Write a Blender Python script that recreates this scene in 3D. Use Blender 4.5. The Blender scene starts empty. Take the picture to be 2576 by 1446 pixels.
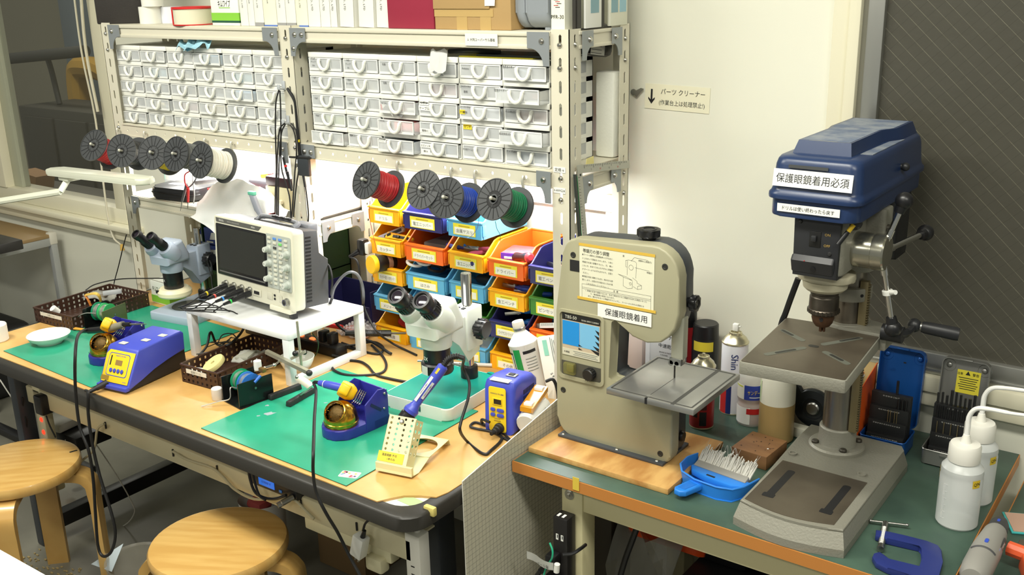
import bpy,bmesh,math,random
from mathutils import Matrix,Vector
random.seed(7)
SC = bpy.context.scene
COL = SC.collection
# ---------------------------------------------------------------- camera
EYE = Vector((0,0,1.731))
RX = Vector((0.80708,0.59001,-0.02257))      # image right
RD = Vector((0.15875,-0.25365,-0.95418))     # image down
RF = Vector((-0.56870,0.76651,-0.29838))     # view direction
FPX = 2520.0
cam = bpy.data.objects.new('camera',bpy.data.cameras.new('camera'))
COL.objects.link(cam)
SC.camera = cam
cam.data.sensor_fit = 'HORIZONTAL'
cam.data.sensor_width = 36
cam.data.lens = FPX / 2576 * 36
cam.data.clip_start = .05
cam.matrix_world = Matrix(((RX.x,-RD.x,-RF.x,EYE.x),(RX.y,-RD.y,-RF.y,EYE.y),(RX.z,-RD.z,-RF.z,EYE.z),(0,0,0,1)))
# ---------------------------------------------------------------- world, lights, exposure
w = bpy.data.worlds.new('world'); SC.world = w; w.use_nodes = True
w.node_tree.nodes['Background'].inputs[0].default_value = (.93,.95,.86,1)
w.node_tree.nodes['Background'].inputs[1].default_value = .22
def area(name,loc,sx,sy,power,col=(1,.98,.875),rot=(0,0,0)):
    l = bpy.data.lights.new(name,'AREA'); l.shape = 'RECTANGLE'; l.size = sx; l.size_y = sy
    l.energy = power; l.color = col
    o = bpy.data.objects.new(name,l); o.location = loc; o.rotation_euler = rot; COL.objects.link(o); return o
area('ceiling_light_tube',(-2.7,.55,2.75),1.25,.3,42)
area('ceiling_light_tube',(-.9,.75,2.75),1.25,.3,40)
area('ceiling_light_tube',(.9,.55,2.75),1.25,.3,30)
area('ceiling_light_tube',(-2.7,-1.3,2.75),1.25,.3,22)
area('ceiling_light_tube',(-.6,-1.3,2.75),1.25,.3,22)
area('shelf_light_tube',(-2.62,2.06,1.235),.75,.06,8,(1,1,.98))
area('shelf_light_tube',(-1.72,2.06,1.235),.75,.06,8,(1,1,.98))
area('next_room_fill_light',(-5.6,3.3,2.6),1.2,.3,16)  # added fill without a visible lamp, brightens the room behind the left window
SC.view_settings.view_transform = 'Standard'
SC.view_settings.look = 'None'
SC.view_settings.gamma = 1
SC.view_settings.use_curve_mapping = False
SC.view_settings.exposure = 0.22

# ---------------------------------------------------------------- helpers
def P(px,py,**k):
    """the point where the sight line through a photograph pixel meets the plane x=, y= or z="""
    d = RF + RX * ((px - 1288) / FPX) + RD * ((py - 723) / FPX)
    a,v = list(k.items())[0]; i = 'xyz'.index(a)
    return EYE + d * ((v - EYE[i]) / d[i])
def lin(c):
    c /= 255.0
    return c / 12.92 if c <= .04045 else ((c + .055) / 1.055) ** 2.4
MATS = {}
def mat(name,rgb,rough=.5,metal=0.,bump=0.,bscale=60.,var=0.,vscale=6.,rgb2=None,alpha=1.,trans=0.,emit=0.,spec=.5,coat=0.,stretch=None):
    if name in MATS: return MATS[name]
    m = bpy.data.materials.new(name); m.use_nodes = True; MATS[name] = m
    nt = m.node_tree; b = nt.nodes['Principled BSDF']; N = nt.nodes.new; L = nt.links.new
    c = tuple(lin(v) for v in rgb) + (1,)
    b.inputs['Base Color'].default_value = c
    b.inputs['Roughness'].default_value = rough; b.inputs['Metallic'].default_value = metal
    b.inputs['Alpha'].default_value = alpha; b.inputs['Transmission Weight'].default_value = trans
    b.inputs['Specular IOR Level'].default_value = spec; b.inputs['Coat Weight'].default_value = coat
    if emit:
        b.inputs['Emission Color'].default_value = c; b.inputs['Emission Strength'].default_value = emit
    if var or rgb2 or bump:
        tc = N('ShaderNodeTexCoord'); mp = N('ShaderNodeMapping'); L(tc.outputs['Object'],mp.inputs[0])
        if stretch: mp.inputs['Scale'].default_value = stretch
    if var or rgb2:
        n = N('ShaderNodeTexNoise'); n.inputs['Scale'].default_value = vscale; n.inputs['Detail'].default_value = 6
        L(mp.outputs[0],n.inputs['Vector'])
        r = N('ShaderNodeValToRGB'); L(n.outputs['Fac'],r.inputs[0])
        c2 = tuple(lin(v) for v in rgb2) + (1,) if rgb2 else tuple(x * (1 - var) for x in c[:3]) + (1,)
        r.color_ramp.elements[0].position = .38; r.color_ramp.elements[1].position = .62
        r.color_ramp.elements[0].color = c2; r.color_ramp.elements[1].color = c
        L(r.outputs[0],b.inputs['Base Color'])
    if bump:
        n = N('ShaderNodeTexNoise'); n.inputs['Scale'].default_value = bscale; n.inputs['Detail'].default_value = 3
        L(mp.outputs[0],n.inputs['Vector'])
        bp = N('ShaderNodeBump'); bp.inputs['Strength'].default_value = bump; bp.inputs['Distance'].default_value = .002
        L(n.outputs['Fac'],bp.inputs['Height']); L(bp.outputs[0],b.inputs['Normal'])
    return m
def clear(name,rgb,fac=.6,rough=.25,gloss=.08):
    """thin see-through plastic: fac of the light passes straight, the rest meets a milky surface"""
    if name in MATS: return MATS[name]
    m = bpy.data.materials.new(name); m.use_nodes = True; MATS[name] = m
    nt = m.node_tree; b = nt.nodes['Principled BSDF']; N = nt.nodes.new; L = nt.links.new
    b.inputs['Base Color'].default_value = tuple(lin(v) for v in rgb) + (1,); b.inputs['Roughness'].default_value = rough
    t = N('ShaderNodeBsdfTransparent'); mx = N('ShaderNodeMixShader'); mx.inputs[0].default_value = 1 - fac
    L(t.outputs[0],mx.inputs[1]); L(b.outputs[0],mx.inputs[2]); L(mx.outputs[0],nt.nodes['Material Output'].inputs[0])
    return m

I4 = Matrix.Identity(4)
def T(x=0,y=0,z=0): return Matrix.Translation((x,y,z))
def R(ax,deg): return Matrix.Rotation(math.radians(deg),4,ax)
def frame(o,x,y,z):
    return Matrix(((x[0],y[0],z[0],o[0]),(x[1],y[1],z[1],o[1]),(x[2],y[2],z[2],o[2]),(0,0,0,1)))
def FRONT(x,y,z): return frame((x,y,z),(1,0,0),(0,0,1),(0,-1,0))      # local z looks at -Y
def SIDE(x,y,z): return frame((x,y,z),(0,1,0),(0,0,1),(1,0,0))        # local z looks at +X
def AXIS(p,d):
    d = Vector(d).normalized(); q = Vector((0,0,1)).rotation_difference(d).to_matrix().to_4x4()
    return Matrix.Translation(p) @ q
def rrect(w,h,r,n=4,cx=0,cy=0):
    o = []
    for qx,qy,a in ((1,1,0),(-1,1,90),(-1,-1,180),(1,-1,270)):
        for i in range(n + 1):
            t = math.radians(a + 90 * i / n)
            o.append((cx + qx * (w / 2 - r) + r * math.cos(t),cy + qy * (h / 2 - r) + r * math.sin(t)))
    return o
def circ(r,n=24,cx=0,cy=0,a0=0,a1=360):
    full = a1 - a0 == 360; k = n if full else n + 1
    return [(cx + r * math.cos(math.radians(a0 + (a1 - a0) * i / n)),cy + r * math.sin(math.radians(a0 + (a1 - a0) * i / n))) for i in range(k)]
def smooth(pts,n=6):
    pts = [Vector(p) for p in pts]
    if len(pts) < 3: return pts
    q = [pts[0] * 2 - pts[1]] + pts + [pts[-1] * 2 - pts[-2]]; o = []
    for i in range(1,len(q) - 2):
        a,b,c,d = q[i - 1],q[i],q[i + 1],q[i + 2]
        for k in range(n):
            t = k / n
            o.append(.5 * ((2 * b) + (c - a) * t + (2 * a - 5 * b + 4 * c - d) * t * t + (3 * b - a - 3 * c + d) * t ** 3))
    o.append(pts[-1]); return o
TXT = {}
def text_mesh(s):
    if s not in TXT:
        cu = bpy.data.curves.new('t','FONT'); cu.body = s; cu.size = 1; cu.align_x = 'CENTER'; cu.align_y = 'CENTER'; cu.resolution_u = 2
        o = bpy.data.objects.new('t',cu); COL.objects.link(o)
        dg = bpy.context.evaluated_depsgraph_get(); me = o.evaluated_get(dg).to_mesh()
        vs = [v.co.copy() for v in me.vertices]; fs = [tuple(p.vertices) for p in me.polygons]
        o.evaluated_get(dg).to_mesh_clear(); bpy.data.objects.remove(o); bpy.data.curves.remove(cu)
        if vs:
            x0 = min(v.x for v in vs); x1 = max(v.x for v in vs); y0 = min(v.y for v in vs); y1 = max(v.y for v in vs)
            vs = [Vector((v.x - (x0 + x1) / 2,v.y - (y0 + y1) / 2,0)) for v in vs]; wh = (x1 - x0,y1 - y0)
        else: wh = (1,1)
        TXT[s] = (vs,fs,wh)
    return TXT[s]
class MB:
    def __init__(s): s.v = []; s.f = []; s.m = []; s.mats = []; s.X = I4
    def add(s,vs,fs,m,M=None):
        if m not in s.mats: s.mats.append(m)
        k = s.mats.index(m); n = len(s.v); M = s.X @ M if M is not None else s.X
        flip = M.to_3x3().determinant() < 0
        s.v += [M @ Vector(v) for v in vs]
        s.f += [tuple(n + i for i in (reversed(f) if flip else f)) for f in fs]; s.m += [k] * len(fs); return s
    def bm(s,b,m,M=None):
        b.verts.index_update()
        s.add([v.co for v in b.verts],[[v.index for v in f.verts] for f in b.faces],m,M); b.free(); return s
    def box(s,c,d,m,bev=0.,M=None,seg=2):
        b = bmesh.new(); bmesh.ops.create_cube(b,size=1)
        for v in b.verts: v.co = Vector((v.co.x * d[0],v.co.y * d[1],v.co.z * d[2]))
        if bev: bmesh.ops.bevel(b,geom=b.edges[:],offset=bev,segments=seg,profile=.5,affect='EDGES',clamp_overlap=True)
        return s.bm(b,m,(M if M is not None else I4) @ T(*c))
    def span(s,a,b,m,bev=0.,M=None,seg=2):
        return s.box([(p + q) / 2 for p,q in zip(a,b)],[abs(q - p) for p,q in zip(a,b)],m,bev,M,seg)
    def prism(s,poly,h0,h1,m,M=None,bev=0.,seg=2,top=None):
        n = len(poly); t = top or poly
        if sum(poly[i][0] * poly[(i + 1) % n][1] - poly[(i + 1) % n][0] * poly[i][1] for i in range(n)) < 0:
            poly = poly[::-1]; t = t[::-1]
        vs = [(x,y,h0) for x,y in poly] + [(x,y,h1) for x,y in t]
        fs = [tuple(range(n))[::-1],tuple(range(n,2 * n))] + [(i,(i + 1) % n,n + (i + 1) % n,n + i) for i in range(n)]
        if not bev: return s.add(vs,fs,m,M)
        b = bmesh.new(); bv = [b.verts.new(v) for v in vs]
        for f in fs: b.faces.new([bv[i] for i in f])
        b.faces.ensure_lookup_table(); es = set(b.faces[0].edges) | set(b.faces[1].edges)
        bmesh.ops.bevel(b,geom=list(es),offset=bev,segments=seg,profile=.5,affect='EDGES',clamp_overlap=True)
        return s.bm(b,m,M)
    def lathe(s,prof,m,M=None,n=28):
        vs = []; fs = []; rows = []
        for r,z in prof:
            if r < 1e-6: rows.append([len(vs)]); vs.append((0,0,z))
            else:
                rows.append(list(range(len(vs),len(vs) + n)))
                vs += [(r * math.cos(2 * math.pi * i / n),r * math.sin(2 * math.pi * i / n),z) for i in range(n)]
        for a,b in zip(rows,rows[1:]):
            for i in range(n):
                j = (i + 1) % n
                if len(a) == 1 and len(b) == 1: continue
                if len(a) == 1: fs.append((a[0],b[j],b[i]))
                elif len(b) == 1: fs.append((a[i],a[j],b[0]))
                else: fs.append((a[i],a[j],b[j],b[i]))
        return s.add(vs,fs,m,M)
    def cyl(s,p,q,r,m,r2=None,n=20):
        p = Vector(p); q = Vector(q); h = (q - p).length; r2 = r if r2 is None else r2
        return s.lathe([(0,0),(r,0),(r2,h),(0,h)],m,AXIS(p,q - p),n)
    def ball(s,c,r,m,M=None,n=16,k=10,sc=(1,1,1)):
        pr = [(r * math.sin(math.pi * i / k),-r * math.cos(math.pi * i / k)) for i in range(k + 1)]; pr[0] = (0,-r); pr[-1] = (0,r)
        return s.lathe(pr,m,(M if M is not None else I4) @ T(*c) @ Matrix.Diagonal((*sc,1)),n)
    def tube(s,pts,r,m,n=8,k=6,flat=1.,M=None):
        pts = smooth(pts,k) if k else [Vector(p) for p in pts]
        up = None; vs = []; fs = []; L = len(pts)
        for i,p in enumerate(pts):
            d = (pts[min(i + 1,L - 1)] - pts[max(i - 1,0)])
            d = d.normalized() if d.length > 1e-9 else Vector((0,0,1))
            if up is None: up = d.orthogonal().normalized()
            up = (up - d * up.dot(d)); up = up.normalized() if up.length > 1e-6 else d.orthogonal().normalized()
            sd = d.cross(up); rr = r[i * (len(r) - 1) // max(L - 1,1)] if isinstance(r,(list,tuple)) else r
            for j in range(n):
                a = 2 * math.pi * j / n; vs.append(p + up * (math.cos(a) * rr) + sd * (math.sin(a) * rr * flat))
        for i in range(L - 1):
            for j in range(n): fs.append((i * n + j,i * n + (j + 1) % n,(i + 1) * n + (j + 1) % n,(i + 1) * n + j))
        fs += [tuple(range(n))[::-1],tuple(range((L - 1) * n,L * n))]
        return s.add(vs,fs,m,M)
    def perf(s,nx,ny,pw,ph,hw,hh,t,m,M=None,rnd=True,x0=0.,y0=0.):
        """a sheet of nx by ny cells, each with one real hole, from (x0,y0), thickness t below local z=0"""
        def ring(a,b,cx,cy,r):
            if r:
                k = min(a,b)
                if a == b: return [(cx + a * math.cos(i * math.pi / 4),cy + a * math.sin(i * math.pi / 4)) for i in range(8)]
                if b > a: q = [(a,0),(a,b - a),(0,b),(-a,b - a),(-a,0),(-a,a - b),(0,-b),(a,a - b)]
                else: q = [(a,0),(a - b,b),(0,b),(b - a,b),(-a,0),(b - a,-b),(0,-b),(a - b,-b)]
            else: q = [(a,0),(a,b),(0,b),(-a,b),(-a,0),(-a,-b),(0,-b),(a,-b)]
            return [(cx + x,cy + y) for x,y in q]
        vs = []; fs = []
        for i in range(nx):
            for j in range(ny):
                cx = x0 + pw * (i + .5); cy = y0 + ph * (j + .5)
                o = ring(pw / 2,ph / 2,cx,cy,False); h = ring(hw / 2,hh / 2,cx,cy,rnd); n = len(vs)
                vs += [(x,y,0) for x,y in o] + [(x,y,0) for x,y in h] + [(x,y,-t) for x,y in o] + [(x,y,-t) for x,y in h]
                for k in range(8):
                    l = (k + 1) % 8
                    fs += [(n + k,n + l,n + 8 + l,n + 8 + k),(n + 16 + l,n + 16 + k,n + 24 + k,n + 24 + l),(n + 8 + k,n + 8 + l,n + 24 + l,n + 24 + k)]
                    e = {0: i == nx - 1,7: i == nx - 1,1: j == ny - 1,2: j == ny - 1,3: i == 0,4: i == 0,5: j == 0,6: j == 0}[k]
                    if e: fs.append((n + l,n + k,n + 16 + k,n + 16 + l))
        return s.add(vs,fs,m,M)
    def sheet(s,pts,m,M=None,thick=0.):
        """grid of points [row][col] as a surface, optionally given thickness along -z"""
        nr = len(pts); nc = len(pts[0]); vs = [p for r in pts for p in r]
        fs = [(i * nc + j,i * nc + j + 1,(i + 1) * nc + j + 1,(i + 1) * nc + j) for i in range(nr - 1) for j in range(nc - 1)]
        if thick:
            n = len(vs); vs = vs + [(p[0],p[1],p[2] - thick) for p in vs]; fs = fs + [tuple(n + i for i in f[::-1]) for f in fs]
            bd = [(0,j) for j in range(nc)] + [(i,nc - 1) for i in range(1,nr)] + [(nr - 1,j) for j in range(nc - 2,-1,-1)] + [(i,0) for i in range(nr - 2,0,-1)]
            bd = [i * nc + j for i,j in bd]
            fs = fs + [(bd[k + 1 - len(bd)],bd[k],n + bd[k],n + bd[k + 1 - len(bd)]) for k in range(len(bd))]
        return s.add(vs,fs,m,M)
    def text(s,body,size,m,M,fit=None,up=.0004):
        vs,fs,(w,h) = text_mesh(body)
        k = size
        sx = k
        if fit and w * k > fit: sx = fit / w
        return s.add(vs,fs,m,M @ T(0,0,up) @ Matrix.Diagonal((sx,k,1,1)))
    def build(s,name,parent=None,ang=32,loc=None,rotz=None):
        me = bpy.data.meshes.new(name); me.from_pydata([tuple(v) for v in s.v],[],s.f)
        for m in s.mats: me.materials.append(m)
        me.polygons.foreach_set('material_index',s.m); me.update()
        me.shade_smooth(); me.set_sharp_from_angle(angle=math.radians(ang))
        o = bpy.data.objects.new(name,me); COL.objects.link(o)
        if parent: o.parent = parent
        if loc is not None: o.location = loc
        if rotz is not None: o.rotation_euler = (0,0,math.radians(rotz))
        return o
def tag(o,label,cat,group=None,kind=None):
    if label: o['label'] = label
    if cat: o['category'] = cat
    if group: o['group'] = group
    if kind: o['kind'] = kind
    return o
def thing(name,label,cat,loc=(0,0,0),rotz=0,group=None,rot=None):
    o = bpy.data.objects.new(name,None); COL.objects.link(o); o.location = loc; o.empty_display_size = .05
    o.rotation_euler = [math.radians(a) for a in rot] if rot else (0,0,math.radians(rotz))
    return tag(o,label,cat,group)
def struct(mb,name,label=None,parent=None):
    o = mb.build(name,parent); o['kind'] = 'structure'
    if label: o['label'] = label
    return o
def copy_thing(root,loc,rot=None,label=None,group=None):
    c = root.copy(); COL.objects.link(c); c.location = loc
    if rot: c.rotation_euler = [math.radians(a) for a in rot]
    if label: c['label'] = label
    if group: c['group'] = group
    for ch in list(root.children):
        d = ch.copy(); COL.objects.link(d); d.parent = c
        for g in list(ch.children):
            e = g.copy(); COL.objects.link(e); e.parent = d
    return c
def paper(mb,M,w,h,lines,pm,tm,t=.0006):
    """a paper label: w by h sheet on plane M with lines of (text, size, x, y[, fit])"""
    mb.box((0,0,t / 2),(w,h,t),pm,M=M)
    for l in lines: mb.text(l[0],l[1],tm,M @ T(l[2],l[3],t),fit=l[4] if len(l) > 4 else None)

WHITE = mat('white_paper',(238,238,232),.6)
INK = mat('black_ink',(22,22,24),.6)
REDINK = mat('red_ink',(200,40,40),.6)
BLACK = mat('black_plastic',(26,26,28),.35)
RUBBER = mat('black_rubber',(24,24,25),.55)
CHROME = mat('polished_chrome',(215,215,212),.12,1)
STEEL = mat('brushed_steel',(168,168,164),.32,1)
BOLT = mat('zinc_bolt',(190,188,180),.3,1)
WPLAS = mat('white_plastic',(232,232,226),.35)
CREAM = mat('cream_plastic',(222,216,186),.4)
YEL = mat('yellow_plastic',(240,190,20),.4)
BLUE = mat('tool_blue_plastic',(58,70,175),.35)
RED = mat('red_plastic',(205,40,40),.4)
GREEN = mat('green_plastic',(30,150,90),.4)
# ================================================================ the room
WALL = mat('wall_paint',(230,229,213),.75,bump=.03,bscale=14)
FLOORM = mat('floor_vinyl',(126,124,112),.45,rgb2=(104,102,92),vscale=3,bump=.05,bscale=80)
FRAMEW = mat('window_frame_paint',(226,221,196),.45)
ALU = mat('aluminium',(172,172,166),.35,.8)
YW = 2.26
def wired_glass():
    m = mat('wired_glass_dark',(74,72,63),.34,bump=.6,bscale=26); nt = m.node_tree; N = nt.nodes.new; L = nt.links.new
    b = nt.nodes['Principled BSDF']; tc = N('ShaderNodeTexCoord'); sp = N('ShaderNodeSeparateXYZ'); L(tc.outputs['Object'],sp.inputs[0])
    def line(sgn,p,wdt):
        a = N('ShaderNodeMath'); a.operation = 'MULTIPLY_ADD'; a.inputs[1].default_value = sgn; L(sp.outputs['X'],a.inputs[0]); L(sp.outputs['Z'],a.inputs[2])
        c = N('ShaderNodeMath'); c.operation = 'PINGPONG'; c.inputs[1].default_value = p / 2; L(a.outputs[0],c.inputs[0])
        e = N('ShaderNodeMath'); e.operation = 'LESS_THAN'; e.inputs[1].default_value = wdt; L(c.outputs[0],e.inputs[0]); return e
    l1 = line(.95,.0335,.0005); l2 = line(-.95,.0335,.0005)
    n = N('ShaderNodeTexNoise'); n.inputs['Scale'].default_value = 40; L(tc.outputs['Object'],n.inputs['Vector'])
    mu = N('ShaderNodeMath'); mu.operation = 'MULTIPLY'; L(l1.outputs[0],mu.inputs[0]); L(n.outputs['Fac'],mu.inputs[1])
    x1 = N('ShaderNodeMix'); x1.data_type = 'RGBA'; L(mu.outputs[0],x1.inputs[0])
    x1.inputs[6].default_value = tuple(lin(v) for v in (76,74,65)) + (1,); x1.inputs[7].default_value = tuple(lin(v) for v in (150,146,126)) + (1,)
    x2 = N('ShaderNodeMix'); x2.data_type = 'RGBA'; h = N('ShaderNodeMath'); h.operation = 'MULTIPLY'; h.inputs[1].default_value = .35; L(l2.outputs[0],h.inputs[0]); L(h.outputs[0],x2.inputs[0])
    L(x1.outputs[2],x2.inputs[6]); x2.inputs[7].default_value = tuple(lin(v) for v in (40,39,34)) + (1,)
    L(x2.outputs[2],b.inputs['Base Color']); return m
m = MB(); m.span((-6,-2.4,-.05),(2.4,YW + .1,0),FLOORM); struct(m,'floor')
m = MB(); m.span((-6,-2.4,2.8),(2.4,YW + .1,2.86),WALL); struct(m,'ceiling')
m = MB()
m.span((-6,YW,0),(-3.6,YW + .1,.80),WALL); m.span((-6,YW,.8),(-4.64,YW + .1,2.8),WALL)
m.span((-3.6,YW,0),(-.72,YW + .1,2.8),WALL); m.span((-.72,YW,0),(2.4,YW + .1,.80),WALL)
m.span((-4.64,YW,2.2),(-3.6,YW + .1,2.8),WALL); m.span((-.72,YW,2.2),(2.4,YW + .1,2.8),WALL); m.span((1.4,YW,.8),(2.4,YW + .1,2.2),WALL)
struct(m,'wall_back')
# left window: painted frame, sill, clear pane
m = MB()
m.span((-4.66,YW - .02,.86),(-4.50,YW + .09,2.2),FRAMEW,.004); m.span((-3.66,YW - .012,.86),(-3.59,YW + .09,2.2),FRAMEW,.004)
m.span((-4.66,YW - .012,2.12),(-3.59,YW + .09,2.2),FRAMEW,.004); m.span((-4.66,YW - .012,.80),(-3.59,YW + .09,.862),FRAMEW,.004)
w1 = struct(m,'window_1')
m = MB(); m.span((-4.50,YW + .02,.862),(-4.43,YW + .06,2.12),mat('glass_edge_strip',(176,178,156),.3),.002); m.build('glazing_bead',w1)
m = MB(); m.span((-4.43,YW + .035,.86),(-3.66,YW + .041,2.12),clear('window_glass',(120,118,104),.86,.2)); m.build('pane',w1)
m = MB(); m.span((-4.9,YW - .05,.775),(-3.5,YW + .01,.80),FRAMEW,.006); m.span((-4.9,YW - .03,.735),(-3.5,YW + .01,.775),FRAMEW,.006); m.build('sill',w1)
# the dim room behind the left window
DIM = mat('next_room_wall',(165,160,140),.8)
m = MB(); m.span((-12,4.6,0),(-2.6,4.7,2.8),DIM); struct(m,'wall_next_room')
m = MB(); m.span((-12,YW + .12,-.05),(-2.6,4.6,0),FLOORM); struct(m,'floor_next_room')
a = P(45,265,y=3.4)
m = MB(); m.span((a.x,3.4,0),(-4.4,3.8,a.z),mat('next_room_cabinet',(70,68,60),.6),.01)
for i in range(5): m.span((a.x + .06 + i * .38,3.385,.1),(a.x + .4 + i * .38,3.4,a.z - .06),mat('next_room_door',(62,60,53),.6),.004)
tag(m.build('storage_cabinet'),'dark grey low cabinet in the next room seen through the left window','cabinet')
m = MB(); p0 = P(175,60,y=4.2); m.span((p0.x - .12,4.2,0),(p0.x + .16,4.4,2.8),mat('next_room_column',(120,132,140),.7),.01); struct(m,'wall_next_room_pillar')
m = MB(); b0 = P(190,175,y=3.9); b1 = P(250,300,y=3.9)
m.tube([(b0.x,3.9,b1.z - .3),(b0.x,3.9,b0.z - .1),((b0.x + b1.x) / 2,3.9,b0.z + .02),(b1.x + .25,3.9,b0.z - .08),(b1.x + .25,3.9,b1.z - .3)],.075,mat('next_room_yellow',(190,150,60),.6),10)
tag(m.build('yellow_hose_loop'),'blurred yellow arch shape in the next room beyond the left window','hose')
m = MB(); c0 = P(-20,152,y=3.5); c1 = P(215,128,y=3.5); m.cyl(c0,c1,.035,mat('pipe_dark',(58,58,54),.5)); m.tube([P(118,142,y=3.5),P(130,180,y=3.52),P(150,262,y=3.5)],.018,MATS['pipe_dark'])
tag(m.build('ceiling_pipe'),'dark horizontal pipe in the next room beyond the left window','pipe')
m = MB(); q = P(92,447,y=2.6); m.prism([(-.07,0),(.06,0),(.09,.07),(-.09,.085)],-.05,.05,mat('brown_paper',(170,130,85),.7),FRONT(q.x,2.6,q.z - .05))
tag(m.build('paper_bag'),'small crumpled brown paper bag behind the left window glass','bag')
m = MB(); m.span((q.x - .4,2.42,.3),(q.x + .6,2.75,q.z - .05),mat('next_room_shelf',(92,90,80),.6),.004)
tag(m.build('low_shelf'),'grey low shelf just beyond the left window glass','shelf')
def blind_cord(pts,r,label):
    mm = MB(); mm.tube([P(x,y,y=2.215) for x,y in pts],r,mat('blind_cord',(214,208,186),.6),6,4)
    tag(mm.build('blind_string'),label,'cord','blind cords at the left window')
blind_cord([(180,-60),(205,130),(240,300),(265,500),(282,590),(305,617)],.004,'thin pale blind cord hanging lowest at the left window to a yellow tassel')
blind_cord([(200,-60),(215,120),(246,281)],.006,'thicker pale blind wand ending halfway down the left window')
m = MB(); pt = P(307,622,y=2.215); m.lathe([(0,.014),(.006,.012),(.009,-.012),(0,-.014)],mat('tassel_yellow',(222,180,90),.5),T(*pt)); tag(m.build('blind_tassel'),'small yellow cone weight at the end of the low blind cord','tassel')
# right window: painted mullion, aluminium stile and rail, wired glass, sill bands
m = MB()
m.span((-.775,YW - .012,.80),(-.738,YW + .05,2.2),FRAMEW,.003); m.span((-.738,YW - .02,.80),(-.712,YW + .05,2.2),FRAMEW,.003)
m.span((-.712,YW - .004,.80),(-.70,YW + .05,2.2),mat('frame_gap',(120,118,104),.5)); m.span((-.775,YW - .012,2.14),(1.45,YW + .05,2.2),FRAMEW,.003)
w2 = struct(m,'window_2')
m = MB(); m.span((-.70,YW - .012,.85),(-.664,YW + .03,2.14),ALU,.003); m.span((-.664,YW - .012,.848),(1.4,YW + .03,.897),ALU,.003); m.span((-.664,YW - .018,.848),(1.4,YW + .0,.862),ALU,.003); m.build('sash',w2)
m = MB(); m.span((-.664,YW + .004,.897),(1.4,YW + .012,2.14),wired_glass()); m.build('pane',w2)
m = MB(); m.span((-.78,YW - .035,.81),(1.4,YW + .01,.848),FRAMEW,.004); m.span((-.78,YW - .028,.775),(1.4,YW + .01,.808),FRAMEW,.004); m.build('sill',w2)
# handwritten paper strip on the wall
m = MB(); a = P(1703,247,y=YW); M = FRONT(a.x,YW - .001,a.z) @ R('Z',-1.5)
paper(m,M,.178,.062,[('パーツ クリーナー',.0165,.016,.014,.12),('(作業台上は処理禁止!)',.0145,.014,-.014,.125)],mat('cream_paper',(236,232,205),.6),INK)
m.prism([(-.0025,.018),(.0025,.018),(.0025,-.008),(.009,-.002),(.009,-.007),(0,-.019),(-.009,-.007),(-.009,-.002),(-.0025,-.008)],.0006,.001,INK,M @ T(-.07,0,0))
tag(m.build('paper_sign'),'handwritten paper sign with a down arrow taped to the white wall','sign')
m = MB(); a = P(1605,232,y=YW)
m.prism(circ(.008,14),0,.003,ALU,FRONT(a.x - .012,YW,a.z)); m.prism([(-.012,0),(.012,.012),(.02,.01),(0,-.012)],.003,.006,ALU,FRONT(a.x,YW - .002,a.z))
tag(m.build('wall_hook'),'small metal picture hook on the white wall beside the shelf post','hook')
# ================================================================ desk with stools
WOOD = mat('plywood_top',(214,172,106),.38,rgb2=(200,155,88),vscale=9,bump=.05,bscale=120)
TRIM = mat('desk_edge_black',(44,42,38),.45,bump=.1,bscale=200)
DTOP = mat('desk_top_grey',(205,208,202),.4)
SLATE = mat('desk_leg_slate',(58,63,70),.4)
BEAM = mat('desk_beam_cream',(196,188,156),.5)
DX0,DX1,DY0,DY1,DZ = -3.04,-1.229,1.296,2.2,.70
desk = thing('workbench_desk','long workbench with plywood top and black edge carrying the soldering tools','desk',((DX0 + DX1) / 2,(DY0 + DY1) / 2,0))
C0 = Vector(desk.location)
def at0(mb): mb.X = T(-C0.x,-C0.y,-C0.z); return mb
m = at0(MB()); pl = rrect(DX1 - DX0,DY1 - DY0,.055,6,C0.x,C0.y)
m.prism(pl,DZ - .034,DZ - .0055,DTOP,bev=.002); m.build('tabletop',desk)
m = at0(MB()); pts = [(DX0,DY1 - .05)] + [(x,y) for x,y in pl if y < C0.y]
def offs(d): return [(C0.x + (x - C0.x) * (1 + d / .9),C0.y + (y - C0.y) * (1 + d / .45)) for x,y in pl]
oi,oo = pl,offs(.012); n = len(pl)
rings = [[(x,y,DZ - .036) for x,y in oi],[(x,y,DZ - .036) for x,y in oo],[(x,y,DZ - .007) for x,y in offs(.012)],[(x,y,DZ - .002) for x,y in offs(.007)],[(x,y,DZ - .0025) for x,y in offs(-.022)]]
m.add([p for r in rings for p in r],[(a * n + i,a * n + (i + 1) % n,(a + 1) * n + (i + 1) % n,(a + 1) * n + i) for a in range(4) for i in range(n)],TRIM); m.build('edge_band',desk,50)
m = at0(MB()); e = [tuple(P(x,y,z=DZ)[:2]) for x,y in ((945,1263),(985,1252),(1015,1246),(1060,1246),(1098,1250))]
m.prism([(DX0 + .01,DY1 - .01),(DX0 + .01,1.308)] + [(e[0][0],1.308)] + e[1:] + [(-1.232,e[-1][1] + .03),(-1.232,DY1 - .01)],DZ - .0054,DZ,WOOD); m.build('plywood_sheet',desk)
m = at0(MB()); m.span((DX0 + .13,1.40,.505),(DX1 - .1,1.43,.560),BEAM,.004); m.span((DX0 + .13,1.43,.556),(DX1 - .1,1.48,.560),BEAM)
m.span((DX0 + .1,2.05,.5),(DX1 - .1,2.08,.63),BEAM,.004); m.build('rail',desk)
m = at0(MB()); m.span((-1.42,1.50,.02),(-1.335,1.56,.664),SLATE,.008); m.span((-1.41,1.36,0),(-1.345,2.15,.045),SLATE,.01); m.span((-1.41,1.34,.63),(-1.345,2.15,.664),SLATE,.005); m.build('leg',desk)
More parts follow.
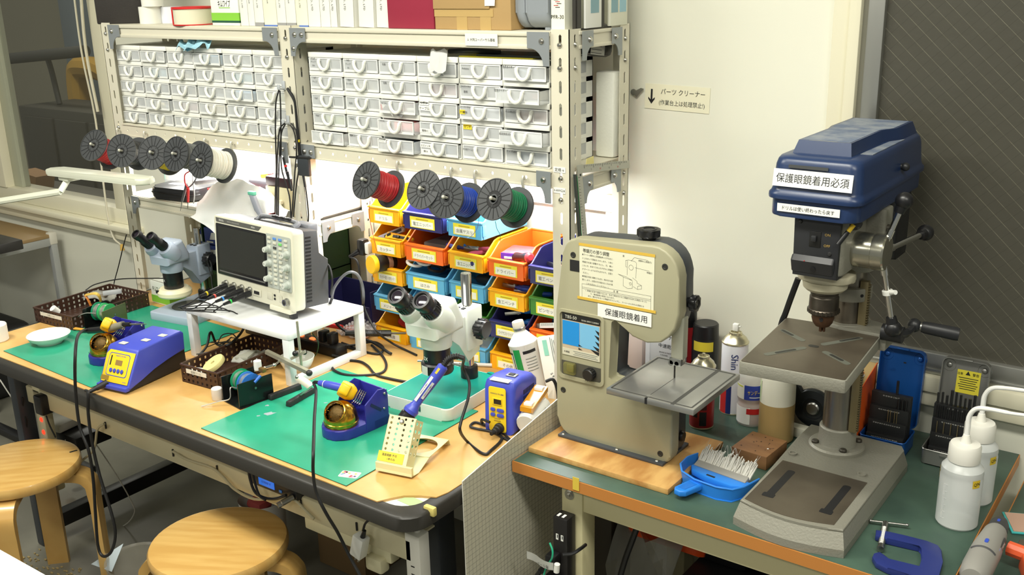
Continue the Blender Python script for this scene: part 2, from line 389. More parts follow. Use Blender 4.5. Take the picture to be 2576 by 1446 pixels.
m = at0(MB()); m.span((-2.965,1.375,0),(-2.925,1.425,.664),SLATE,.006); m.span((-2.955,1.426,.045),(-2.91,2.12,.095),mat('foot_black',(22,22,24),.4),.004); m.span((-2.97,1.34,.63),(-2.905,2.15,.664),SLATE,.005); m.build('leg',desk)
m = at0(MB()); m.span((-2.42,1.45,.60),(-1.96,2.0,.664),mat('drawer_wood',(186,128,60),.5),.003); m.build('tray',desk)
m = at0(MB()); q = P(1017,1263,z=DZ - .004)
m.prism([(-.03,-.012),(.03,-.016),(.034,.012),(-.02,.016)],0,.0008,mat('masking_tape_green',(170,190,140),.6),T(q.x + .01,q.y + .012,DZ - .0055))
q = P(1085,1275,z=DZ); m.box((0,0,0),(.028,.012,.02),mat('masking_tape',(206,190,110),.6),.003,T(q.x,q.y - .004,DZ - .006)); m.build('tape_scrap',desk)
BIRCH = mat('birch_wood',(208,170,102),.28,rgb2=(194,152,84),vscale=5,stretch=(1,9,1),coat=.3)
def stool(loc,rotz,label,hole):
    t = thing('wooden_stool',label,'stool',loc,rotz,'round birch stools')
    m = MB(); r = .166
    m.lathe([(0,.404),(r - .012,.404),(r - .004,.408),(r,.416),(r,.430),(r - .004,.437),(r - .013,.44),(0,.44)],BIRCH,n=48)
    m.build('seat',t)
    if hole:
        m = MB(); m.prism(rrect(.022,.008,.0035),.4398,.4404,BLACK,T(*hole,0) @ R('Z',30)); m.build('slot_mark',t)
    for k in range(4):
        m = MB(); m.X = R('Z',90 * k)
        path = [(.03,.392),(.10,.392),(.155,.387),(.181,.368),(.190,.33),(.190,.15),(.190,0)]
        pp = smooth([(x,0,z) for x,z in path],5); vs = []; fs = []
        for i,p in enumerate(pp):
            d = (pp[min(i + 1,len(pp) - 1)] - pp[max(0,i - 1)]).normalized(); nn = Vector((d.z,0,-d.x)) * .0125
            for sg,wy in ((1,.031),(1,-.031),(-1,-.031),(-1,.031)): vs.append(p + nn * sg * (.8 if i > 20 else 1) + Vector((0,wy,0)))
        for i in range(len(pp) - 1):
            for j in range(4): fs.append((i * 4 + j,i * 4 + (j + 1) % 4,i * 4 + 4 + (j + 1) % 4,i * 4 + 4 + j))
        fs += [(3,2,1,0),tuple(len(vs) - 4 + j for j in range(4))]
        m.add(vs,fs,BIRCH); m.build('leg',t)
    return t
stool((-2.668,1.225,0),46,'birch stool with a dark slot in its round seat, under the desk power strip',(.139,.044))
stool((-1.858,1.286,0),30,'birch stool nearest the middle of the desk front, plain round seat',None)
# ================================================================ right bench
BGREEN = mat('bench_top_green',(72,96,82),.42,rgb2=(58,80,70),vscale=7,bump=.06,bscale=90)
BEDGE = mat('bench_edge_brown',(186,122,58),.45)
BFRAME = mat('bench_frame_cream',(208,200,158),.45)
BX0,BX1,BY0,BZ = -1.205,-.292,1.610,.70
bench = thing('work_table','cream steel work table with green top and brown edge under the drill press','table',((BX0 + BX1) / 2,1.93,0))
C0 = Vector(bench.location)
m = at0(MB()); m.span((BX0 + .002,BY0 + .002,BZ - .027),(BX1 - .002,2.252,BZ),BGREEN,.001); m.build('tabletop',bench)
m = at0(MB()); m.span((BX0,BY0 - .001,BZ - .027),(BX1,BY0 + .0025,BZ - .001),BEDGE); m.span((BX1 - .0025,BY0,BZ - .027),(BX1,2.252,BZ - .001),BEDGE); m.span((BX0,BY0,BZ - .027),(BX0 + .002,2.252,BZ - .001),BEDGE); m.build('edge_band',bench)
m = at0(MB()); m.span((-1.10,1.66,.595),(BX1 - .05,1.70,.673),BFRAME,.004); m.span((-1.10,2.18,.595),(BX1 - .05,2.22,.673),BFRAME,.004); m.span((-1.10,1.70,.61),(-1.06,2.18,.673),BFRAME,.004); m.build('rail',bench)
for x in (-1.105,BX1 - .1):
    for y in (1.655,2.17):
        m = at0(MB()); m.span((x,y,0),(x + .055,y + .055,.673),BFRAME,.004)
        if y < 2:
            m.prism(circ(.0095,6),0,.006,BOLT,FRONT(x + .022,y,.632)); m.prism(circ(.012,18),0,.002,BOLT,FRONT(x + .022,y,.632)); m.prism(circ(.005,12),.006,.010,BOLT,FRONT(x + .022,y,.632))
        m.build('leg',bench)
m = at0(MB()); q = P(1450,1216,y=BY0); m.box((q.x,BY0 - .002,q.z),(.016,.001,.03),mat('yellow_tape_bit',(214,186,70),.5),M=I4); m.build('tape_scrap',bench)
b2 = thing('side_table','second green topped table at the far right edge beside the work table','table',(.1,1.9,0))
C0 = Vector(b2.location)
m = at0(MB()); m.span((-.268,1.50,.648),(.5,2.2,.672),BGREEN,.001); m.build('tabletop',b2)
m = at0(MB()); m.span((-.270,1.498,.648),(-.2675,2.2,.671),BEDGE); m.span((-.27,1.498,.648),(.5,1.5,.671),BEDGE); m.build('edge_band',b2)
for x in (-.24,.42):
    for y in (1.54,2.12):
        m = at0(MB()); m.span((x,y,0),(x + .05,y + .05,.648),BFRAME,.004); m.build('leg',b2)
# grid sheet standing between desk and bench
def gridmat(name,base,ln,p,wd):
    m = mat(name,base,.55); nt = m.node_tree; N = nt.nodes.new; L = nt.links.new; b = nt.nodes['Principled BSDF']
    tc = N('ShaderNodeTexCoord'); sp = N('ShaderNodeSeparateXYZ'); L(tc.outputs['Object'],sp.inputs[0]); o = []
    for ax,pp in (('Y',p),('Z',p)):
        c = N('ShaderNodeMath'); c.operation = 'PINGPONG'; c.inputs[1].default_value = pp / 2; L(sp.outputs[ax],c.inputs[0])
        e = N('ShaderNodeMath'); e.operation = 'LESS_THAN'; e.inputs[1].default_value = wd; L(c.outputs[0],e.inputs[0]); o.append(e)
    mx = N('ShaderNodeMath'); mx.operation = 'MAXIMUM'; L(o[0].outputs[0],mx.inputs[0]); L(o[1].outputs[0],mx.inputs[1])
    h = N('ShaderNodeMath'); h.operation = 'MULTIPLY'; h.inputs[1].default_value = .7; L(mx.outputs[0],h.inputs[0])
    x = N('ShaderNodeMix'); x.data_type = 'RGBA'; L(h.outputs[0],x.inputs[0])
    x.inputs[6].default_value = tuple(lin(v) for v in base) + (1,); x.inputs[7].default_value = tuple(lin(v) for v in ln) + (1,)
    L(x.outputs[2],b.inputs['Base Color']); return m
GRID = gridmat('grid_sheet',(196,192,172),(96,96,92),.0125,.0005)
m = MB(); rows = []
for i in range(13):
    y = 1.44 + i * .05; zt = .722 + .152 * (y - 1.437)
    rows.append([(-1.2112 + (.02 * (.62 - z) ** 2 if z < .62 else 0) * 0,y,z) for z in [.06 + (zt - .06) * j / 12 for j in range(13)]])
m.sheet([[tuple(p) for p in r] for r in rows],GRID); m.sheet([[(p[0] + .0025,p[1],p[2]) for p in r[::-1]] for r in rows],GRID)
b0 = [r[-1] for r in rows]; m.sheet([b0,[(p[0] + .0025,p[1],p[2]) for p in b0]],mat('sheet_edge',(214,212,200),.5))
b0 = rows[0]; m.sheet([[(p[0] + .0025,p[1],p[2]) for p in b0],b0],MATS['sheet_edge'])
tag(m.build('grid_board'),'grey board printed with a fine grid standing upright between desk and work table','board')
# ================================================================ steel shelving
RACK = mat('rack_paint',(214,209,190),.45)
PLATE = mat('gusset_grey',(150,155,158),.4,.35)
RY0,RY1 = 1.909,2.177
rack = thing('steel_shelving_unit','beige slotted steel shelving unit standing on the back of the desk','shelving',(-2.145,2.04,.7))
C0 = Vector(rack.location)
NP,PZ = 18,.0506
def post(x,y,fx,fy,name='post'):
    """corner at (x,y); one flange along x by fx, one along y by fy, facing outward"""
    m = at0(MB())
    wx,wy = abs(fx),abs(fy)
    # flange in the XZ plane
    Mx = FRONT(min(x,x + fx),y,.7008) if fy > 0 else frame((max(x,x + fx),y,.7008),(-1,0,0),(0,0,1),(0,1,0))
    m.perf(1,NP,wx,PZ,.0075,.030,.002,RACK,Mx)
    My = SIDE(x,min(y,y + fy),.7008) if fx < 0 else frame((x,max(y,y + fy),.7008),(0,-1,0),(0,0,1),(-1,0,0))
    m.perf(1,NP,wy,PZ,.0075,.030,.002,RACK,My)
    return m.build(name,rack)
post(-3.045,RY0,.050,.045); post(-2.142,RY0,-.051,.05); post(-1.243,RY0,-.049,.048)
post(-3.045,RY1,.045,-.045); post(-2.142,RY1,-.045,-.045); post(-1.243,RY1,-.045,-.045)
def beam(x0,x1,z0,z1,y,sgn=1,holes=False,name='beam'):
    m = at0(MB()); h = z1 - z0
    if holes:
        n = round((x1 - x0) / .0505); Mf = FRONT(x0,y,z0)
        m.perf(n,1,(x1 - x0) / n,h,.0085,.0085,.002,RACK,Mf)
        m.span((x0,y,z1 - .002),(x1,y + .03,z1),RACK); m.span((x0,y - .003,z1 - .004),(x1,y,z1),RACK,.001); m.span((x0,y - .003,z0),(x1,y,z0 + .004),RACK,.001)
    else:
        m.span((x0,y,z0),(x1,y + .003,z1),RACK); m.span((x0,y - .004,z1 - .01),(x1,y + .001,z1),RACK,.0015)
        m.span((x0,y - .004,z0),(x1,y + .001,z0 + .010),RACK,.0015); m.span((x0,y,z1 - .002),(x1,y + .03,z1),RACK); m.span((x0,y,z0),(x1,y + .02,z0 + .002),RACK)
    return m.build(name,rack)
for x0,x1 in ((-2.995,-2.193),(-2.142,-1.292)):
    beam(x0,x1,1.567,1.606,RY0 - .001); beam(x0,x1,1.251,1.291,RY0 - .001,holes=True)
    beam(x0,x1,1.567,1.606,RY1 - .006); beam(x0,x1,1.251,1.291,RY1 - .006)
beam(-2.995,-2.193,1.012,1.05,RY0 - .001); beam(-2.995,-2.193,1.012,1.05,RY1 - .006)
def sidebeam(x,z0,z1,nm='beam'):
    m = at0(MB()); m.span((x - .003,RY0 + .048,z0),(x,RY1 - .045,z1),RACK); m.span((x - .001,RY0 + .04,z1 - .008),(x + .003,RY1 - .04,z1),RACK,.001); m.span((x - .001,RY0 + .04,z0),(x + .003,RY1 - .04,z0 + .008),RACK,.001)
    m.build(nm,rack)
sidebeam(-1.244,1.567,1.606); sidebeam(-1.244,1.235,1.275); sidebeam(-2.143,1.012,1.052); sidebeam(-3.04,1.567,1.606); sidebeam(-3.04,1.012,1.05); sidebeam(-2.143,1.567,1.606)
for z,x0,x1 in ((1.606,-3.04,-2.15),(1.606,-2.15,-1.25),(1.291,-3.04,-2.15),(1.291,-2.15,-1.25),(1.05,-3.04,-2.15)):
    m = at0(MB()); m.span((x0,RY0 + .001,z - .0015),(x1,RY1 - .002,z + .0005),RACK); m.build('shelf_board',rack)
def gusset(M,flip=False,tall=.075,wide=.06,bolts=((.02,-.02),(.045,-.02),(.012,-.055))):
    m = at0(MB())
    arc = [(wide - .006 - (wide - .022) * math.sin(t),-.036 - (tall - .036) * (1 - math.cos(t))) for t in [math.radians(a) for a in range(0,91,15)]]
    poly = [(0,0),(wide,0),(wide,-.036)] + arc + [(.012,-tall),(0,-tall)]
    if flip: poly = [(-x,y) for x,y in poly]
    m.prism(poly,0,.0022,PLATE,M)
    for bx,by in bolts:
        bx = -bx if flip else bx
        m.lathe([(0,.0075),(.004,.007),(.0065,.0045),(.0075,.0022),(.0075,0)],BOLT,M @ T(bx,by,0),14)
    m.build('gusset_plate',rack)
yg = RY0 - .006
B2 = ((.02,-.02),)
for x,fl in ((-2.995,0),(-2.193,1),(-2.142,0),(-1.292,1)):
    gusset(FRONT(x,yg,1.606),fl,bolts=((.02,-.018),(.047,-.018),(.012,-.055)) if x == -2.142 else B2)
gusset(FRONT(-2.142,yg,1.291),0,bolts=((.02,-.02),(.046,-.02))); gusset(FRONT(-1.292,yg,1.291),1,wide=.04,bolts=B2); gusset(FRONT(-2.995,yg,1.05),0,tall=.06,wide=.04,bolts=B2)
gusset(FRONT(-2.193,yg,1.291),1,tall=.06,wide=.035,bolts=B2)
xs = -1.2395
for z in (1.606,1.275):
    gusset(SIDE(xs,RY0 + .048,z),0,wide=.045,tall=.065,bolts=((.03,-.02),)); gusset(SIDE(xs,RY1 - .045,z),1,wide=.045,tall=.065,bolts=((.03,-.02),))
gusset(SIDE(-2.1395,RY0 + .05,1.052),0,wide=.05,tall=.06,bolts=((.025,-.02),)); gusset(SIDE(-2.1395,RY1 - .045,1.052),1,wide=.05,tall=.06,bolts=((.025,-.02),))
m = at0(MB())
for x,y in ((-1.268,RY0),(-2.167,RY0),(-3.02,RY0)):
    for k in (17.35,16.35,11.4,10.4):
        m.lathe([(0,.006),(.0035,.0055),(.0055,.0035),(.0065,.001),(.0065,0)],BOLT,FRONT(x,y,.70 + PZ * k),12)
for y in (RY0 + .024,RY1 - .022):
    for k in (17.35,16.35,10.9,9.9): m.lathe([(0,.006),(.0035,.0055),(.0055,.0035),(.0065,.001),(.0065,0)],BOLT,SIDE(-1.243,y,.70 + PZ * k),12)
m.build('bolt_heads',rack)
# labels stuck on the shelving
def strip(px,py,w,h,lines,name,label,y=None,M=None,pm=WHITE):
    mm = MB(); q = P(px,py,y=y if y else RY0); paper(mm,M if M is not None else FRONT(q.x,(y or RY0) - .0006,q.z),w,h,lines,pm,INK)
    return tag(mm.build(name),label,'label')
strip(1408,427,.033,.013,[('定規→',.009,0,0,.029)],'tape_label','small white label above the other on the right shelf post, pointing to the ruler')
strip(1408,479,.033,.013,[('←AWG24',.008,0,0,.030)],'tape_label','lower small white label on the right shelf post, arrow pointing left')
strip(1211,100,.096,.028,[('↓ 大判ユーパーサル基板',.008,0,0,.082)],'tape_label','frosted tape label on the top beam above the drawer towers',y=RY0 - .007,pm=mat('frosted_tape',(232,232,222),.5))
# ================================================================ drawer towers
SHELL = mat('drawer_shell',(238,238,230),.35)
DCLR = clear('drawer_clear',(236,239,240),.60,.22)
DLIP = clear('drawer_lip',(244,245,242),.15,.3)
HAND = mat('handle_white',(240,240,232),.3)
CHX,CHD,DH = .1325,.19,.0492
def drawer_parts(t,pulls,labels,wdt,seed):
    m = MB(); w = wdt / 2; D = CHD; top = DH * 5 + .003
    m.span((-w,.004,0),(-w + .0022,D,top),DLIP); m.span((w - .0022,.004,0),(w,.01,top),SHELL); m.span((w - .0022,D - .03,0),(w,D,top),SHELL); m.span((-w,D - .002,0),(w,D,top),SHELL)
    for k in range(6): m.span((-w,-.001,k * DH - (.0005 if k == 0 else .0105)),(w,D,k * DH + .003),SHELL,.0012)
    for k in range(5): m.span((w - .0022,.01,k * DH + .003),(w,D - .03,k * DH + .012),SHELL); m.span((w - .002,.012,k * DH + .012),(w - .0006,D - .03,k * DH + DH),DCLR)
    m.build('tower_frame',t)
    for k in range(5):
        pull = pulls.get(k,0); z0 = (4 - k) * DH + .004; z1 = z0 + DH - .0155; y0 = -.002 - pull
        m = MB(); w2 = w - .0035
        m.span((-w2,y0,z0),(w2,y0 + .0018,z1),DCLR)
        m.span((-w2,y0 - .001,z1 - .0025),(w2,y0 + .003,z1),DLIP); m.span((-w2,y0 - .001,z0),(w2,y0 + .003,z0 + .0025),DLIP); m.span((-w2,y0 - .0005,z0),(-w2 + .003,y0 + .003,z1),DLIP); m.span((w2 - .003,y0 - .0005,z0),(w2,y0 + .003,z1),DLIP)
        m.span((-w2,y0,z0),(-w2 + .001,D - .01 - pull,z1 - .003),DCLR); m.span((w2 - .001,y0,z0),(w2,D - .01 - pull,z1 - .003),DCLR); m.span((-w2,y0,z0),(w2,D - .01 - pull,z0 + .001),DCLR)
        m.span((-.022,y0 - .0012,z0 + .002),(-.0205,y0,z1 - .004),DLIP); m.span((.0205,y0 - .0012,z0 + .002),(.022,y0,z1 - .004),DLIP); m.span((-w2 + .003,y0 - .0012,z0),(-.021,y0,z0 + .006),DLIP); m.span((.021,y0 - .0012,z0),(w2 - .003,y0,z0 + .006),DLIP)
        d = m.build('drawer',t)
        m = MB(); zc = z1 - .006
        pts = [(-.0182,y0 - .0045,zc)] + [(.0182 * math.cos(math.radians(a)),y0 - .006,zc - .003 + .0215 * math.sin(math.radians(a))) for a in range(185,356,17)] + [(.0182,y0 - .0045,zc)]
        m.tube(pts,.0044,HAND,8,3); m.box((-.019,y0 - .004,zc),(.008,.009,.007),HAND,.0025); m.box((.019,y0 - .004,zc),(.008,.009,.007),HAND,.0025)
        m.build('handle',d)
        if labels.get(k):
            m = MB(); M = FRONT(0,y0 - .0006,(z0 + z1) / 2)
            for (txt,bg,px,py,sz,ft) in labels[k]:
                if bg: m.box((px,py,.0002),(min(ft,len(txt) * sz) + .004,sz + .004,.0004),bg,M=M)
                m.text(txt,sz,INK,M @ T(px,py,.0004),fit=ft)
            m.build('label',d)
rnd = random.Random(3)
LX = -w2 if False else -.045
YTAG = mat('yellow_label',(240,216,60),.5)
def lab(s,dy=.006,bg=None,sz=.0065,x=-.044,ft=.034): return (s,bg,x,dy,sz,ft)
right_labels = [
    {0: [lab('0.1μF',.014),lab('チップ'),lab('50V',-.004)],1: [lab('1μF',.012),lab('チップ',.002)],2: [lab('10μF',.006)],3: [lab('100μF',.008)],4: []},
    {0: [lab('1kΩ',.014),lab('チップ',.004),lab('5%',-.006)],1: [lab('10kΩ',.012),lab('カーボン',.002)],2: [lab('抵抗',.0)],3: [lab('100kΩ',.008)],4: [lab('電解コン',.012)]},
    {0: [lab('金属',.008,sz=.006)],1: [lab('金属',.010,sz=.006)],2: [lab('FET(N)',.008)],3: [lab('FET(P)',.012)],4: [lab('リニア',.012,WHITE)]},
    {2: [lab('リボン',.016,WHITE,.0085),lab('ケーブル',.002,WHITE,.0085)],3: [lab('電線0.5',-.005,WHITE)],4: [lab('スズメッキ',.006,WHITE),lab('線0.6',-.008,WHITE)]},
    {0: [lab('Arduino',.006)],1: [lab('ユーパーサル',.012),lab('基板',.0)],2: [lab('ユーパーサル',.012),lab('基板',0),lab('片面',0,YTAG,x=-.054,ft=.014)],3: [lab('センサ',.012,YTAG,.0075)],4: [lab('その他マイコン',.006)]},
    {0: [lab('小信号ダイオード',.014,sz=.0075,ft=.044)],1: [lab('整流ダイオード',.012,sz=.0075,ft=.042)],2: [lab('その他LED',.008)],3: [lab('超高輝度LED',.008)],4: [lab('チップLED',.012)]}]
right_pull = [{4: .012},{},{2: .008,3: .018,4: .022},{2: .002,3: .003,4: .004},{1: .002,2: .006},{0: .004,1: .034,3: .024}]
left_pull = [{4: .004},{3: .008,0: .004},{1: .003},{0: .006,3: .004},{2: .008,3: .004},{}]
rdesc = ['clear drawer tower right of the cable bundle, first in the right bay, bottom drawer ajar','clear drawer tower second from the hanging black cables in the right bay','clear drawer tower with paper sticking out of its middle drawers, right bay','clear drawer tower with the white ribbon cable labels under the torn silver foil','clear drawer tower with yellow labels beneath the yellow sheet in the right bay','clear drawer tower against the right shelf post with its second drawer pulled out']
ldesc = ['clear drawer tower against the left shelf post, first in the left bay','clear drawer tower second from the left shelf post, pale blue bag in its second drawer','clear drawer tower third from the left shelf post, red print on its drawers','clear drawer tower under the light blue face mask with a blue top drawer','clear drawer tower fifth from the left shelf post, blue wrapper in its second drawer','clear drawer tower partly hidden behind the middle shelf post and black cables']
CHZ = 1.2925
for i in range(6):
    x = -2.106 + .1325 * i + .067
    t = thing('drawer_tower',rdesc[i],'drawer unit',(x,1.928 - (.004 if i in (2,3) else 0),CHZ),0,'clear drawer towers on the shelving')
    drawer_parts(t,right_pull[i],right_labels[i],CHX - .002,i)
    x = -3.008 + .1345 * i + .067
    t = thing('drawer_tower',ldesc[i],'drawer unit',(x,1.928,CHZ),0,'clear drawer towers on the shelving')
    ll = {k: [('10%d' % k,None,-.044,.012,.005,.02)] for k in ()}
    drawer_parts(t,left_pull[i],ll,CHX - .001,i + 10)
def contents(x00,pitch,name,label,seed,pal,special):
    m = MB(); r = random.Random(seed)
    for i in range(6):
        for k in range(5):
            cx = x00 + pitch * i + .067; z0 = CHZ + (4 - k) * DH + .006
            col = special.get((i,k))
            if col: m.box((cx + .012,1.944,z0 + .013),(.09,.022,.026),mat('bits_%d_%d_%d' % col,col,.6),.004)
            for q in range(r.choice((1,2,2,3))):
                c = r.choice(pal); s = (r.uniform(.02,.05),r.uniform(.015,.04),r.uniform(.008,.026))
                m.box((cx + r.uniform(-.03,.03),1.968 + r.uniform(-.012,.012),z0 + s[2] / 2),s,mat('bits_%d_%d_%d' % c,c,.6),.003,T(cx,1.97,0) @ R('Z',r.uniform(-40,40)) @ T(-cx,-1.97,0))
    tag(m.build(name),label,'parts',kind='stuff')
contents(-2.106,.1325,'electronic_parts_bags','bagged electronic parts lying inside the clear drawers of the right bay',5,[(196,190,175),(150,150,150),(190,120,110),(200,180,110),(120,140,170),(90,95,95),(215,215,210)],
    {(2,3): (222,130,130),(3,1): (205,130,140),(0,3): (190,205,120),(5,4): (80,120,170),(5,2): (206,150,130),(4,2): (200,205,215),(5,3): (190,190,190)})
contents(-3.008,.1345,'electronic_parts_bags','pale bagged parts lying inside the clear drawers of the left bay',9,[(214,210,196),(205,205,200),(190,196,205),(218,206,170)],
    {(3,0): (70,150,190),(4,1): (150,200,215),(4,2): (120,160,195),(1,1): (170,205,220),(3,3): (225,205,150),(5,2): (225,225,160),(2,3): (205,170,170)})
# ================================================================ things on the top shelf
TS = 1.6068
def boxthing(name,label,cat,lo,hi,m,bev=.002,group=None,extra=None,rotz=0):
    t = MB(); c = ((lo[0] + hi[0]) / 2,(lo[1] + hi[1]) / 2,lo[2])
    t.span([a - b for a,b in zip(lo,c)],[a - b for a,b in zip(hi,c)],m,bev)
    if extra: extra(t,[(b - a) for a,b in zip(lo,hi)])
    return tag(t.build(name,loc=c,rotz=rotz),label,cat,group)
a = P(245,67,y=1.90); m = MB(); m.span((0,0,0),(.150,.10,.30),mat('dark_textured',(44,40,37),.6,bump=.3,bscale=300),.004)
tag(m.build('document_case',loc=(a.x,1.90,TS),rotz=41),'dark brown textured case on the left end of the top shelf','case')
def roll(px,py,r,h,mm,label,name='tape_roll',z=TS,y=1.985,core=None,tilt=None):
    q = P(px,py,y=y); t = MB()
    t.lathe([(r * .62,0),(r,0),(r,h),(r * .62,h),(r * .62,0)],mm)
    o = t.build(name,loc=(q.x,y,z)); tag(o,label,'tape','tape rolls on the top shelf')
    if core: t = MB(); t.lathe([(r * .58,.001),(r * .625,.001),(r * .625,h - .001),(r * .58,h - .001),(r * .58,.001)],core); t.build('core',o)
    if tilt: o.rotation_euler = [math.radians(a) for a in tilt]
    return o
TAPEW = mat('tape_white',(232,232,222),.5)
roll(380,40,.036,.052,TAPEW,'white tape roll at the bottom of a stack of two beside the dark case')
roll(384,10,.034,.052,TAPEW,'white tape roll stacked on another beside the dark case',z=TS + .0525)
o = roll(432,30,.034,.05,mat('tape_pale',(222,224,232),.4),'pale tape roll with a blue core leaning behind the red tape',y=2.03,core=mat('core_blue',(50,70,180),.4))
q = P(484,35,y=1.955); t = thing('packing_tape','wide clear packing tape in a red dispenser ring on the top shelf','tape',(q.x,1.958,TS))
m = MB(); m.lathe([(.044,.002),(.058,.002),(.058,.046),(.044,.046),(.044,.002)],mat('tape_beige',(226,222,196),.35)); m.build('tape',t)
m = MB(); m.lathe([(.040,0),(.062,0),(.062,.003),(.040,.003),(.04,0)],RED); m.lathe([(.040,.047),(.061,.047),(.061,.053),(.040,.053),(.04,.047)],RED); m.span((-.066,-.03,0),(-.06,.02,.052),RED,.001); m.build('dispenser',t)
def kim(t,d):
    t.span((-d[0] / 2 - .0005,-d[1] / 2 - .0005,.008),(d[0] / 2 + .0005,d[1] / 2 + .0005,.014),mat('kim_dark',(30,80,60),.5)); t.span((-d[0] / 2 - .0005,-d[1] / 2 - .0005,.014),(d[0] / 2 + .0005,d[1] / 2 + .0005,.036),mat('kim_green',(132,196,64),.5))
    t.text('キムワイプ',.022,INK,FRONT(0,-d[1] / 2 - .0004,.062),fit=.055); t.box((0,-d[1] / 2,.05),(.05,.001,.002),MATS['kim_green'])
boxthing('tissue_box','white and green lab tissue box on the top shelf beside the binders','box',(-2.515,1.94,TS),(-2.392,2.05,TS + .09),mat('card_white',(236,238,228),.5),.001,None,kim)
BK = [mat('binder_white',(234,234,226),.5),mat('binder_cream',(236,234,212),.5),mat('binder_grey_foot',(150,150,150),.4),mat('pages',(240,238,225),.8)]
edges = [603,623,639,662,695,718,743,773,804,829,846,893,944,975]
bx = [P(e,66,y=1.935).x for e in edges]
blab = ['slim white folder next to the green tissue box','slim white folder, second after the green tissue box','white folder with a clear foot, third after the green tissue box','cream databook with a blue foot standing left of the middle shelf post','white folder with clear foot just left of the gusset bolts','white databook above the middle shelf post','cream databook with a blue foot right of the middle shelf post','white databook following the second blue footed one','white databook of medium thickness in the middle of the top shelf','thin pale blue lettered booklet between white databooks','thick white databook leaning slightly on the top shelf','thickest white databook showing its paper edge','white databook leaning against the burgundy box']
for i in range(13):
    x0,x1 = bx[i] + .0008,bx[i + 1] - .0008; wd = x1 - x0; mm = BK[1] if i in (3,6) else BK[0]
    if i in (10,11): wd = wd * .75
    t = thing('databook',blab[i],'book',((x0 + x1) / 2,1.94,TS),0,'databooks and folders on the top shelf')
    m = MB(); hh = .255 - .012 * (i % 3)
    m.span((-wd / 2,0,0),(wd / 2,.004,hh),mm,.0012); m.span((-wd / 2,.002,0),(-wd / 2 + .002,.19,hh),mm); m.span((wd / 2 - .002,.002,0),(wd / 2,.19,hh),mm)
    m.build('cover',t)
    m = MB(); m.span((-wd / 2 + .002,.004,.003),(wd / 2 - .002,.186,hh - .004),BK[3]); m.build('pages',t)
    if i in (2,4,5): m = MB(); m.span((-wd / 2,-.001,0),(wd / 2,.002,.010),BK[2]); m.build('foot_clip',t)
    if i in (3,6): m = MB(); m.span((-wd / 2,-.0008,0),(wd / 2,.002,.004),mat('foot_blue',(90,120,190),.4)); m.build('foot_clip',t)
    m = MB(); Mt = FRONT(-wd * .1,-.0004,.075) @ R('Z',-90)
    m.text('Databook' if i in (1,3,5) else 'ROHM CO., LTD',.009 if i > 6 else .007,mat('spine_ink',(70,74,84),.6),Mt,fit=.085); m.build('spine_text',t)
    if i >= 10: t.rotation_euler = (0,math.radians(2),0); t.location.z += .001
BUR = mat('burgundy_box',(150,38,62),.55)
boxthing('storage_box','burgundy cardboard box on the top shelf beside the databooks','box',(bx[13] + .006,1.93,TS),(P(1094,70,y=1.93).x - .002,2.15,TS + .28),BUR,.003)
CARD = mat('cardboard',(178,146,96),.7,bump=.15,bscale=90,stretch=(8,1,1)); CARDT = mat('packing_tape_brown',(188,158,102),.25)
x0,x1 = P(1095,72,y=1.925).x,-1.413
t = thing('cardboard_box','brown taped cardboard box on the top shelf under a loose white tag','box',((x0 + x1) / 2,1.925,TS))
m = MB(); wd = x1 - x0; m.span((-wd / 2,0,0),(wd / 2,.22,.2),CARD,.002); m.span((-wd / 2 - .001,-.004,.048),(wd * .24,.0,.2),CARD,.001); m.build('carton',t)
m = MB(); m.span((-wd * .2,-.0008,.0),(-wd * .06,.0005,.05),CARDT); m.span((wd * .11,-.0008,.0),(wd * .25,.0005,.05),CARDT); m.span((-wd / 2,-.0012,.03),(wd * .28,.0005,.0475),CARDT); m.build('tape',t)
m = MB(); m.prism([(-.017,0),(.012,0),(.018,.06),(-.016,.06)],0,.0006,WHITE,FRONT(wd * .22 + .01,-.005,.055)); m.build('paper_tag',t)
GCASE = mat('grey_case',(140,146,152),.45)
x0,x1 = P(1300,60,y=1.935).x,P(1400,60,y=1.935).x
t = thing('plastic_tool_case','rounded grey plastic tool case on the top shelf','case',(-1.365,1.94,TS + .004))
for nm,a,b in (('shell_half',-.045,-.019),('shell_half',-.017,.045)):
    m = MB(); m.prism(rrect(.30,.22,.035,5,.15,.11),a,b,GCASE,SIDE(0,0,0),.008,3); m.build(nm,t)
m = MB(); m.prism(rrect(.02,.02,.006),-.004,.004,GCASE,T(.03,.03,.0)); m.prism(rrect(.02,.02,.006),-.004,.004,GCASE,T(.03,.25,.0)); m.build('foot',t)
t = thing('instrument_box','white box with bold black letters on the right end of the top shelf','box',(-1.303,1.945,TS))
m = MB(); m.span((-.012,0,0),(.025,.19,.24),mat('card_white2',(236,236,220),.5),.001); m.build('carton',t)
m = MB(); M = FRONT(.006,-.0004,.03); m.text('PFR-30',.012,INK,M,fit=.036); M = FRONT(.006,-.0004,.075); m.box((0,0,.0002),(.03,.0015,.0004),INK,M=M)
for i in range(5): m.box((-.004 + .004 * (i % 3),-.008 - .004 * i,.0002),(.012,.0012,.0004),REDINK if i % 2 else INK,M=M)
m.build('printing',t)
DK = mat('dark_metal_bar',(50,48,44),.5)
t = thing('bookend_stand','dark metal bookend with two black uprights on the right end of the top shelf','bookend',(-1.262,1.95,TS))
for dy in (.0,.10):
    m = MB(); m.span((0,dy,.0),(.010,dy + .022,.24),DK,.002); m.span((.010,dy + .004,0),(.013,dy + .018,.24),DK); m.build('upright',t)
m = MB(); m.span((-.005,-.004,0),(.014,.15,.003),DK,.001); m.build('base',t)
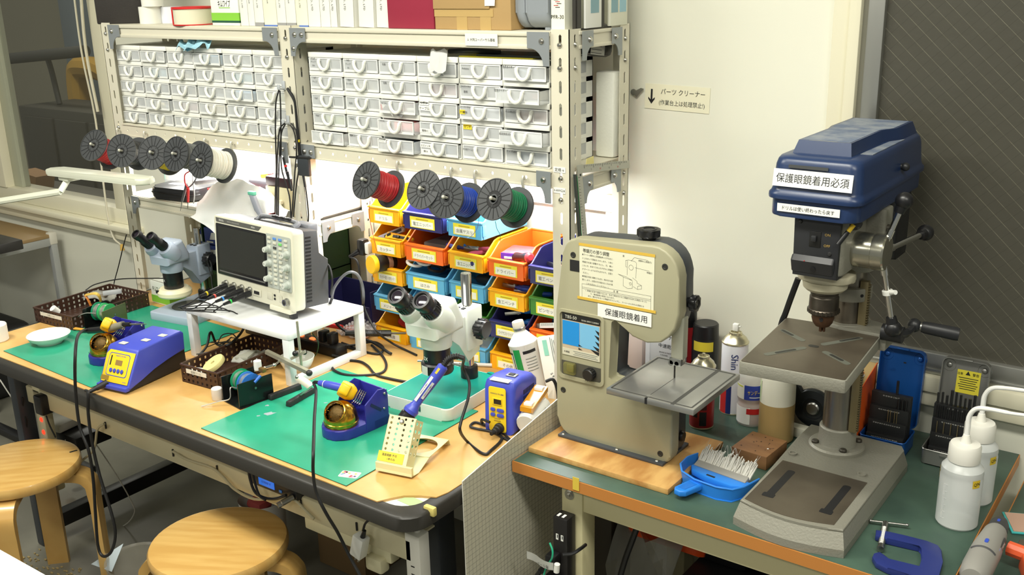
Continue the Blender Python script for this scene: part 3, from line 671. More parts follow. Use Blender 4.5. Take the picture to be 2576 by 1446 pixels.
boxthing('brochure','white brochure with small blue pictures between the black bookend uprights','brochure',(-1.2475,1.976,TS + .0035),(-1.2425,2.045,TS + .20),WHITE,.0006,None,lambda t,d: (t.box((.0028,.005,.05),(.0006,.035,.035),mat('print_teal',(130,165,175),.5)),t.text('DMM',.008,INK,SIDE(.0026,0,.08))))
boxthing('catalogue','catalogue with blue tool pictures at the far right end of the top shelf','catalogue',(-1.2475,2.08,TS + .0035),(-1.2405,2.16,TS + .22),mat('print_cream',(226,226,208),.5),.0006,None,
         lambda t,d: (t.box((.0038,-.02,.045),(.0006,.03,.03),mat('print_teal',(130,165,175),.5)),t.box((.0038,.018,.045),(.0006,.03,.03),mat('print_sky',(150,190,205),.5)),t.box((.0038,.0,.115),(.0006,.07,.045),mat('print_blue',(90,130,160),.5)),t.box((.0038,.0,.08),(.0006,.06,.004),INK)))
# ================================================================ things at the right end of the drawer shelf
SZ = 1.2925
boxthing('foam_block','tall white polystyrene block on end beside the right shelf post','block',(-1.306,2.121,SZ),(-1.253,2.166,SZ + .208),mat('polystyrene',(240,240,228),.7,bump=.5,bscale=160),.006)
m = MB(); g = []
for i in range(7):
    g.append([(-.04 + .008 * math.sin(i * 2 + j) + .012 * j / 5,-.065 + .13 * i / 6,.018 + .045 * j / 5 * (1.2 - abs(i - 3) * .12) + .006 * math.sin(i * 1.7 + j * 2)) for j in range(6)])
m.box((-.012,0,.04),(.03,.125,.072),mat('black_shiny_bag',(36,37,40),.22,bump=.8,bscale=30),.014,R('X',-6)); m.box((-.012,-.02,.062),(.026,.10,.05),MATS['black_shiny_bag'],.012,R('X',-14))
paper(m,SIDE(.0045,-.012,.035) @ R('Z',-8),.062,.052,[],mat('bag_label',(170,168,160),.5),INK)
M = SIDE(.0052,-.012,.035) @ R('Z',-8); m.box((.018,.012,.0003),(.014,.016,.0006),INK,M=M)
for i in range(6): m.box((-.006,.018 - .008 * i,.0003),(.03 if i < 2 else .046,.0012,.0006),INK,M=M)
tag(m.build('antistatic_bag',loc=(-1.272,2.083,SZ + .243)),'shiny black bag with a grey label lying on the white foam block','bag')
m = MB(); m.prism([(-.018,0),(.02,0),(.018,.022),(-.012,.02)],0,.0008,mat('note_yellow',(232,222,150),.6),SIDE(-1.2445,1.995,SZ + .001))
tag(m.build('sticky_note'),'pale yellow note at the foot of the right drawer tower','note')
m = MB(); TZ = CHZ + DH * 5 + .0032
m.span((-1.58,1.935,TZ),(-1.36,2.02,TZ + .003),mat('folder_yellow',(226,214,60),.4)); tag(m.build('yellow_folder'),'thin yellow folder lying on the drawer towers under the top shelf','folder')
m = MB(); m.span((-1.53,1.94,TZ + .0033),(-1.32,2.05,TZ + .0075),mat('folder_dark',(40,46,44),.4)); tag(m.build('dark_folder'),'thin dark folder lying on the yellow one above the drawer towers','folder')
m = MB(); m.sheet([[(-1.66 + .05 * i / 5 + .008 * j,1.925 - .012 * j - .004 * math.sin(i),1.558 - .012 * j + .004 * math.sin(i * 2 + j)) for i in range(6)] for j in range(5)],mat('silver_foil',(222,223,224),.25,.3,bump=.5,bscale=50),thick=.001)
m.tube([(-1.63,1.96,1.552),(-1.55,1.95,1.556),(-1.48,1.97,1.552)],.006,mat('foil_dark',(70,72,74),.3,.5),8)
tag(m.build('foil_bag'),'torn silver foil bag hanging from the top of the drawers under the top beam','bag')
m = MB(); mk = mat('mask_blue',(160,205,222),.7)
rows = [[(-2.665 + .115 * i / 8,1.908 + .03 * j / 4 - .008 * math.sin(i * .8),TZ - .010 + .005 * j + .018 * math.sin(i * .75 + j * .5) ** 2 + (.010 if i > 6 else 0)) for i in range(9)] for j in range(5)]
m.sheet(rows,mk,thick=.001); m.sheet([[(x + .05,y - .008,z + .004 + .008 * math.sin(x * 60)) for x,y,z in r] for r in rows],mk,thick=.001)
tag(m.build('face_mask'),'crumpled light blue face mask lying on the left drawer towers','mask')
m = MB(); m.prism([(0,0),(.025,-.006),(.045,-.022),(.04,-.004),(.015,.008),(.0,.01)],0,.001,mat('bag_clear_white',(226,226,222),.2),FRONT(-1.835,1.916,CHZ + .116)); m.box((.006,-.002,.0008),(.003,.018,.0008),RED,M=FRONT(-1.835,1.9155,CHZ + .116) @ R('Z',12))
m.prism([(.01,-.004),(.075,-.022),(.08,-.016),(.02,.006)],.001,.002,mat('bag_print_grey',(150,150,150),.4),FRONT(-1.835,1.9165,CHZ + .116))
tag(m.build('parts_bag'),'plastic parts bag with red mark squeezed out of the middle drawer tower','bag')
# ================================================================ wire spools on hooks
SPB = mat('spool_black',(66,68,70),.42); SPR = mat('spool_rib',(26,27,28),.6)
def spool(f,b,rad,wire,label,hollow=False,L=.088,yb=1.868,full=.74):
    pb = P(b[0],b[1],y=yb); d = RF + RX * ((f[0] - 1288) / FPX) + RD * ((f[1] - 723) / FPX)
    # front centre on the sight line of f, L from the back centre, the nearer solution
    oc = EYE - pb; A = d.dot(d); B = 2 * d.dot(oc); Cc = oc.dot(oc) - L * L; disc = B * B - 4 * A * Cc
    tt = (-B - math.sqrt(disc)) / (2 * A) if disc > 0 else -B / (2 * A)
    pf = EYE + d * tt; ax = (pf - pb).normalized(); LL = (pf - pb).length
    t = thing('wire_spool',label,'spool',pb,0,'wire spools hanging under the shelf')
    q = Vector((0,0,1)).rotation_difference(ax); t.rotation_mode = 'QUATERNION'; t.rotation_quaternion = q
    def flange(z0,z1,out):
        m = MB(); s = 1 if out > 0 else -1; zf = z1 if s > 0 else z0
        m.lathe([(.010,z0),(rad,z0),(rad,z1),(.010,z1),(.010,z0)],SPB,n=40)
        for k in range(18):
            m.box((rad * .68,0,zf),(rad * .5,.0018,.0016),SPR,M=R('Z',20 * k))
        m.lathe([(rad - .0022,zf - .001),(rad,zf - .001),(rad,zf + s * .0012),(rad - .0022,zf + s * .0012)],SPB,n=40)
        m.lathe([(rad * .42,zf - .001 * s),(rad * .42,zf + .0012 * s),(rad * .38,zf + .0012 * s),(rad * .38,zf - .001 * s)],SPR,n=30)
        if hollow and s > 0:
            m.lathe([(.010,zf + .001),(rad * .4,zf + .001),(rad * .4,zf + .0012),(.010,zf + .0012)],INK,n=24); m.lathe([(.0085,zf),(.0085,zf + .003),(.012,zf + .003),(.012,zf)],SPB,n=20)
            for k in range(3): m.box((rad * .28,0,zf + .001),(rad * .24,.0015,.003),SPB,M=R('Z',120 * k + 30))
        else:
            for k in range(6): m.prism(circ(.0016,8,rad * .32,0),zf + s * .0001,zf + s * .0006,INK,R('Z',60 * k + 10))
            m.lathe([(.0098,zf),(.0098,zf + s * .0006),(.006,zf + s * .0006),(.006,zf)],INK,n=20)
        m.build('flange',t)
    flange(LL - .004,LL,1); flange(0,.004,-1)
    m = MB(); r = rad * full; pr = [(.012,.0042)]; n = 13
    for k in range(n):
        z = .0045 + (LL - .009) * k / n; st = (LL - .009) / n; rr = r - .0012 * ((k * 7) % 3)
        pr += [(rr - .0012,z),(rr,z + st * .25),(rr,z + st * .75),(rr - .0012,z + st)]
    pr += [(.012,LL - .0043)]; m.lathe(pr,wire,n=36); m.build('wire_winding',t)
    hk = MB(); up = pb + Vector((0,.0,.045)); hz = 1.262
    if True:
        hk.tube([Vector((pb.x,1.90,1.2685)),Vector((pb.x,1.902,1.2685)),Vector((pb.x,1.897,1.274)),Vector((pb.x,1.894,1.262)),Vector((pb.x,1.898,pb.z + .03)),pb - ax * .012,pb + ax * .02,pf + ax * .012],.0036,mat('hook_white',(206,204,190),.35,.3),8,4)
        hk.ball(pf + ax * .012,.0048,MATS['hook_white'],n=10,k=6)
    tag(hk.build('wire_hook'),'white bent rod hook through the beam carrying the ' + label.split(' ')[2 if label.startswith('black') else 0] + ' wire spool ' + ('in the right bay' if f[0] > 800 else 'in the left bay'),'hook','rod hooks under the shelf')
    return pb,pf,ax
WR = {k: mat('wire_' + k,c,.4) for k,c in dict(red=(176,34,40),black=(46,48,50),blue=(24,62,160),green=(14,110,70),yellow=(206,186,40),grey=(104,106,104),white=(232,230,216)).items()}
RS = .0495
spool((920,453),(984,476),RS,WR['red'],'red wire on a black spool, leftmost spool of the right bay')
spool((1064,476),(1119,500),RS,WR['black'],'black wire spool half hidden behind the blue wire spool')
spool((1123,497),(1179,510),RS,WR['blue'],'blue wire on a black spool between the black and green spools')
spool((1243,501),(1299,522),RS,WR['green'],'green wire on a hollow hubbed spool nearest the right shelf post',True)
spool((235,365),(284,388),RS * 1.06,WR['red'],'red wire on a black spool, leftmost spool of the left bay')
spool((306,379),(350,387),RS * 1.06,WR['black'],'black wire spool second from the left end of the left bay')
spool((384,384),(430,399),RS * 1.06,WR['yellow'],'yellow wire on a black spool in the left bay')
spool((442,387),(500,398),RS * 1.06,WR['grey'],'grey wire on a spool turned sideways between yellow and white')
spool((505,404),(568,417),RS * 1.06,WR['white'],'white wire on a black spool nearest the middle post',full=.80)
def loosewire(pts,y,r,mm,label,name='loose_wire',n=6):
    m = MB(); m.tube([P(a,b,y=y) if not isinstance(y,(list,tuple)) else P(a,b,y=y[i]) for i,(a,b) in enumerate(pts)],r,mm,n,5)
    return tag(m.build(name),label,'wire')
loosewire([(931,505),(929,540),(936,580),(944,615),(949,635)],1.87,.0007,WR['red'],'loose red wire end dangling from the red spool')
loosewire([(1205,545),(1202,570),(1192,587),(1178,598),(1162,592)],1.87,.0008,mat('wire_bluewhite',(120,140,200),.4),'loose blue wire end curling down from the blue spool')
loosewire([(1246,556),(1250,575),(1258,590),(1258,606)],1.87,.0007,WR['green'],'loose thin wire end dangling from the green spool')
# ================================================================ probe leads hanging on the middle post
HOOKP = mat('adhesive_hook_grey',(176,180,184),.4)
for (x,y),lb in (((712,215),'upper grey adhesive hook on the middle shelf post'),((723,302),'lower grey adhesive hook on the middle shelf post')):
    m = MB(); q = P(x,y,y=RY0 - .004); m.box((0,.002,0),(.014,.004,.026),HOOKP,.002); m.box((0,-.008,-.008),(.012,.018,.006),HOOKP,.002); m.box((0,-.016,-.003),(.012,.003,.014),HOOKP,.0012)
    tag(m.build('cable_hook',loc=(q.x,RY0 - .0045,q.z)),lb,'hook')
def lead(pts,label,y=RY0 - .018,r=.0021,mm=RUBBER,cat='cable',extra=None):
    m = MB(); m.tube([P(a,b,y=y) for a,b in pts],r,mm,7,5)
    if extra: extra(m,y)
    return tag(m.build('test_lead'),label,cat,'test leads hung on the middle post')
lead([(702,225),(694,260),(693,330),(695,420),(693,480),(692,545)],'test lead hanging leftmost from the upper post hook')
lead([(704,228),(706,270),(707,340),(708,420),(722,470),(729,500),(732,548)],'test lead from the upper post hook with a red banded probe',extra=lambda m,y: (m.cyl(P(712,395,y=y - .003),P(721,432,y=y - .003),.0035,BLACK),m.cyl(P(718,415,y=y - .003),P(719.5,420,y=y - .003),.0042,RED),m.cyl(P(722,432,y=y - .003),P(734,480,y=y - .003),.0045,BLACK,.003)))
lead([(723,222),(740,250),(746,300),(750,350),(756,400),(768,470)],'thick black test lead with a yellow band on the middle post',r=.0036,extra=lambda m,y: m.cyl(P(750.5,351,y=y),P(751,357,y=y),.0044,mat('yellow_band',(220,200,30),.4)))
lead([(722,224),(742,262),(750,320),(757,390),(766,450),(776,540),(770,590)],'test lead running down the right face of the middle post',y=RY0 - .012)
lead([(716,310),(704,325),(699,370),(697,440),(696,552)],'test lead hanging left from the lower post hook',y=RY0 - .024)
lead([(718,312),(708,335),(703,390),(701,450),(700,548)],'test lead hanging inside the left loop of the lower post hook',y=RY0 - .024)
lead([(732,310),(744,328),(750,370),(752,420),(745,470),(738,545)],'test lead hanging right from the lower post hook',y=RY0 - .022)
lead([(730,314),(741,335),(746,380),(742,430),(736,520),(733,548)],'test lead hanging inside the right loop of the lower post hook',y=RY0 - .026)
m = MB(); q0 = P(768,380,y=1.897); q1 = P(760,440,y=1.897)
m.span((q1.x - .004,1.885,q1.z),(q0.x + .018,1.898,q0.z - .012),mat('dark_clip',(52,56,60),.4),.003); m.tube([P(728,395,y=1.889),P(750,396,y=1.886),P(782,398,y=1.886)],.003,RUBBER,7,4)
tag(m.build('clip_holder'),'dark clip under the gusset at the foot of the cables on the middle post','clip')

# ================================================================ rulers hooked on the right post
def V(px,py): return P(px,py,x=-1.233)
t = thing('steel_square','steel carpenter square hooked behind the right shelf post','ruler',V(1452,425)); O = Vector(t.location)
h0,h1,v1 = V(1452,426) - O,V(1583,413) - O,V(1466,600) - O; u = (h1 - h0).normalized(); vd = (v1 - h0).normalized()
RUL = mat('ruler_steel',(176,176,168),.35,.6)
m = MB(); L = (h1 - h0).length; Mh = frame(h0,u,vd * -1,u.cross(-vd)); m.box((L / 2,0,0),(L,.020,.0015),RUL,M=Mh)
for i in range(25): m.box((.03 + .0082 * i,.007 - (.002 if i % 5 == 0 else 0),.0009),(.0007,.004 if i % 5 else .008,.0004),INK,M=Mh)
for i,s in ((3,'5'),(8,'10'),(13,'15'),(18,'20')): m.text(s,.0065,REDINK if s in ('10','20') else INK,Mh @ T(.035 + .0082 * i,-.003,.0009))
L2 = (v1 - h0).length; Mv = frame(h0,vd,u,vd.cross(u)); Mv = frame(h0,u,-vd,u.cross(-vd)); m.box((.010,-L2 / 2,-.0002),(.020,L2,.0015),RUL,M=Mv)
for i in range(26): m.box((.004,-.02 - .0072 * i,.0008),(.005 if i % 5 else .009,.0007,.0004),INK,M=Mv)
m.prism(circ(.003,12),.0006,.0010,INK,Mv @ T(.011,-.014,0)); m.build('blade',t)
m = MB(); a = V(1443,438) - O; b = V(1456,600) - O; d = (b - a).normalized(); m.box((0,-(b - a).length / 2,0),(.014,(b - a).length,.003),mat('ruler_dark',(44,50,48),.4),.0006,frame(a,u,-d,u.cross(-d))); m.box((.005,-(b - a).length / 2,.0018),(.002,(b - a).length * .95,.0006),mat('ruler_green',(30,120,60),.4),M=frame(a,u,-d,u.cross(-d)))
tag(m.build('dark_ruler',loc=O + Vector((.004,0,0))),'dark ruler with a green edge hanging beside the steel square','ruler')
# ================================================================ parts bins under the right bay
BC = {k: mat('bin_' + k,c,.4) for k,c in dict(yellow=(250,178,20),orange=(248,112,30),navy=(44,44,104),sky=(96,176,222),green=(66,128,48)).items()}
BLAB = mat('bin_label_white',(244,242,230),.5); BYEL = mat('bin_label_yellow',(240,224,60),.5)
BROWS = (1.058,.966,.881,.793,.7005); BCOLS = ((-1.948,.127),(-1.803,.150),(-1.654,.128),(-1.519,.127),(-1.385,.127)); BYF = 2.028
m = MB(); m.span((-2.02,2.238,.7005),(-1.99,2.252,1.17),RACK,.001); m.span((-1.345,2.238,.7005),(-1.315,2.252,1.17),RACK,.001)
for z in BROWS: m.span((-2.02,2.236,z + .066),(-1.315,2.239,z + .080),RACK)
tag(m.build('bin_rail'),'beige hanging rail frame behind the coloured parts bins','rail')
def bin_(r,c,col,text,label,dep=.2):
    x,w = BCOLS[c]; w -= .006; mm = BC[col]; t = thing('parts_bin',label,'bin',(x,BYF,BROWS[r]),0,'coloured parts bins')
    m = MB(); h = w / 2; zf,zb = .047,.083
    m.span((-h + .006,.004,0),(h - .006,dep,.003),mm,.001); m.span((-h + .004,dep - .003,0),(h - .004,dep,zb),mm,.001)
    prof = [(.002,0),(dep,0),(dep,zb),(.062,zb),(.048,zb - .004),(.006,zf),(-.004,zf - .002)]
    for s in (-1,1):
        m.prism(prof,-.0012,.0012,mm,T(s * (h - .003),0,0) @ frame((0,0,0),(0,1,0),(0,0,1),(1,0,0)),.0004,1)
        m.tube([(s * h - s * .002,-.003,zf),(s * h - s * .002,.006,zf + .001),(s * h - s * .002,.048,zb - .003),(s * h - s * .002,.062,zb),(s * h - s * .002,dep,zb)],.0028,mm,6,0)
        m.span((s * h - .004,-.003,.008),(s * h + .004 * 0,.012,zf - .008),mm,.002)
    m.prism([(-.006,0),(.002,0),(.0045,zf),(-.0065,zf)][::-1],-h + .004,h - .004,mm,frame((0,0,0),(0,1,0),(0,0,1),(1,0,0)),.0006,1)
    m.span((-h,-.010,zf - .004),(h,.004,zf + .002),mm,.0025); m.tube([(-h + .003,dep - .002,zb),(h - .003,dep - .002,zb)],.003,mm,6,0)
    m.build('tray',t)
    m = MB(); M = FRONT(0,-.0068,.022); lw = w * .62; m.box((0,0,.0004),(lw,.031,.0008),BYEL,M=M); m.box((0,-.004,.0009),(lw * .88,.019,.0006),BLAB,M=M)
    m.box((0,.0095,.0009),(lw * .5,.003,.0003),mat('bin_label_print',(190,160,30),.5),M=M)
    m.text(text,.0115,mat('bin_label_ink',(110,110,105),.6),M @ T(0,-.004,.0012),fit=lw * .74); m.build('label',t)
    return t
bin_(0,0,'yellow','ドリル','yellow parts bin at the top left of the bin wall below the red wire spool')
bin_(0,1,'navy','電工ニッパー','navy blue parts bin in the top row under the black wire spool')
bin_(0,2,'sky','金属ヤスリ','light blue parts bin in the top row under the blue wire spool')
bin_(1,0,'yellow','カッター','yellow parts bin holding the grey and yellow box cutters')
bin_(1,1,'orange','ドライバーセット','orange parts bin holding a grey driver set case')
bin_(1,2,'yellow','金工ニッパー','yellow parts bin with blue and pink handled nippers')
bin_(1,3,'orange','ドライバー','large orange parts bin holding pink screwdriver packs, under the green spool')
bin_(1,4,'navy','電工ペンチ','navy blue parts bin beside the right shelf post with red handled pliers')
bin_(2,0,'yellow','カッター替刃・大判リーマ','yellow parts bin holding a black jar with a yellow lid')
bin_(2,1,'sky','はさみ','light blue parts bin holding the white and black scissors')
bin_(2,2,'sky','ピン','light blue parts bin behind the chrome microscope pillar')
bin_(2,3,'yellow','金工ペンチ','yellow parts bin with dark blue handled pliers')
bin_(2,4,'green','ピンセット','green parts bin with a tweezers label beside the band saw')
bin_(3,0,'sky','メジャー','light blue parts bin left of the white microscope eyepieces')
bin_(3,1,'sky','テープ','light blue parts bin mostly hidden behind the white microscope head')
bin_(3,2,'green','ヤスリ','dark green parts bin behind the white microscope arm')
bin_(3,3,'navy','ワイヤストリッパー','navy blue parts bin packed with blue handled wire strippers')
bin_(3,4,'orange','ノギス','red orange parts bin with a caliper sticking out')
bin_(4,0,'yellow','工具類','yellow parts bin on the desk beside the bubble wrap')
bin_(4,1,'sky','六角レンチ','light blue parts bin on the desk behind the black microscope objective')
bin_(4,2,'sky','テープ','light blue parts bin on the desk holding a white and blue bottle')
bin_(4,3,'yellow','その他','yellow parts bin on the desk behind the white spout can')
bin_(4,4,'orange','その他','orange parts bin on the desk behind the white cartons')
def inbin(r,c,dx=0,dy=.06,dz=.012): return (BCOLS[c][0] + dx,BYF + dy,BROWS[r] + dz)
def pliers(loc,rot,c1,c2,label,hl=.085,name='pliers'):
    t = thing(name,label,'tool',loc,0,'hand tools in the bins',rot); t.scale = (.82,) * 3
    m = MB(); m.prism([(0,-.014),(.018,-.014),(.055,-.004),(.055,.004),(.018,.014),(0,.014)],-.006,.006,STEEL,bev=.001); m.prism(circ(.006,14,.01,0),-.008,.008,STEEL); m.build('jaw',t)
    for s,c in ((1,c1),(-1,c2)):
        m = MB(); m.tube([(.004,s * .008,0),(-.02,s * .018,0),(-hl * .6,s * .026,0),(-hl,s * .022,0)],[.005,.0075,.0085,.008,.006],c,8,5); m.build('handle',t)
    return t
def driver(loc,rot,c,label,tip=STEEL,cap=None):
    t = thing('screwdriver',label,'tool',loc,0,'hand tools in the bins',rot)
    m = MB(); m.lathe([(0,-.05),(.011,-.048),(.013,-.03),(.010,-.01),(.013,.02),(.012,.045),(.006,.05),(0,.05)],c,R('Y',90)); m.build('handle',t)
    if cap: m = MB(); m.lathe([(0,-.0545),(.008,-.054),(.0135,-.049),(.0135,-.044),(.0,-.044)],cap,R('Y',90)); m.build('cap',t)
    m = MB(); m.cyl((.049,0,0),(.12,0,0),.003,tip); m.build('shaft',t)
def scissors(loc,rot,c,label):
    t = thing('scissors',label,'scissors',loc,0,'hand tools in the bins',rot); t.scale = (.85,) * 3
    for s in (-1,1):
        m = MB(); m.prism([(0,-.004),(.08,0),(.08,.002),(0,.006)],s * .001,s * .001 + .0014,STEEL,R('Z',s * 4)); m.build('blade',t)
        m = MB(); m.tube([(0,0,0),(-.015,s * .008,0)] + [(-.042 + .026 * math.cos(math.radians(a)),s * (.02 + .015 * math.sin(math.radians(a))),0) for a in range(0,361,30)],.0052,c,8,3); m.build('handle',t)
PINKC = clear('pink_pack',(240,120,130),.45,.15,.1); HBL = mat('handle_blue',(20,70,170),.4); HPK = mat('handle_pink',(216,96,120),.4); HRD = mat('handle_red',(205,60,70),.4); HSK = mat('handle_sky',(40,130,230),.4)
def cutter(loc,rot,c,label):
    t = thing('box_cutter',label,'knife',loc,0,'hand tools in the bins',rot)
    m = MB(); m.prism([(-.05,-.009),(.05,-.008),(.055,.002),(.05,.009),(-.045,.011)],-.005,.005,c,bev=.002); m.build('body',t)
    m = MB(); m.span((-.02,-.004,.005),(.045,.004,.006),BLACK); m.box((.0,0,.008),(.014,.008,.005),BLACK,.001); m.build('slider',t)
cutter(inbin(1,0,-.012,.03,.052),(70,-25,10),mat('cutter_grey',(150,156,172),.35),'grey box cutter sticking up from the yellow cutter bin')
cutter(inbin(1,0,.025,.025,.050),(60,0,0),YEL,'yellow box cutter lying in the yellow cutter bin')
cutter(inbin(1,0,.0,.07,.03),(80,10,20),BLACK,'black box cutter lying deeper in the yellow cutter bin')
boxthing('driver_set_case','grey driver set case tilted inside the orange bin','case',(-.05 + BCOLS[1][0],BYF + .05,BROWS[1] + .0045),(.055 + BCOLS[1][0],BYF + .17,BROWS[1] + .042),mat('case_grey',(140,138,132),.4),.004)
pliers(inbin(1,2,.0,.06,.045),(25,0,168 + 20),HPK,HPK,'pink handled nippers across the yellow nipper bin')
pliers(inbin(1,2,.035,.05,.040),(20,-10,60),HPK,mat('handle_navy',(40,40,110),.4),'navy and pink nippers hanging over the edge of the yellow nipper bin',.075)
pliers(inbin(1,2,-.045,.05,.046),(0,10,10),HSK,mat('handle_navy',(40,40,110),.4),'nippers with sky blue handle tips at the left of the yellow nipper bin',.06)
m = MB(); m.span((-.045,-.03,0),(.05,.05,.028),PINKC,.004); m.span((-.045,-.032,.002),(.0,-.03,.026),mat('pack_purple',(90,60,190),.4)); m.box((-.02,-.0325,.014),(.03,.001,.006),WHITE); m.cyl((-.03,.0,.016),(.04,.03,.016),.007,HRD); m.cyl((-.02,-.02,.016),(.045,.005,.014),.006,HRD)
tag(m.build('screwdriver_pack',loc=inbin(1,3,-.005,.07,.03),rotz=12),'pink clear pack of screwdrivers in the large orange bin','pack')
driver(inbin(1,3,.02,.035,.051),(0,12,155),BLACK,'black screwdriver with red ring handle lying over the orange bin edge',cap=HRD)
pliers(inbin(1,4,-.01,.06,.035),(15,0,165),HRD,HRD,'red handled pliers lying in the navy bin')
pliers(inbin(1,4,.03,.065,.045),(15,0,190),mat('handle_teal',(40,170,150),.4),HRD,'pliers with a teal handle in the navy bin',.07)
t = thing('blade_jar','black jar with a yellow lid lying in the yellow blade bin','jar',inbin(2,0,-.022,-.032,.062),0,None,(86,0,-14)); t.scale = (.74,) * 3
m = MB(); m.lathe([(0,-.085),(.030,-.085),(.033,-.08),(.033,.0),(0,.0)],BLACK); m.build('body',t)
m = MB(); m.lathe([(.0,.0005),(.035,.0005),(.036,.003),(.036,.018),(.034,.021),(0,.0215)],YEL); m.build('lid',t)
m = MB(); m.lathe([(.0333,-.065),(.0335,-.065),(.0335,-.045),(.0333,-.045)],mat('jar_print',(170,130,110),.5)); m.build('label',t)
scissors(inbin(2,1,-.035,.05,.066),(20,12,20),WPLAS,'white scissors on the left of the light blue scissors bin')
scissors(inbin(2,1,.0,.05,.076),(25,10,5),WPLAS,'white scissors lying across the middle of the scissors bin')
scissors(inbin(2,1,.035,.062,.058),(20,10,20),BLACK,'black scissors at the right of the light blue scissors bin')
driver(inbin(2,2,.015,.075,.04),(0,8,165),mat('handle_dark',(50,52,56),.4),'dark handled tool lying in the light blue bin behind the microscope pillar')
pliers(inbin(2,3,-.005,.05,.046),(10,0,185),HBL,HBL,'blue handled pliers with tips over the yellow pliers bin edge',.07)
pliers(inbin(2,3,.03,.06,.034),(10,0,200),HBL,mat('handle_dark',(50,52,56),.4),'blue and dark handled pliers deeper in the yellow pliers bin',.08)
for i,(dx,dz,l) in enumerate(((-.036,.056,'upper left'),(-.006,.062,'topmost'),(-.034,.026,'lower left'),(-.002,.028,'lower right'))):
    pliers(inbin(3,3,dx + .028,.07 + .022 * (i % 2),dz),(14,8,212),HSK,HSK,l + ' pair of blue handled wire strippers in the navy bin',.075,'wire_stripper')
t = thing('caliper','steel caliper with a white scale sticking out of the red orange bin','caliper',inbin(3,4,-.0,.01,.062),0,None,(70,-14,-8))
m = MB(); m.span((-.07,-.006,0),(.05,.006,.002),STEEL); m.prism([(.01,-.02),(.02,-.006),(.03,-.006),(.03,.02),(.022,.006),(.01,.006)],0,.003,STEEL); m.build('beam',t)
m = MB(); m.span((-.04,-.007,.002),(.015,.007,.006),mat('scale_white',(225,225,222),.4),.001)
for i in range(9): m.box((-.033 + .005 * i,.002,.0063),(.0008,.006,.0006),INK)
m.build('slide',t)
m = MB(); m.lathe([(0,0),(.028,0),(.03,.002),(.03,.024),(.028,.026),(0,.026)],mat('tape_measure_dark',(40,52,48),.4),R('X',90)); m.span((-.006,-.03,-.03),(.012,-.026,.0),STEEL)
tag(m.build('tape_measure',loc=inbin(3,0,.02,.06,.036)),'dark round tape measure in the light blue bin','tool')
driver(inbin(4,0,.0,.07,.03),(0,0,160),HRD,'red handled tool lying in the yellow bin on the desk')
t = thing('glue_bottle','white bottle with a blue cap standing in a light blue bin','bottle',inbin(4,2,.02,.07,.0035)); m = MB(); m.lathe([(0,0),(.03,0),(.032,.004),(.032,.05),(.02,.06),(0,.06)],WPLAS); m.build('body',t)
m = MB(); m.lathe([(.0,.0605),(.022,.0605),(.022,.08),(.02,.082),(0,.082)],mat('cap_blue',(20,70,180),.4)); m.build('cap',t)
m = MB(); m.lathe([(0,0),(.022,0),(.023,.002),(.023,.05),(.022,.052),(0,.052)],WPLAS); m.lathe([(.0232,.02),(.0235,.02),(.0235,.026),(.0232,.026)],INK)
tag(m.build('white_jar',loc=inbin(4,3,-.005,.06,.0035)),'small white jar standing in the yellow bin behind the spout can','jar')
# ================================================================ low shelf of the left bay
LZ = 1.0512
PVC = mat('pouch_black',(40,40,42),.35,bump=.2,bscale=60)
def pouch():
    q = P(470,485,y=1.99); t = thing('zip_pouch','black padded meter pouch on the low shelf beside the left post','pouch',(q.x,1.985,LZ),8)
    m = MB(); m.prism(rrect(.20,.13,.03,5),.001,.040,PVC,None,.012,3); m.build('body',t)
    m = MB(); m.tube([(x * 1.01,y * 1.01,.022) for x,y in rrect(.20,.13,.03,4)] ,.0025,mat('zip_dark',(24,24,26),.5),6,0); m.build('zip',t)
    m = MB(); m.prism(rrect(.07,.03,.01),.0402,.0408,mat('pouch_patch',(120,120,120),.3),T(-.03,0,0)); m.build('patch',t)
pouch()
m = MB(); m.span((-.13,-.04,0),(.13,.04,.05),mat('device_white',(228,230,232),.4),.004); m.span((-.13,-.041,.012),(.10,-.04,.02),mat('device_grey',(170,174,178),.4)); m.span((-.131,-.04,.0),(-.128,.04,.05),mat('device_mint',(150,210,190),.4))
tag(m.build('white_device',loc=(P(470,440,y=2.11).x + .05,2.115,LZ),rotz=0),'white and grey case behind the black pouch on the low shelf','device')
def probe(pts,y,c,label,rr=.005):
    m = MB(); m.tube([P(a,b,y=y) for a,b in pts[:-2]],.0022,c,7,5); m.cyl(P(*pts[-3],y=y),P(*pts[-2],y=y),rr,c,rr * .7); m.cyl(P(*pts[-2],y=y),P(*pts[-1],y=y),rr * .4,STEEL,.0008)
    tag(m.build('meter_probe'),label,'probe','meter probes over the low shelf edge')
probe([(478,430),(465,440),(466,462),(473,473),(473,508),(472,524)],1.885,mat('probe_red',(226,60,60),.4),'red meter probe hanging over the low shelf edge')
probe([(500,430),(490,455),(476,470),(470,463),(458,506),(454,530)],1.890,mat('probe_grey',(110,110,112),.4),'grey meter probe hanging beside the red one')
m = MB(); m.tube([P(a,b,y=1.892) for a,b in ((484,432),(486,460),(489,490),(487,512))],.002,mat('lead_white',(220,220,220),.4),7,5); tag(m.build('white_lead'),'thin white lead hanging over the low shelf edge right of the red probe','cable')
q = P(600,470,y=2.03)
def tangle(name,label,c,seed,box,r,n=14):
    m = MB(); rr = random.Random(seed)
    pts = [Vector((q.x - .02 + rr.uniform(-box[0],box[0]),2.03 + rr.uniform(-box[1],box[1]),LZ + box[2] + rr.uniform(.0,.016))) for _ in range(n)]
    m.tube(pts,r,c,6,5); tag(m.build(name),label,'cable')
tangle('red_lead_coil','tangled red leads heaped on the low shelf',mat('probe_red',(226,60,60),.4),4,(.10,.05,.034),.0032,22)
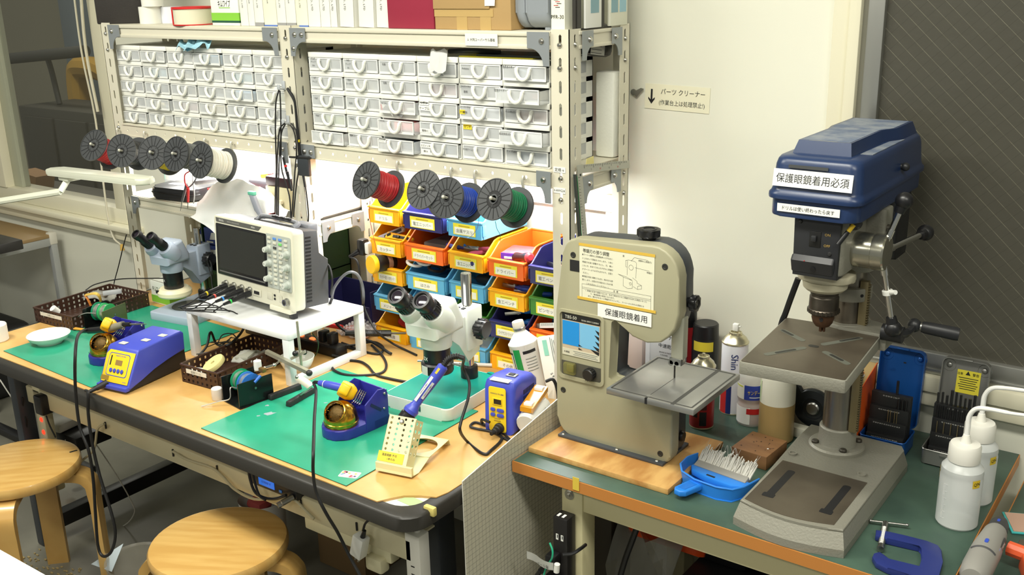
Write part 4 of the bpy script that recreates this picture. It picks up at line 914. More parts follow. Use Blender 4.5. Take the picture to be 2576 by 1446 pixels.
tangle('grey_lead_coil','tangled grey leads under the red ones on the low shelf',mat('lead_grey',(150,152,158),.4),8,(.10,.05,.006),.0035,22)
m = MB(); m.cyl((-.14,0,0),(.10,0,.03),.008,mat('stick_grey',(160,162,166),.4)); m.cyl((.10,0,.03),(.125,0,.033),.007,mat('stick_yellow',(235,170,40),.4)); m.cyl((.125,0,.033),(.14,0,.035),.006,RED)
tag(m.build('test_rod',loc=(q.x + .02,2.0,LZ + .064),rotz=20),'grey rod with a yellow tip lying over the red leads','tool')
m = MB(); m.box((0,0,.035),(.16,.08,.07),mat('bag_black',(56,56,60),.35,bump=.3,bscale=30),.02,seg=3); tag(m.build('black_bag',loc=(P(655,460,y=2.08).x,2.125,LZ)),'black bag behind the red leads on the low shelf','bag')
# white plastic bag bulging over the shelf edge
WBAG = mat('white_bag',(242,242,240),.35,bump=.5,bscale=24)
m = MB(); rows = []; xl = P(492,530,y=1.90).x; xr = P(705,560,y=1.90).x
for i in range(15):
    u = i / 14; x = xl + (xr - xl) * u; dip = .012 + .115 * min(1,u * 1.5) ** 1.1; row = []
    hgt = .02 + .07 * math.sin(math.pi * min(1,u * 1.05)) ** .7
    prof = [(1.952,.0),(1.953,hgt * .5),(1.948,hgt),(1.935,hgt * 1.08),(1.92,hgt * .7),(1.902,.012),(1.894,-.02),(1.893,-.02 - dip * .45),(1.888,-.02 - dip * .85),(1.897,-.022 - dip)]
    for j,(y,z) in enumerate(prof):
        row.append((x + .006 * math.sin(j * 1.3 + i * .6),y - (.006 * math.sin(i * 1.1 + j) if j > 4 else 0) - (.012 * math.sin(math.pi * u) if j > 5 else 0),LZ + .002 + max(z,0) + (z if z < 0 else .005 * math.sin(i * 1.7 + j * 1.1) * (1 if 0 < j < 5 else 0)) + 0 * j))
    rows.append(row)
m.sheet(rows,WBAG,thick=.0012); tag(m.build('plastic_bag'),'white plastic bag bulging over the low shelf edge above the oscilloscope','bag')
m = MB(); a = P(668,505,y=1.93); m.prism([(-.02,.03),(0,.03),(.03,-.03),(.025,-.045),(.0,-.02)],0,.012,mat('bag_clear_grey',(160,164,176),.25),FRONT(a.x,1.895,a.z),.003); m.box((-.008,.03,.006),(.026,.012,.014),mat('mint_cap',(110,200,170),.4),.003,FRONT(a.x,1.895,a.z))
tag(m.build('small_pouch'),'small grey pouch with a mint top lying on the white plastic bag','pouch')
m = MB(); m.cyl(P(658,545,y=1.875),P(682,539,y=1.88),.0035,RED); m.cyl(P(682,539,y=1.88),P(692,536,y=1.882),.0028,mat('pen_dark',(70,20,20),.4)); m.tube([P(655,552,y=1.874),P(675,545,y=1.876),P(695,541,y=1.88)],.0022,mat('stick_grey',(160,162,166),.4),6,3)
tag(m.build('red_clip_lead'),'red tipped lead lying on the white plastic bag','lead')
a = P(712,520,y=1.96)
t = thing('power_supply','beige bench power supply at the right end of the low shelf behind the cables','instrument',(-2.315,1.956,LZ))
m = MB(); m.span((-.055,0,0),(.05,.17,.088),mat('psu_beige',(214,206,172),.45),.003); m.build('housing',t)
for x,z in ((.015,.045),(.03,.02),(-.035,.06)): m = MB(); m.prism(circ(.008,16),0,.012,mat('knob_beige',(226,220,196),.4),FRONT(x,0,z),.002); m.build('knob',t)
boxthing('dark_maroon_box','dark maroon box standing on the beige power supply','box',(-2.37,1.958,LZ + .0885),(-2.262,2.05,LZ + .118),mat('maroon',(52,26,34),.35),.005)
t = thing('label_printer','white boxy machine at the right end of the low shelf behind the middle post','machine',(-2.205,1.962,LZ))
m = MB(); m.span((-.048,0,.004),(.048,.205,.135),mat('machine_white',(232,222,214),.4),.012,seg=3); m.build('housing',t)
m = MB(); m.span((.0482,.02,.006),(.0492,.19,.010),mat('machine_gap',(70,66,60),.5)); m.span((-.04,.01,0),(.04,.19,.004),mat('machine_foot',(60,60,60),.5)); m.build('foot',t)
# ================================================================ crates under the low shelf
DG = mat('crate_green',(22,58,20),.45)
t = thing('green_crate','dark green crate standing open to the front under the low shelf','crate',(-2.55,2.0,.7005))
m = MB(); m.span((-.22,0,0),(.24,.23,.004),DG); m.span((-.22,.226,0),(.24,.23,.31),DG); m.span((-.22,.0,0),(-.216,.23,.31),DG); m.span((.236,0,0),(.24,.23,.31),DG); m.span((-.22,0,0),(.24,.004,.10),DG); m.span((-.22,0,.135),(.24,.23,.139),DG); m.tube([(-.22,0,.10),(.24,0,.10)],.006,mat('crate_green_light',(60,110,50),.45),6,0)
m.prism([(0,.0),(.07,.0),(.02,.14),(.0,.14)],0,.004,MATS['crate_green_light'],SIDE(-.03,0,.0)); m.build('crate',t)
NB = mat('tool_box_blue',(44,66,140),.4)
for i,(dx,z,rz,lb) in enumerate(((-.125,.9005,6,'upper blue carton with white print in the green crate'),(-.135,.8405,3,'lower blue carton with white print in the green crate'))):
    t = thing('blue_carton',lb,'box',(-2.55 + dx,2.085,z),rz,'blue cartons in the green crate')
    m = MB(); m.span((-.075,-.09,0),(.075,.09,.055),NB,.002); m.build('carton',t)
    m = MB(); M = FRONT(.0,-.0905,.028); m.prism([(-.04,.012),(.05,.020),(.045,-.006),(-.05,-.012)],0,.0008,WHITE,M); m.box((.04,-.02,.0004),(.05,.006,.0008),WHITE,M=M); m.box((-.05,-.02,.0004),(.03,.005,.0008),mat('print_cream',(226,226,208),.5),M=M); m.build('print',t)
NV = mat('crate_navy',(30,30,72),.45)
t = thing('navy_crate','dark navy crate on the desk behind the white stand','crate',(-2.12,2.045,.7005))
m = MB(); m.span((-.13,0,0),(.075,.08,.003),NV); m.span((-.13,.076,0),(.075,.08,.13),NV); m.span((-.13,0,0),(-.127,.08,.13),NV); m.span((.072,0,0),(.075,.08,.13),NV); m.prism([(0,0),(.004,0),(-.008,.085),(-.012,.085)],-.13,.075,NV,frame((0,0,0),(0,1,0),(0,0,1),(1,0,0))); m.build('crate',t)
for i,(x0,z,c,lb) in enumerate(((-2.46,.7005,(220,200,40),'yellow book lying under the low shelf'),(-2.45,.7205,(20,110,90),'green book lying on the yellow one'))):
    boxthing('manual',lb,'book',(x0,1.93,z),(x0 + .14,1.985,z + .019),mat('book_%d' % i,c,.5),.002)
# ================================================================ on the desk
MAT = mat('cutting_mat',(44,160,126),.32,rgb2=(38,146,114),vscale=5,bump=.04,bscale=150); MATE = mat('mat_edge',(18,70,56),.6)
def deskmat(pts,label,extra=None):
    m = MB(); c = (sum(p[0] for p in pts) / 4,sum(p[1] for p in pts) / 4); q = [(x - c[0],y - c[1]) for x,y in pts]
    m.prism(q,0,.0015,MATE); m.prism(q,.0015,.0022,MAT)
    if extra: extra(m,c)
    tag(m.build('cutting_mat',loc=(c[0],c[1],DZ + .0002)),label,'mat')
def stains(m,c):
    r = random.Random(2); sc = mat('mat_scuff',(150,160,165),.5)
    for px,py,s in ((678,1042,.018),(672,1022,.008),(650,1048,.006),(820,1015,.006)):
        q = P(px,py,z=DZ); m.prism([(s * (.5 + .5 * r.random()) * math.cos(a),.55 * s * (.4 + .8 * r.random()) * math.sin(a)) for a in [i * math.pi / 5 for i in range(10)]],.0022,.0025,sc,T(q.x - c[0],q.y - c[1],0) @ R('Z',50))
    q = P(880,1196,z=DZ); M = T(q.x - c[0],q.y - c[1],.0022) @ R('Z',20)
    m.prism(rrect(.045,.028,.004),0,.0004,mat('sticker_pale',(225,205,205),.5),M)
    for i in range(14): m.prism(circ(.003,8),.0004,.0006,mat('dot_%d' % (i % 4),((220,90,100),(240,190,90),(120,170,200),(230,140,170))[i % 4],.5),M @ T(r.uniform(-.019,.019),r.uniform(-.011,.011),0))
deskmat([(-2.871,1.337),(-2.39,1.322),(-2.409,1.836),(-2.869,1.842)],'green cutting mat at the left end of the desk under the sloped station')
deskmat([(-1.929,1.326),(-1.428,1.317),(-1.4285,1.773),(-1.929,1.784)],'green cutting mat with grey scuffs in the middle of the desk front',stains)
MZ = DZ + .0026
# ---- white stand
STW = mat('stand_white',(226,228,228),.4)
t = thing('monitor_stand','low white metal stand carrying the oscilloscope','stand',(-2.15,1.765,DZ + .0004))
m = MB(); m.prism(rrect(.43,.285,.008),.130,.147,STW,None,.002); m.build('top',t)
for x in (-.203,.201):
    for y in (-.131,.131):
        m = MB(); m.span((x - .011,y - .011,.0),(x + .011,y + .011,.130),STW,.0015); m.build('leg',t)
m = MB(); m.span((.190,-.12,.0),(.212,.12,.018),STW,.0015); m.build('runner',t)
STZ = DZ + .1476
# ---- oscilloscope
OC = mat('scope_cream',(214,212,192),.42); OD = mat('scope_dark',(74,74,76),.5); OG = mat('scope_panel',(176,182,174),.45); OSCR = mat('scope_screen',(44,45,41),.22); OKEY = mat('scope_key',(206,206,190),.45)
t = thing('oscilloscope','cream and grey oscilloscope with a dark screen standing on the white stand','oscilloscope',(-2.168,1.714,STZ + .028),0,None,(-4,0,-3.5))
W,Hh = .358,.222; hw = W / 2
m = MB(); m.prism(rrect(W,Hh,.012,4,0,Hh / 2),-.036,0,OC,FRONT(0,0,0),.004,2); m.span((.07,-.004,-.010),(hw - .02,.02,.004),OC,.003); m.build('front_bezel',t)
m = MB(); m.prism([(.036,.004),(.12,.004),(.12,.13),(.085,.150),(.085,.214),(.036,.218)],-hw + .004,hw - .004,OD,frame((0,0,0),(0,1,0),(0,0,1),(1,0,0)),.003)
for i in range(19): m.span((hw - .0035,.042,.02 + i * .0098),(hw - .0028,.060,.0245 + i * .0098),INK); 
m.build('rear_housing',t)
m = MB(); m.prism(rrect(.232,.148,.004,3,-hw + .012 + .116,.126),.0005,.0022,BLACK,FRONT(0,0,0),.0006); m.prism(rrect(.212,.122,.002,2,-hw + .014 + .116,.132),.0022,.0028,OSCR,FRONT(0,0,0)); m.span((-hw + .022,-.0035,.060),(-hw + .234,-.002,.064),mat('scope_sill',(96,96,94),.35),.0006); m.build('screen',t)
m = MB(); M = FRONT(0,-.0004,0); m.prism([(-hw + .014,.204),(-hw + .012,.216),(-hw + .222,.216),(-hw + .208,.204)],0,.0008,mat('scope_strip',(92,92,88),.45),M)
m.text('RIGOL',.008,WHITE,M @ T(-hw + .040,.210,.0009)); m.text('DIGITAL OSCILLOSCOPE',.005,mat('print_pale',(190,190,184),.5),M @ T(-hw + .095,.210,.0009)); m.text('4GSa/s',.006,WHITE,M @ T(-hw + .186,.210,.0009)); m.build('name_strip',t)
m = MB(); px0 = .062; m.prism(rrect(.105,.150,.005,3,px0 + .0535,.128),.0004,.0012,OG,M)
for (kx,ky,kind) in [(i,j,0) for i in range(4) for j in range(11)]:
    x = px0 + .016 + kx * .0235; z = .192 - ky * .0125
    if (ky in (3,) and kx in (0,3)) or (ky in (5,6) and kx in (0,3)) or (ky in (9,) and kx in (0,3)): continue
    c = OKEY
    if ky == 0 and kx in (1,2): c = mat('key_blue',(90,140,210),.4)
    if ky == 1 and kx == 2: c = mat('key_green',(120,205,110),.4)
    if ky == 2 and kx == 1: c = mat('key_dark',(70,70,70),.4)
    m.box((x,z,.0022),(.0135,.0066,.0026),c,.0008,M,1)
m.box((px0 + .052,.09,.0014),(.0008,.09,.0006),mat('print_grey',(120,124,118),.5),M=M); m.build('keypad',t)
for kx,kz,r in ((.010,.160,.0085),(.088,.156,.0085),(.010,.121,.0085),(.088,.119,.0085),(.010,.079,.0085),(.088,.072,.0085)):
    m = MB(); MM = FRONT(px0 + .003 + kx,-.001,kz); m.lathe([(r + .003,0),(r + .002,.004),(r,.006),(r * .92,.017),(r * .8,.0185),(0,.0185)],OG,MM,20); m.lathe([(r * .5,.0188),(r * .66,.0188),(r * .66,.0182)],WHITE,MM,20); m.build('knob',t)
m = MB(); m.box((.012,.026,.0006),(.040,.020,.0012),mat('scope_port',(196,194,176),.45),.0008,M); m.box((.012,.026,.0014),(.024,.009,.0006),INK,M=M); m.box((.07,.028,.0006),(.022,.020,.0012),MATS['scope_port'],.0005,M)
for i in range(2): m.box((.092,.023 + .010 * i,.0008),(.007,.006,.0008),INK,M=M)
m.box((.118,.027,.0006),(.012,.018,.001),MATS['scope_port'],M=M)
m.lathe([(.011,0),(.011,.003),(.009,.004),(.009,.012),(.006,.012),(.006,.003),(0,.003)],STEEL,M @ T(.146,.024,0),18); m.build('port_strip',t)
for i in range(4): m = MB(); m.lathe([(.010,0),(.010,.004),(.0075,.004),(.0075,.013),(.005,.013),(0,.013)],STEEL,M @ T(-hw + .05 + .037 * i,.028,0),16); m.build('bnc_socket',t)
m = MB(); m.tube([(-.05,.05,.216),(-.04,.075,.226),(.10,.075,.226),(.115,.05,.216)],.008,mat('scope_handle',(120,122,128),.4),8,4,.8)
for i in range(3): m.box((.018 + .028 * i,.066,.234),(.020,.012,.007),BLACK,.003)
m.span((.07,.085,.20),(.135,.12,.223),mat('scope_handle',(120,122,128),.4),.004); m.build('carry_handle',t)
for x in (-hw + .03,hw - .035):
    for y,z in ((.012,-.026),(.10,-.012)): m = MB(); m.span((x - .01,y,z + (.012 if y > .05 else 0)),(x + .01,y + .016,.006),BLACK,.002); m.build('foot',t)
cols = ((220,200,40),(220,90,80),(70,150,230),(60,200,90))
for i in range(4):
    a = P(569 + 20 * i,718 + 6.5 * i,y=1.693); b = a + Vector((-.008,-.085,-.010)); t = thing('scope_probe','probe plug with a %s ring leading from the oscilloscope front' % ('yellow','red','blue','green')[i],'probe',a,0,'oscilloscope probes')
    m = MB(); v = b - a; m.cyl((0,0,0),v * .22,.0088,BLACK,n=16); m.cyl(v * .22,v * .62,.0072,BLACK,.006,16); m.cyl(v * .62,v,.0055,BLACK,.0038,12); m.build('connector',t)
    m = MB(); m.cyl(v * .72,v * .77,.0062,mat('ring_%d' % i,cols[i],.4),n=14); m.build('colour_ring',t)
    m = MB(); m.tube([v,v * 1.3 + Vector((-.01,0,-.012)),v * 1.3 + Vector((-.05,.01 * i,-.03)),v * 1.25 + Vector((-.11,.03 - .02 * i,-.05 + .01 * i)),v * 1.0 + Vector((-.06,.05,-.042)),v * .7 + Vector((-.02,.03,-.05))],.0018,RUBBER,6,5); m.build('lead',t)
# ---- soldering station with sloped front
HB = mat('station_blue',(66,78,186),.38); HY = mat('station_yellow',(236,204,40),.42); HK = mat('station_dark',(34,32,34),.5)
t = thing('soldering_station','blue soldering station with a sloping yellow front at the front left of the desk','station',(-2.318,1.339,MZ),9)
YZ = frame((0,0,0),(0,1,0),(0,0,1),(1,0,0))
m = MB(); arch = [(.215,.050),(.15,.046),(.10,.036),(.05,.020),(.012,.006)]
m.prism([(.006,.012),(.052,.100),(.060,.105),(.208,.108),(.217,.100)] + arch,-.056,.056,HB,YZ,.005,3); m.build('shell',t)
m = MB(); m.prism([(.012,0),(.22,0),(.218,.052),(.15,.048),(.10,.038),(.05,.022),(.010,.010)],-.048,.050,HK,YZ,.003); m.span((-.054,-.004,.004),(.054,.012,.016),HB,.003); m.build('base',t)
sl = Vector((0,.046,.088)).normalized(); nrm = Vector((0,-sl.z,sl.y)); MF = frame(Vector((0,.0058,.012)) + sl * .05 + nrm * .0005,(1,0,0),sl,nrm)
m = MB(); m.prism([(-.048,-.042),(.048,-.042),(.052,.044),(-.040,.044),(-.05,.032)],0,.0016,HY,MF,.0005); m.build('front_plate',t)
m = MB(); Mq = MF @ T(0,0,.0016); m.prism(rrect(.076,.062,.008,3,0,.006),0,.0003,HB,Mq); m.prism(rrect(.072,.058,.007,3,0,.006),.0003,.0006,HY,Mq); m.text('HAKKO FX-951',.0055,HB,Mq @ T(.004,.030,.0006)); m.box((-.028,.016,.0008),(.004,.026,.0006),INK,M=Mq)
m.box((.002,.012,.0008),(.024,.014,.0008),mat('display_brown',(150,120,70),.3),M=Mq); m.text('HAKKO',.004,HB,Mq @ T(.036,-.036,.0002)); m.box((-.036,-.032,.0004),(.028,.012,.0004),mat('label_brown',(150,120,40),.5),M=Mq); m.build('markings',t)
for i in range(4): m = MB(); m.prism([(.0048 * math.cos(a),.0058 * math.sin(a)) for a in [k * math.pi / 8 for k in range(16)]],0,.003,HB,Mq @ T(-.020 + .0135 * i,-.010,.0004),.0008); m.build('button',t)
for x,y in ((-.02,.075),(.02,.115),(.036,.16)): m = MB(); m.box((x,y,.1068 + .002 * (y - .06) / .15),(.022,.016,.0012),mat('note_cream',(226,222,190),.5)); m.build('sticker',t)
m = MB(); m.cyl((-.022,.006,.018),(-.034,-.022,.010),.009,RUBBER,.007); m.cyl((-.034,-.022,.010),(-.044,-.045,.004),.006,RUBBER,.0042); m.build('cord_plug',t)
def cable(pts,label,r=.003,mm=RUBBER,name='power_cable',cat='cable',n=8,k=6,group=None):
    m = MB(); m.tube(pts,r,mm,n,k); return tag(m.build(name),label,cat,group)
D_ = lambda x,y,z=DZ + .004: P(x,y,z=z)
s0 = Vector((-2.371,1.285,DZ + .009))
cable([s0 + Vector((.004,.008,0)),P(222,990,y=1.268),P(222,1040,y=1.268),P(233,1120,y=1.27),P(252,1200,y=1.27),P(283,1300,y=1.27),P(290,1350,y=1.27),P(278,1390,y=1.27),P(258,1398,y=1.27),P(246,1370,y=1.27),P(240,1290,y=1.27),P(234,1200,y=1.262),P(222,1130,y=1.256),P(200,1070,y=1.256),P(190,980,y=1.256),P(189,900,y=1.256),P(194,850,y=1.30),P(206,833,y=1.42),P(218,829,y=1.478)],'black iron cord looping down in front of the desk at the left',.0042,k=5)
# ---- left iron holder with grey iron
IB = mat('holder_blue',(44,46,140),.32); BRASS = mat('brass',(212,160,60),.2,1); BRW = mat('brass_wool',(96,74,34),.55,.6,bump=1.,bscale=120)
def holder(loc,rotz,label,sl=1.):
    t = thing('iron_holder',label,'holder',loc,rotz)
    m = MB(); pan = circ(.047,18,0,0,180,360) + [(.05,.06),(.05,.107),(-.044,.107),(-.05,.04)]
    m.prism(pan,0,.024,IB,None,.003); m.build('base_pan',t)
    m = MB(); m.prism([(.034,.002),(.106,.002),(.106,.080),(.097,.093),(.076,.096),(.034,.070)],.046,.050,IB,YZ,.0008); m.box((.0508,.066,.055),(.0006,.04,.007),mat('holder_slot',(24,24,80),.4),M=T(.0,.066,.055) @ R('X',-38) @ T(0,-.066,-.055)); m.build('side_plate',t)
    m = MB(); m.prism([(.06,.002),(.106,.002),(.106,.088),(.086,.100),(.044,.088),(.030,.056)],-.046,-.043,IB,YZ,.0008); m.span((-.046,.102,.002),(.048,.106,.088),IB,.001); m.build('side_plate',t)
    for p in ((.0515,.094,.082),(.0515,.090,.045)): m = MB(); m.ball(p,.0035,BOLT,n=10,k=6); m.build('rivet',t)
    m = MB(); pr = [(.040,.024)] + [(.0402,.03),(.0415,.031),(.0415,.034),(.0402,.035),(.0402,.040)] + [(.0402 * math.cos(math.radians(a)),.040 + .040 * math.sin(math.radians(a))) for a in range(6,90,7)] + [(0,.080)]
    # ball with an opening: cut away by leaving out the faces inside the mouth
    b = MB(); b.lathe(pr,BRASS,None,40); mouth = Vector((.28,-.72,.62)).normalized(); cen = Vector((0,0,.044)); nf = []
    for f in b.f:
        c = sum((b.v[i] for i in f),Vector()) / len(f) - cen
        if c.length > .02 and c.normalized().dot(mouth) > .80 and c.z > .0: continue
        nf.append(f)
    m.add(b.v,nf,BRASS,T(0,.0,0)); A = AXIS(cen + mouth * .0325,mouth); m.lathe([(.0255,-.0015),(.0268,.0),(.0268,.003),(.0245,.004),(.0238,.0),(.0250,-.002)],BRASS,A,36); m.build('brass_ball',t)
    m = MB(); r = random.Random(1)
    m.ball(cen,.031,BRW,n=20,k=12)
    for k in range(40):
        a = r.uniform(0,6.28); rr = .021 * math.sqrt(r.random()); base = A @ Vector((rr * math.cos(a),rr * math.sin(a),-.011)); m.tube([base,base + Vector((r.uniform(-.006,.006),r.uniform(-.006,.006),r.uniform(.0,.006))),base + Vector((r.uniform(-.01,.01),r.uniform(-.01,.01),.002))],.0007,BRASS,4,3)
    m.build('brass_wool',t)
    m = MB(); m.prism([(.044,.010),(.047,.010),(.047,.022),(.044,.022)],-.001,.001,INK); m.text('HAKKO 599B',.0075,INK,frame(Vector((-.0165,-.0385,.030)),(.92,-.39,0),(0,0,1),(-.39,-.92,0)),fit=.034); m.build('lettering',t)
    m = MB(); F = Vector((-.004,.036,.090)); ax = Vector((.75,.45,-.45)).normalized(); A2 = AXIS(F - ax * .012,ax); m.lathe([(.012,-.012),(.018,-.014),(.020,-.008),(.021,.010),(.017,.020),(.012,.026),(.009,.026),(.010,-.010),(.012,-.012)],YEL,A2,20); m.prism(rrect(.03,.024,.008),-.01,.012,YEL,A2 @ T(0,-.017,0),.004); m.build('iron_sleeve',t)
    m = MB()
    for k in range(4): A3 = A2 @ T(0,0,.028 + .005 * k); m.tube([A3 @ Vector((.0185 * math.cos(a),.0185 * math.sin(a),.0008 * a)) for a in [i * math.pi / 6 for i in range(13)]],.0011,CHROME,5,0)
    m.build('spring',t); return t,F,ax
ht,F,ax = holder((-2.535,1.462,MZ),8,'blue soldering iron holder with brass ball behind the sloped station')
t = thing('soldering_iron','dark iron with a grey grip resting across the left blue holder','iron',(0,0,0))
a,b,c,d = P(212,833,y=1.47),P(268,828,y=1.485),P(310,816,y=1.50),P(368,815,y=1.52)
m = MB(); m.tube([a - Vector((.012,0,.004)),a,a + (b - a) * .3],[.0048,.006,.0075],BLACK,10,4); m.cyl(a + (b - a) * .2,b,.0088,BLACK,.0098,16); m.build('handle',t)
m = MB(); m.cyl(b,c,.0108,mat('grip_grey',(136,132,116),.5),.0098,16); m.build('grip',t)
m = MB(); m.cyl(c,c + (d - c) * .3,.006,BLACK); m.cyl(c + (d - c) * .3,d,.003,STEEL,.0012,10); m.build('tip',t)
m = MB(); a,b = P(186,824,y=1.475),P(205,832,y=1.475); m.cyl(D_(187,826,MZ + .006),D_(262,836,MZ + .006),.0045,mat('tip_orange',(226,160,60),.4),.003,10); tag(m.build('orange_stick'),'thin orange stick on the left mat under the grey iron','stick')
# ---- right iron holder with iron
ht,F,ax = holder((-1.622,1.497,MZ),-4,'blue soldering iron holder with brass ball in the middle of the right mat')
t = thing('soldering_iron','blue soldering iron resting in the yellow sleeve of the right holder','iron',(0,0,0))
a,b = P(803,963,y=1.525),P(862,976,y=1.533); v = (b - a).normalized()
m = MB(); m.lathe([(0,0),(.0065,.0),(.0075,.006),(.0078,.016),(.0095,.020),(.0102,.05),(.0095,.08),(.008,.105),(0,.105)],HB,AXIS(a,v),18); m.lathe([(.0082,.0165),(.0092,.0165),(.0092,.018),(.0082,.018)],WHITE,AXIS(a,v)); m.build('handle',t)
m = MB(); m.tube([a + v * .004,a - v * .012,a - v * .018 + Vector((0,0,-.004))],.0042,BLACK,8,4); m.build('strain_relief',t)
cable([a - v * .018 + Vector((0,0,-.004)),P(795,985,y=1.50),P(791,1050,y=1.38),P(789,1110,y=1.30),P(788,1145,y=1.262),P(788,1190,y=1.262),P(796,1240,y=1.262),P(820,1290,y=1.27),P(850,1340,y=1.32),P(880,1400,y=1.33),P(905,1446,y=1.33),P(930,1500,y=1.33)],'black iron cord running from the right holder over the desk edge to the floor',.0036,k=6)
# ---- cream stand with iron
CS = mat('stand_cream',(222,218,170),.42)
t = thing('perforated_iron_stand','cream perforated iron stand at the front right corner of the desk','stand',(-1.383,1.41,DZ + .0012),12)
e = Vector((0,.53,.85)).normalized(); nf = Vector((0,-e.z,e.y)); L = .105; ww = .068
M = frame(Vector((-ww / 2,.006,.022)),(1,0,0),e,nf)
m = MB(); m.perf(4,7,ww / 4,.0115,.0062,.0062,.0015,CS,M,True,0,.024); m.span((0,0,-.0015),(ww,.024,0),CS,M=M)
m.perf(2,5,.017,.0165,.009,.011,.0012,CS,frame(M @ Vector((ww,0,0)),-nf,e,(1,0,0)),True,0,.02); m.span((0,0,-.0012),(.034,.02,0),CS,M=frame(M @ Vector((ww,0,0)),-nf,e,(1,0,0)))
m.span((0,0,0),(.0012,L,-.034),CS,M=M); m.build('sleeve',t)
m = MB(); m.box((ww / 2 - .008,.013,.0004),(ww - .004,.022,.0008),mat('label_gold',(226,200,60),.5),M=M); m.text('温度調節 不可',.006,mat('hand_ink',(50,70,60),.6),M @ T(ww / 2 - .012,.017,.0008),fit=.045); m.text('1本のみ',.006,MATS['hand_ink'],M @ T(ww / 2 - .006,.009,.0008),fit=.04); m.build('name_tag',t)
m = MB(); prof = [(0,.026),(-.004,.006),(.028,.001),(.075,.014),(.082,.015),(.165,.015),(.176,.001)]
m.sheet([[(x,y,z) for y,z in prof[:4]] for x in (-.038,.052)],CS,thick=.0015); m.prism([(0,-.004),(.09,.004),(.09,.075),(0,.075)][:0] or [(-.038,-.003),(.052,-.003),(.052,.004),(-.038,.004)],.004,.024,CS)
b2_ = MB(); hx,hy = .007,.121; oo = [(.052,.073),(.052,.169),(-.038,.169),(-.038,.073)]
ang = [math.radians(a) for a in range(0,360,15)]
def ob(a):
    dx,dy = math.cos(a),math.sin(a); k = min((.045 / abs(dx)) if abs(dx) > 1e-6 else 9,(.048 / abs(dy)) if abs(dy) > 1e-6 else 9); return (hx + dx * k,hy + dy * k)
vs = [(hx + .037 * math.cos(a),hy + .037 * math.sin(a),.0152) for a in ang] + [(*ob(a),.0152) for a in ang] + [(hx + .037 * math.cos(a),hy + .037 * math.sin(a),.0137) for a in ang] + [(*ob(a),.0137) for a in ang]
n = len(ang); m.add(vs,[(i,n + i,n + (i + 1) % n,(i + 1) % n) for i in range(n)] + [(2 * n + (i + 1) % n,3 * n + (i + 1) % n,3 * n + i,2 * n + i) for i in range(n)] + [((i + 1) % n,2 * n + (i + 1) % n,2 * n + i,i) for i in range(n)] + [(n + i,3 * n + i,3 * n + (i + 1) % n,n + (i + 1) % n) for i in range(n)],CS)
m.prism([(.166,.0155),(.169,.0155),(.176,.0),(.174,.0)],-.038,.052,CS,YZ); m.build('base_plate',t)
m = MB(); m.lathe([(0,.004),(.004,.0035),(.006,.001),(.006,0)],BOLT,M @ T(ww / 2,L - .012,0),14); m.build('screw',t)
t = thing('soldering_iron','blue soldering iron standing in the cream perforated stand','iron',(0,0,0))
top = Matrix.Translation((-1.383,1.41,DZ)) @ R('Z',12) @ M @ Vector((ww / 2,L + .004,-.017)); se = (R('Z',12).to_3x3() @ e); dr = Vector((.040,.060,.086)).normalized()
m = MB(); m.lathe([(0,-.02),(.016,-.02),(.0175,-.012),(.0175,.006),(.014,.010),(0,.010)],BLACK,AXIS(top,dr),20); m.build('collar',t)
m = MB(); m.lathe([(0,.008),(.0165,.010),(.017,.018),(.0125,.026),(.010,.034),(.0098,.05),(.0112,.08),(.0125,.12),(.012,.135),(.009,.138),(0,.138)],HB,AXIS(top,dr),22); m.build('handle',t)
m = MB(); pc = AXIS(top,dr)
side = RF.cross(dr).normalized(); facing = (-RF - dr * (-RF).dot(dr)).normalized(); fy = dr.cross(facing)
for s,l0,l1,w_ in ((.35,.052,.095,.006),(-.5,.040,.105,.007)):
    nn = (facing * math.cos(s) + fy * math.sin(s)).normalized(); Mt = frame(top + dr * ((l0 + l1) / 2) + nn * .0115,dr,nn.cross(dr),nn)
    m.box((0,0,0),(l1 - l0,w_,.0012),mat('iron_label',(206,206,204),.4),M=Mt); m.text('HAKKO FX-8801',.004,INK,Mt @ T(0,0,.0007),fit=(l1 - l0) * .85)
nn = facing; Mt = frame(top + dr * .122 + nn * .012,dr,nn.cross(dr),nn); m.box((0,.004,0),(.014,.005,.0012),mat('label_gold',(226,200,60),.5),M=Mt); m.build('label',t)
m = MB(); m.cyl(top,top - se * .07,.006,STEEL,.004); m.build('tip',t)
pe = top + dr * .137
m = MB(); cps = [pe,pe + dr * .018,pe + dr * .03 + Vector((.010,.004,-.002)),pe + dr * .03 + Vector((.026,.012,-.006))]
m.tube(cps,.0056,RUBBER,10,4)
for i in range(9): q = smooth(cps,4)[1 + i]; q2 = smooth(cps,4)[2 + i]; m.lathe([(.0074,-.0011),(.0074,.0011),(.005,.0011),(.005,-.0011),(.0074,-.0011)],RUBBER,AXIS(q,q2 - q),12)
m.build('strain_relief',t)
cable([cps[-1],P(1165,925,y=1.615),P(1180,960,y=1.615),P(1178,1000,y=1.58),P(1160,1060,y=1.53),P(1158,1085,y=1.53),D_(1175,1110),D_(1205,1135),D_(1222,1142),D_(1232,1135),D_(1262,1105),D_(1248,1085),D_(1215,1065),P(1213,1055,y=1.690),P(1232,1062,y=1.688)],'flat black cord from the cream stand iron to the upright blue station',.0034,k=6)
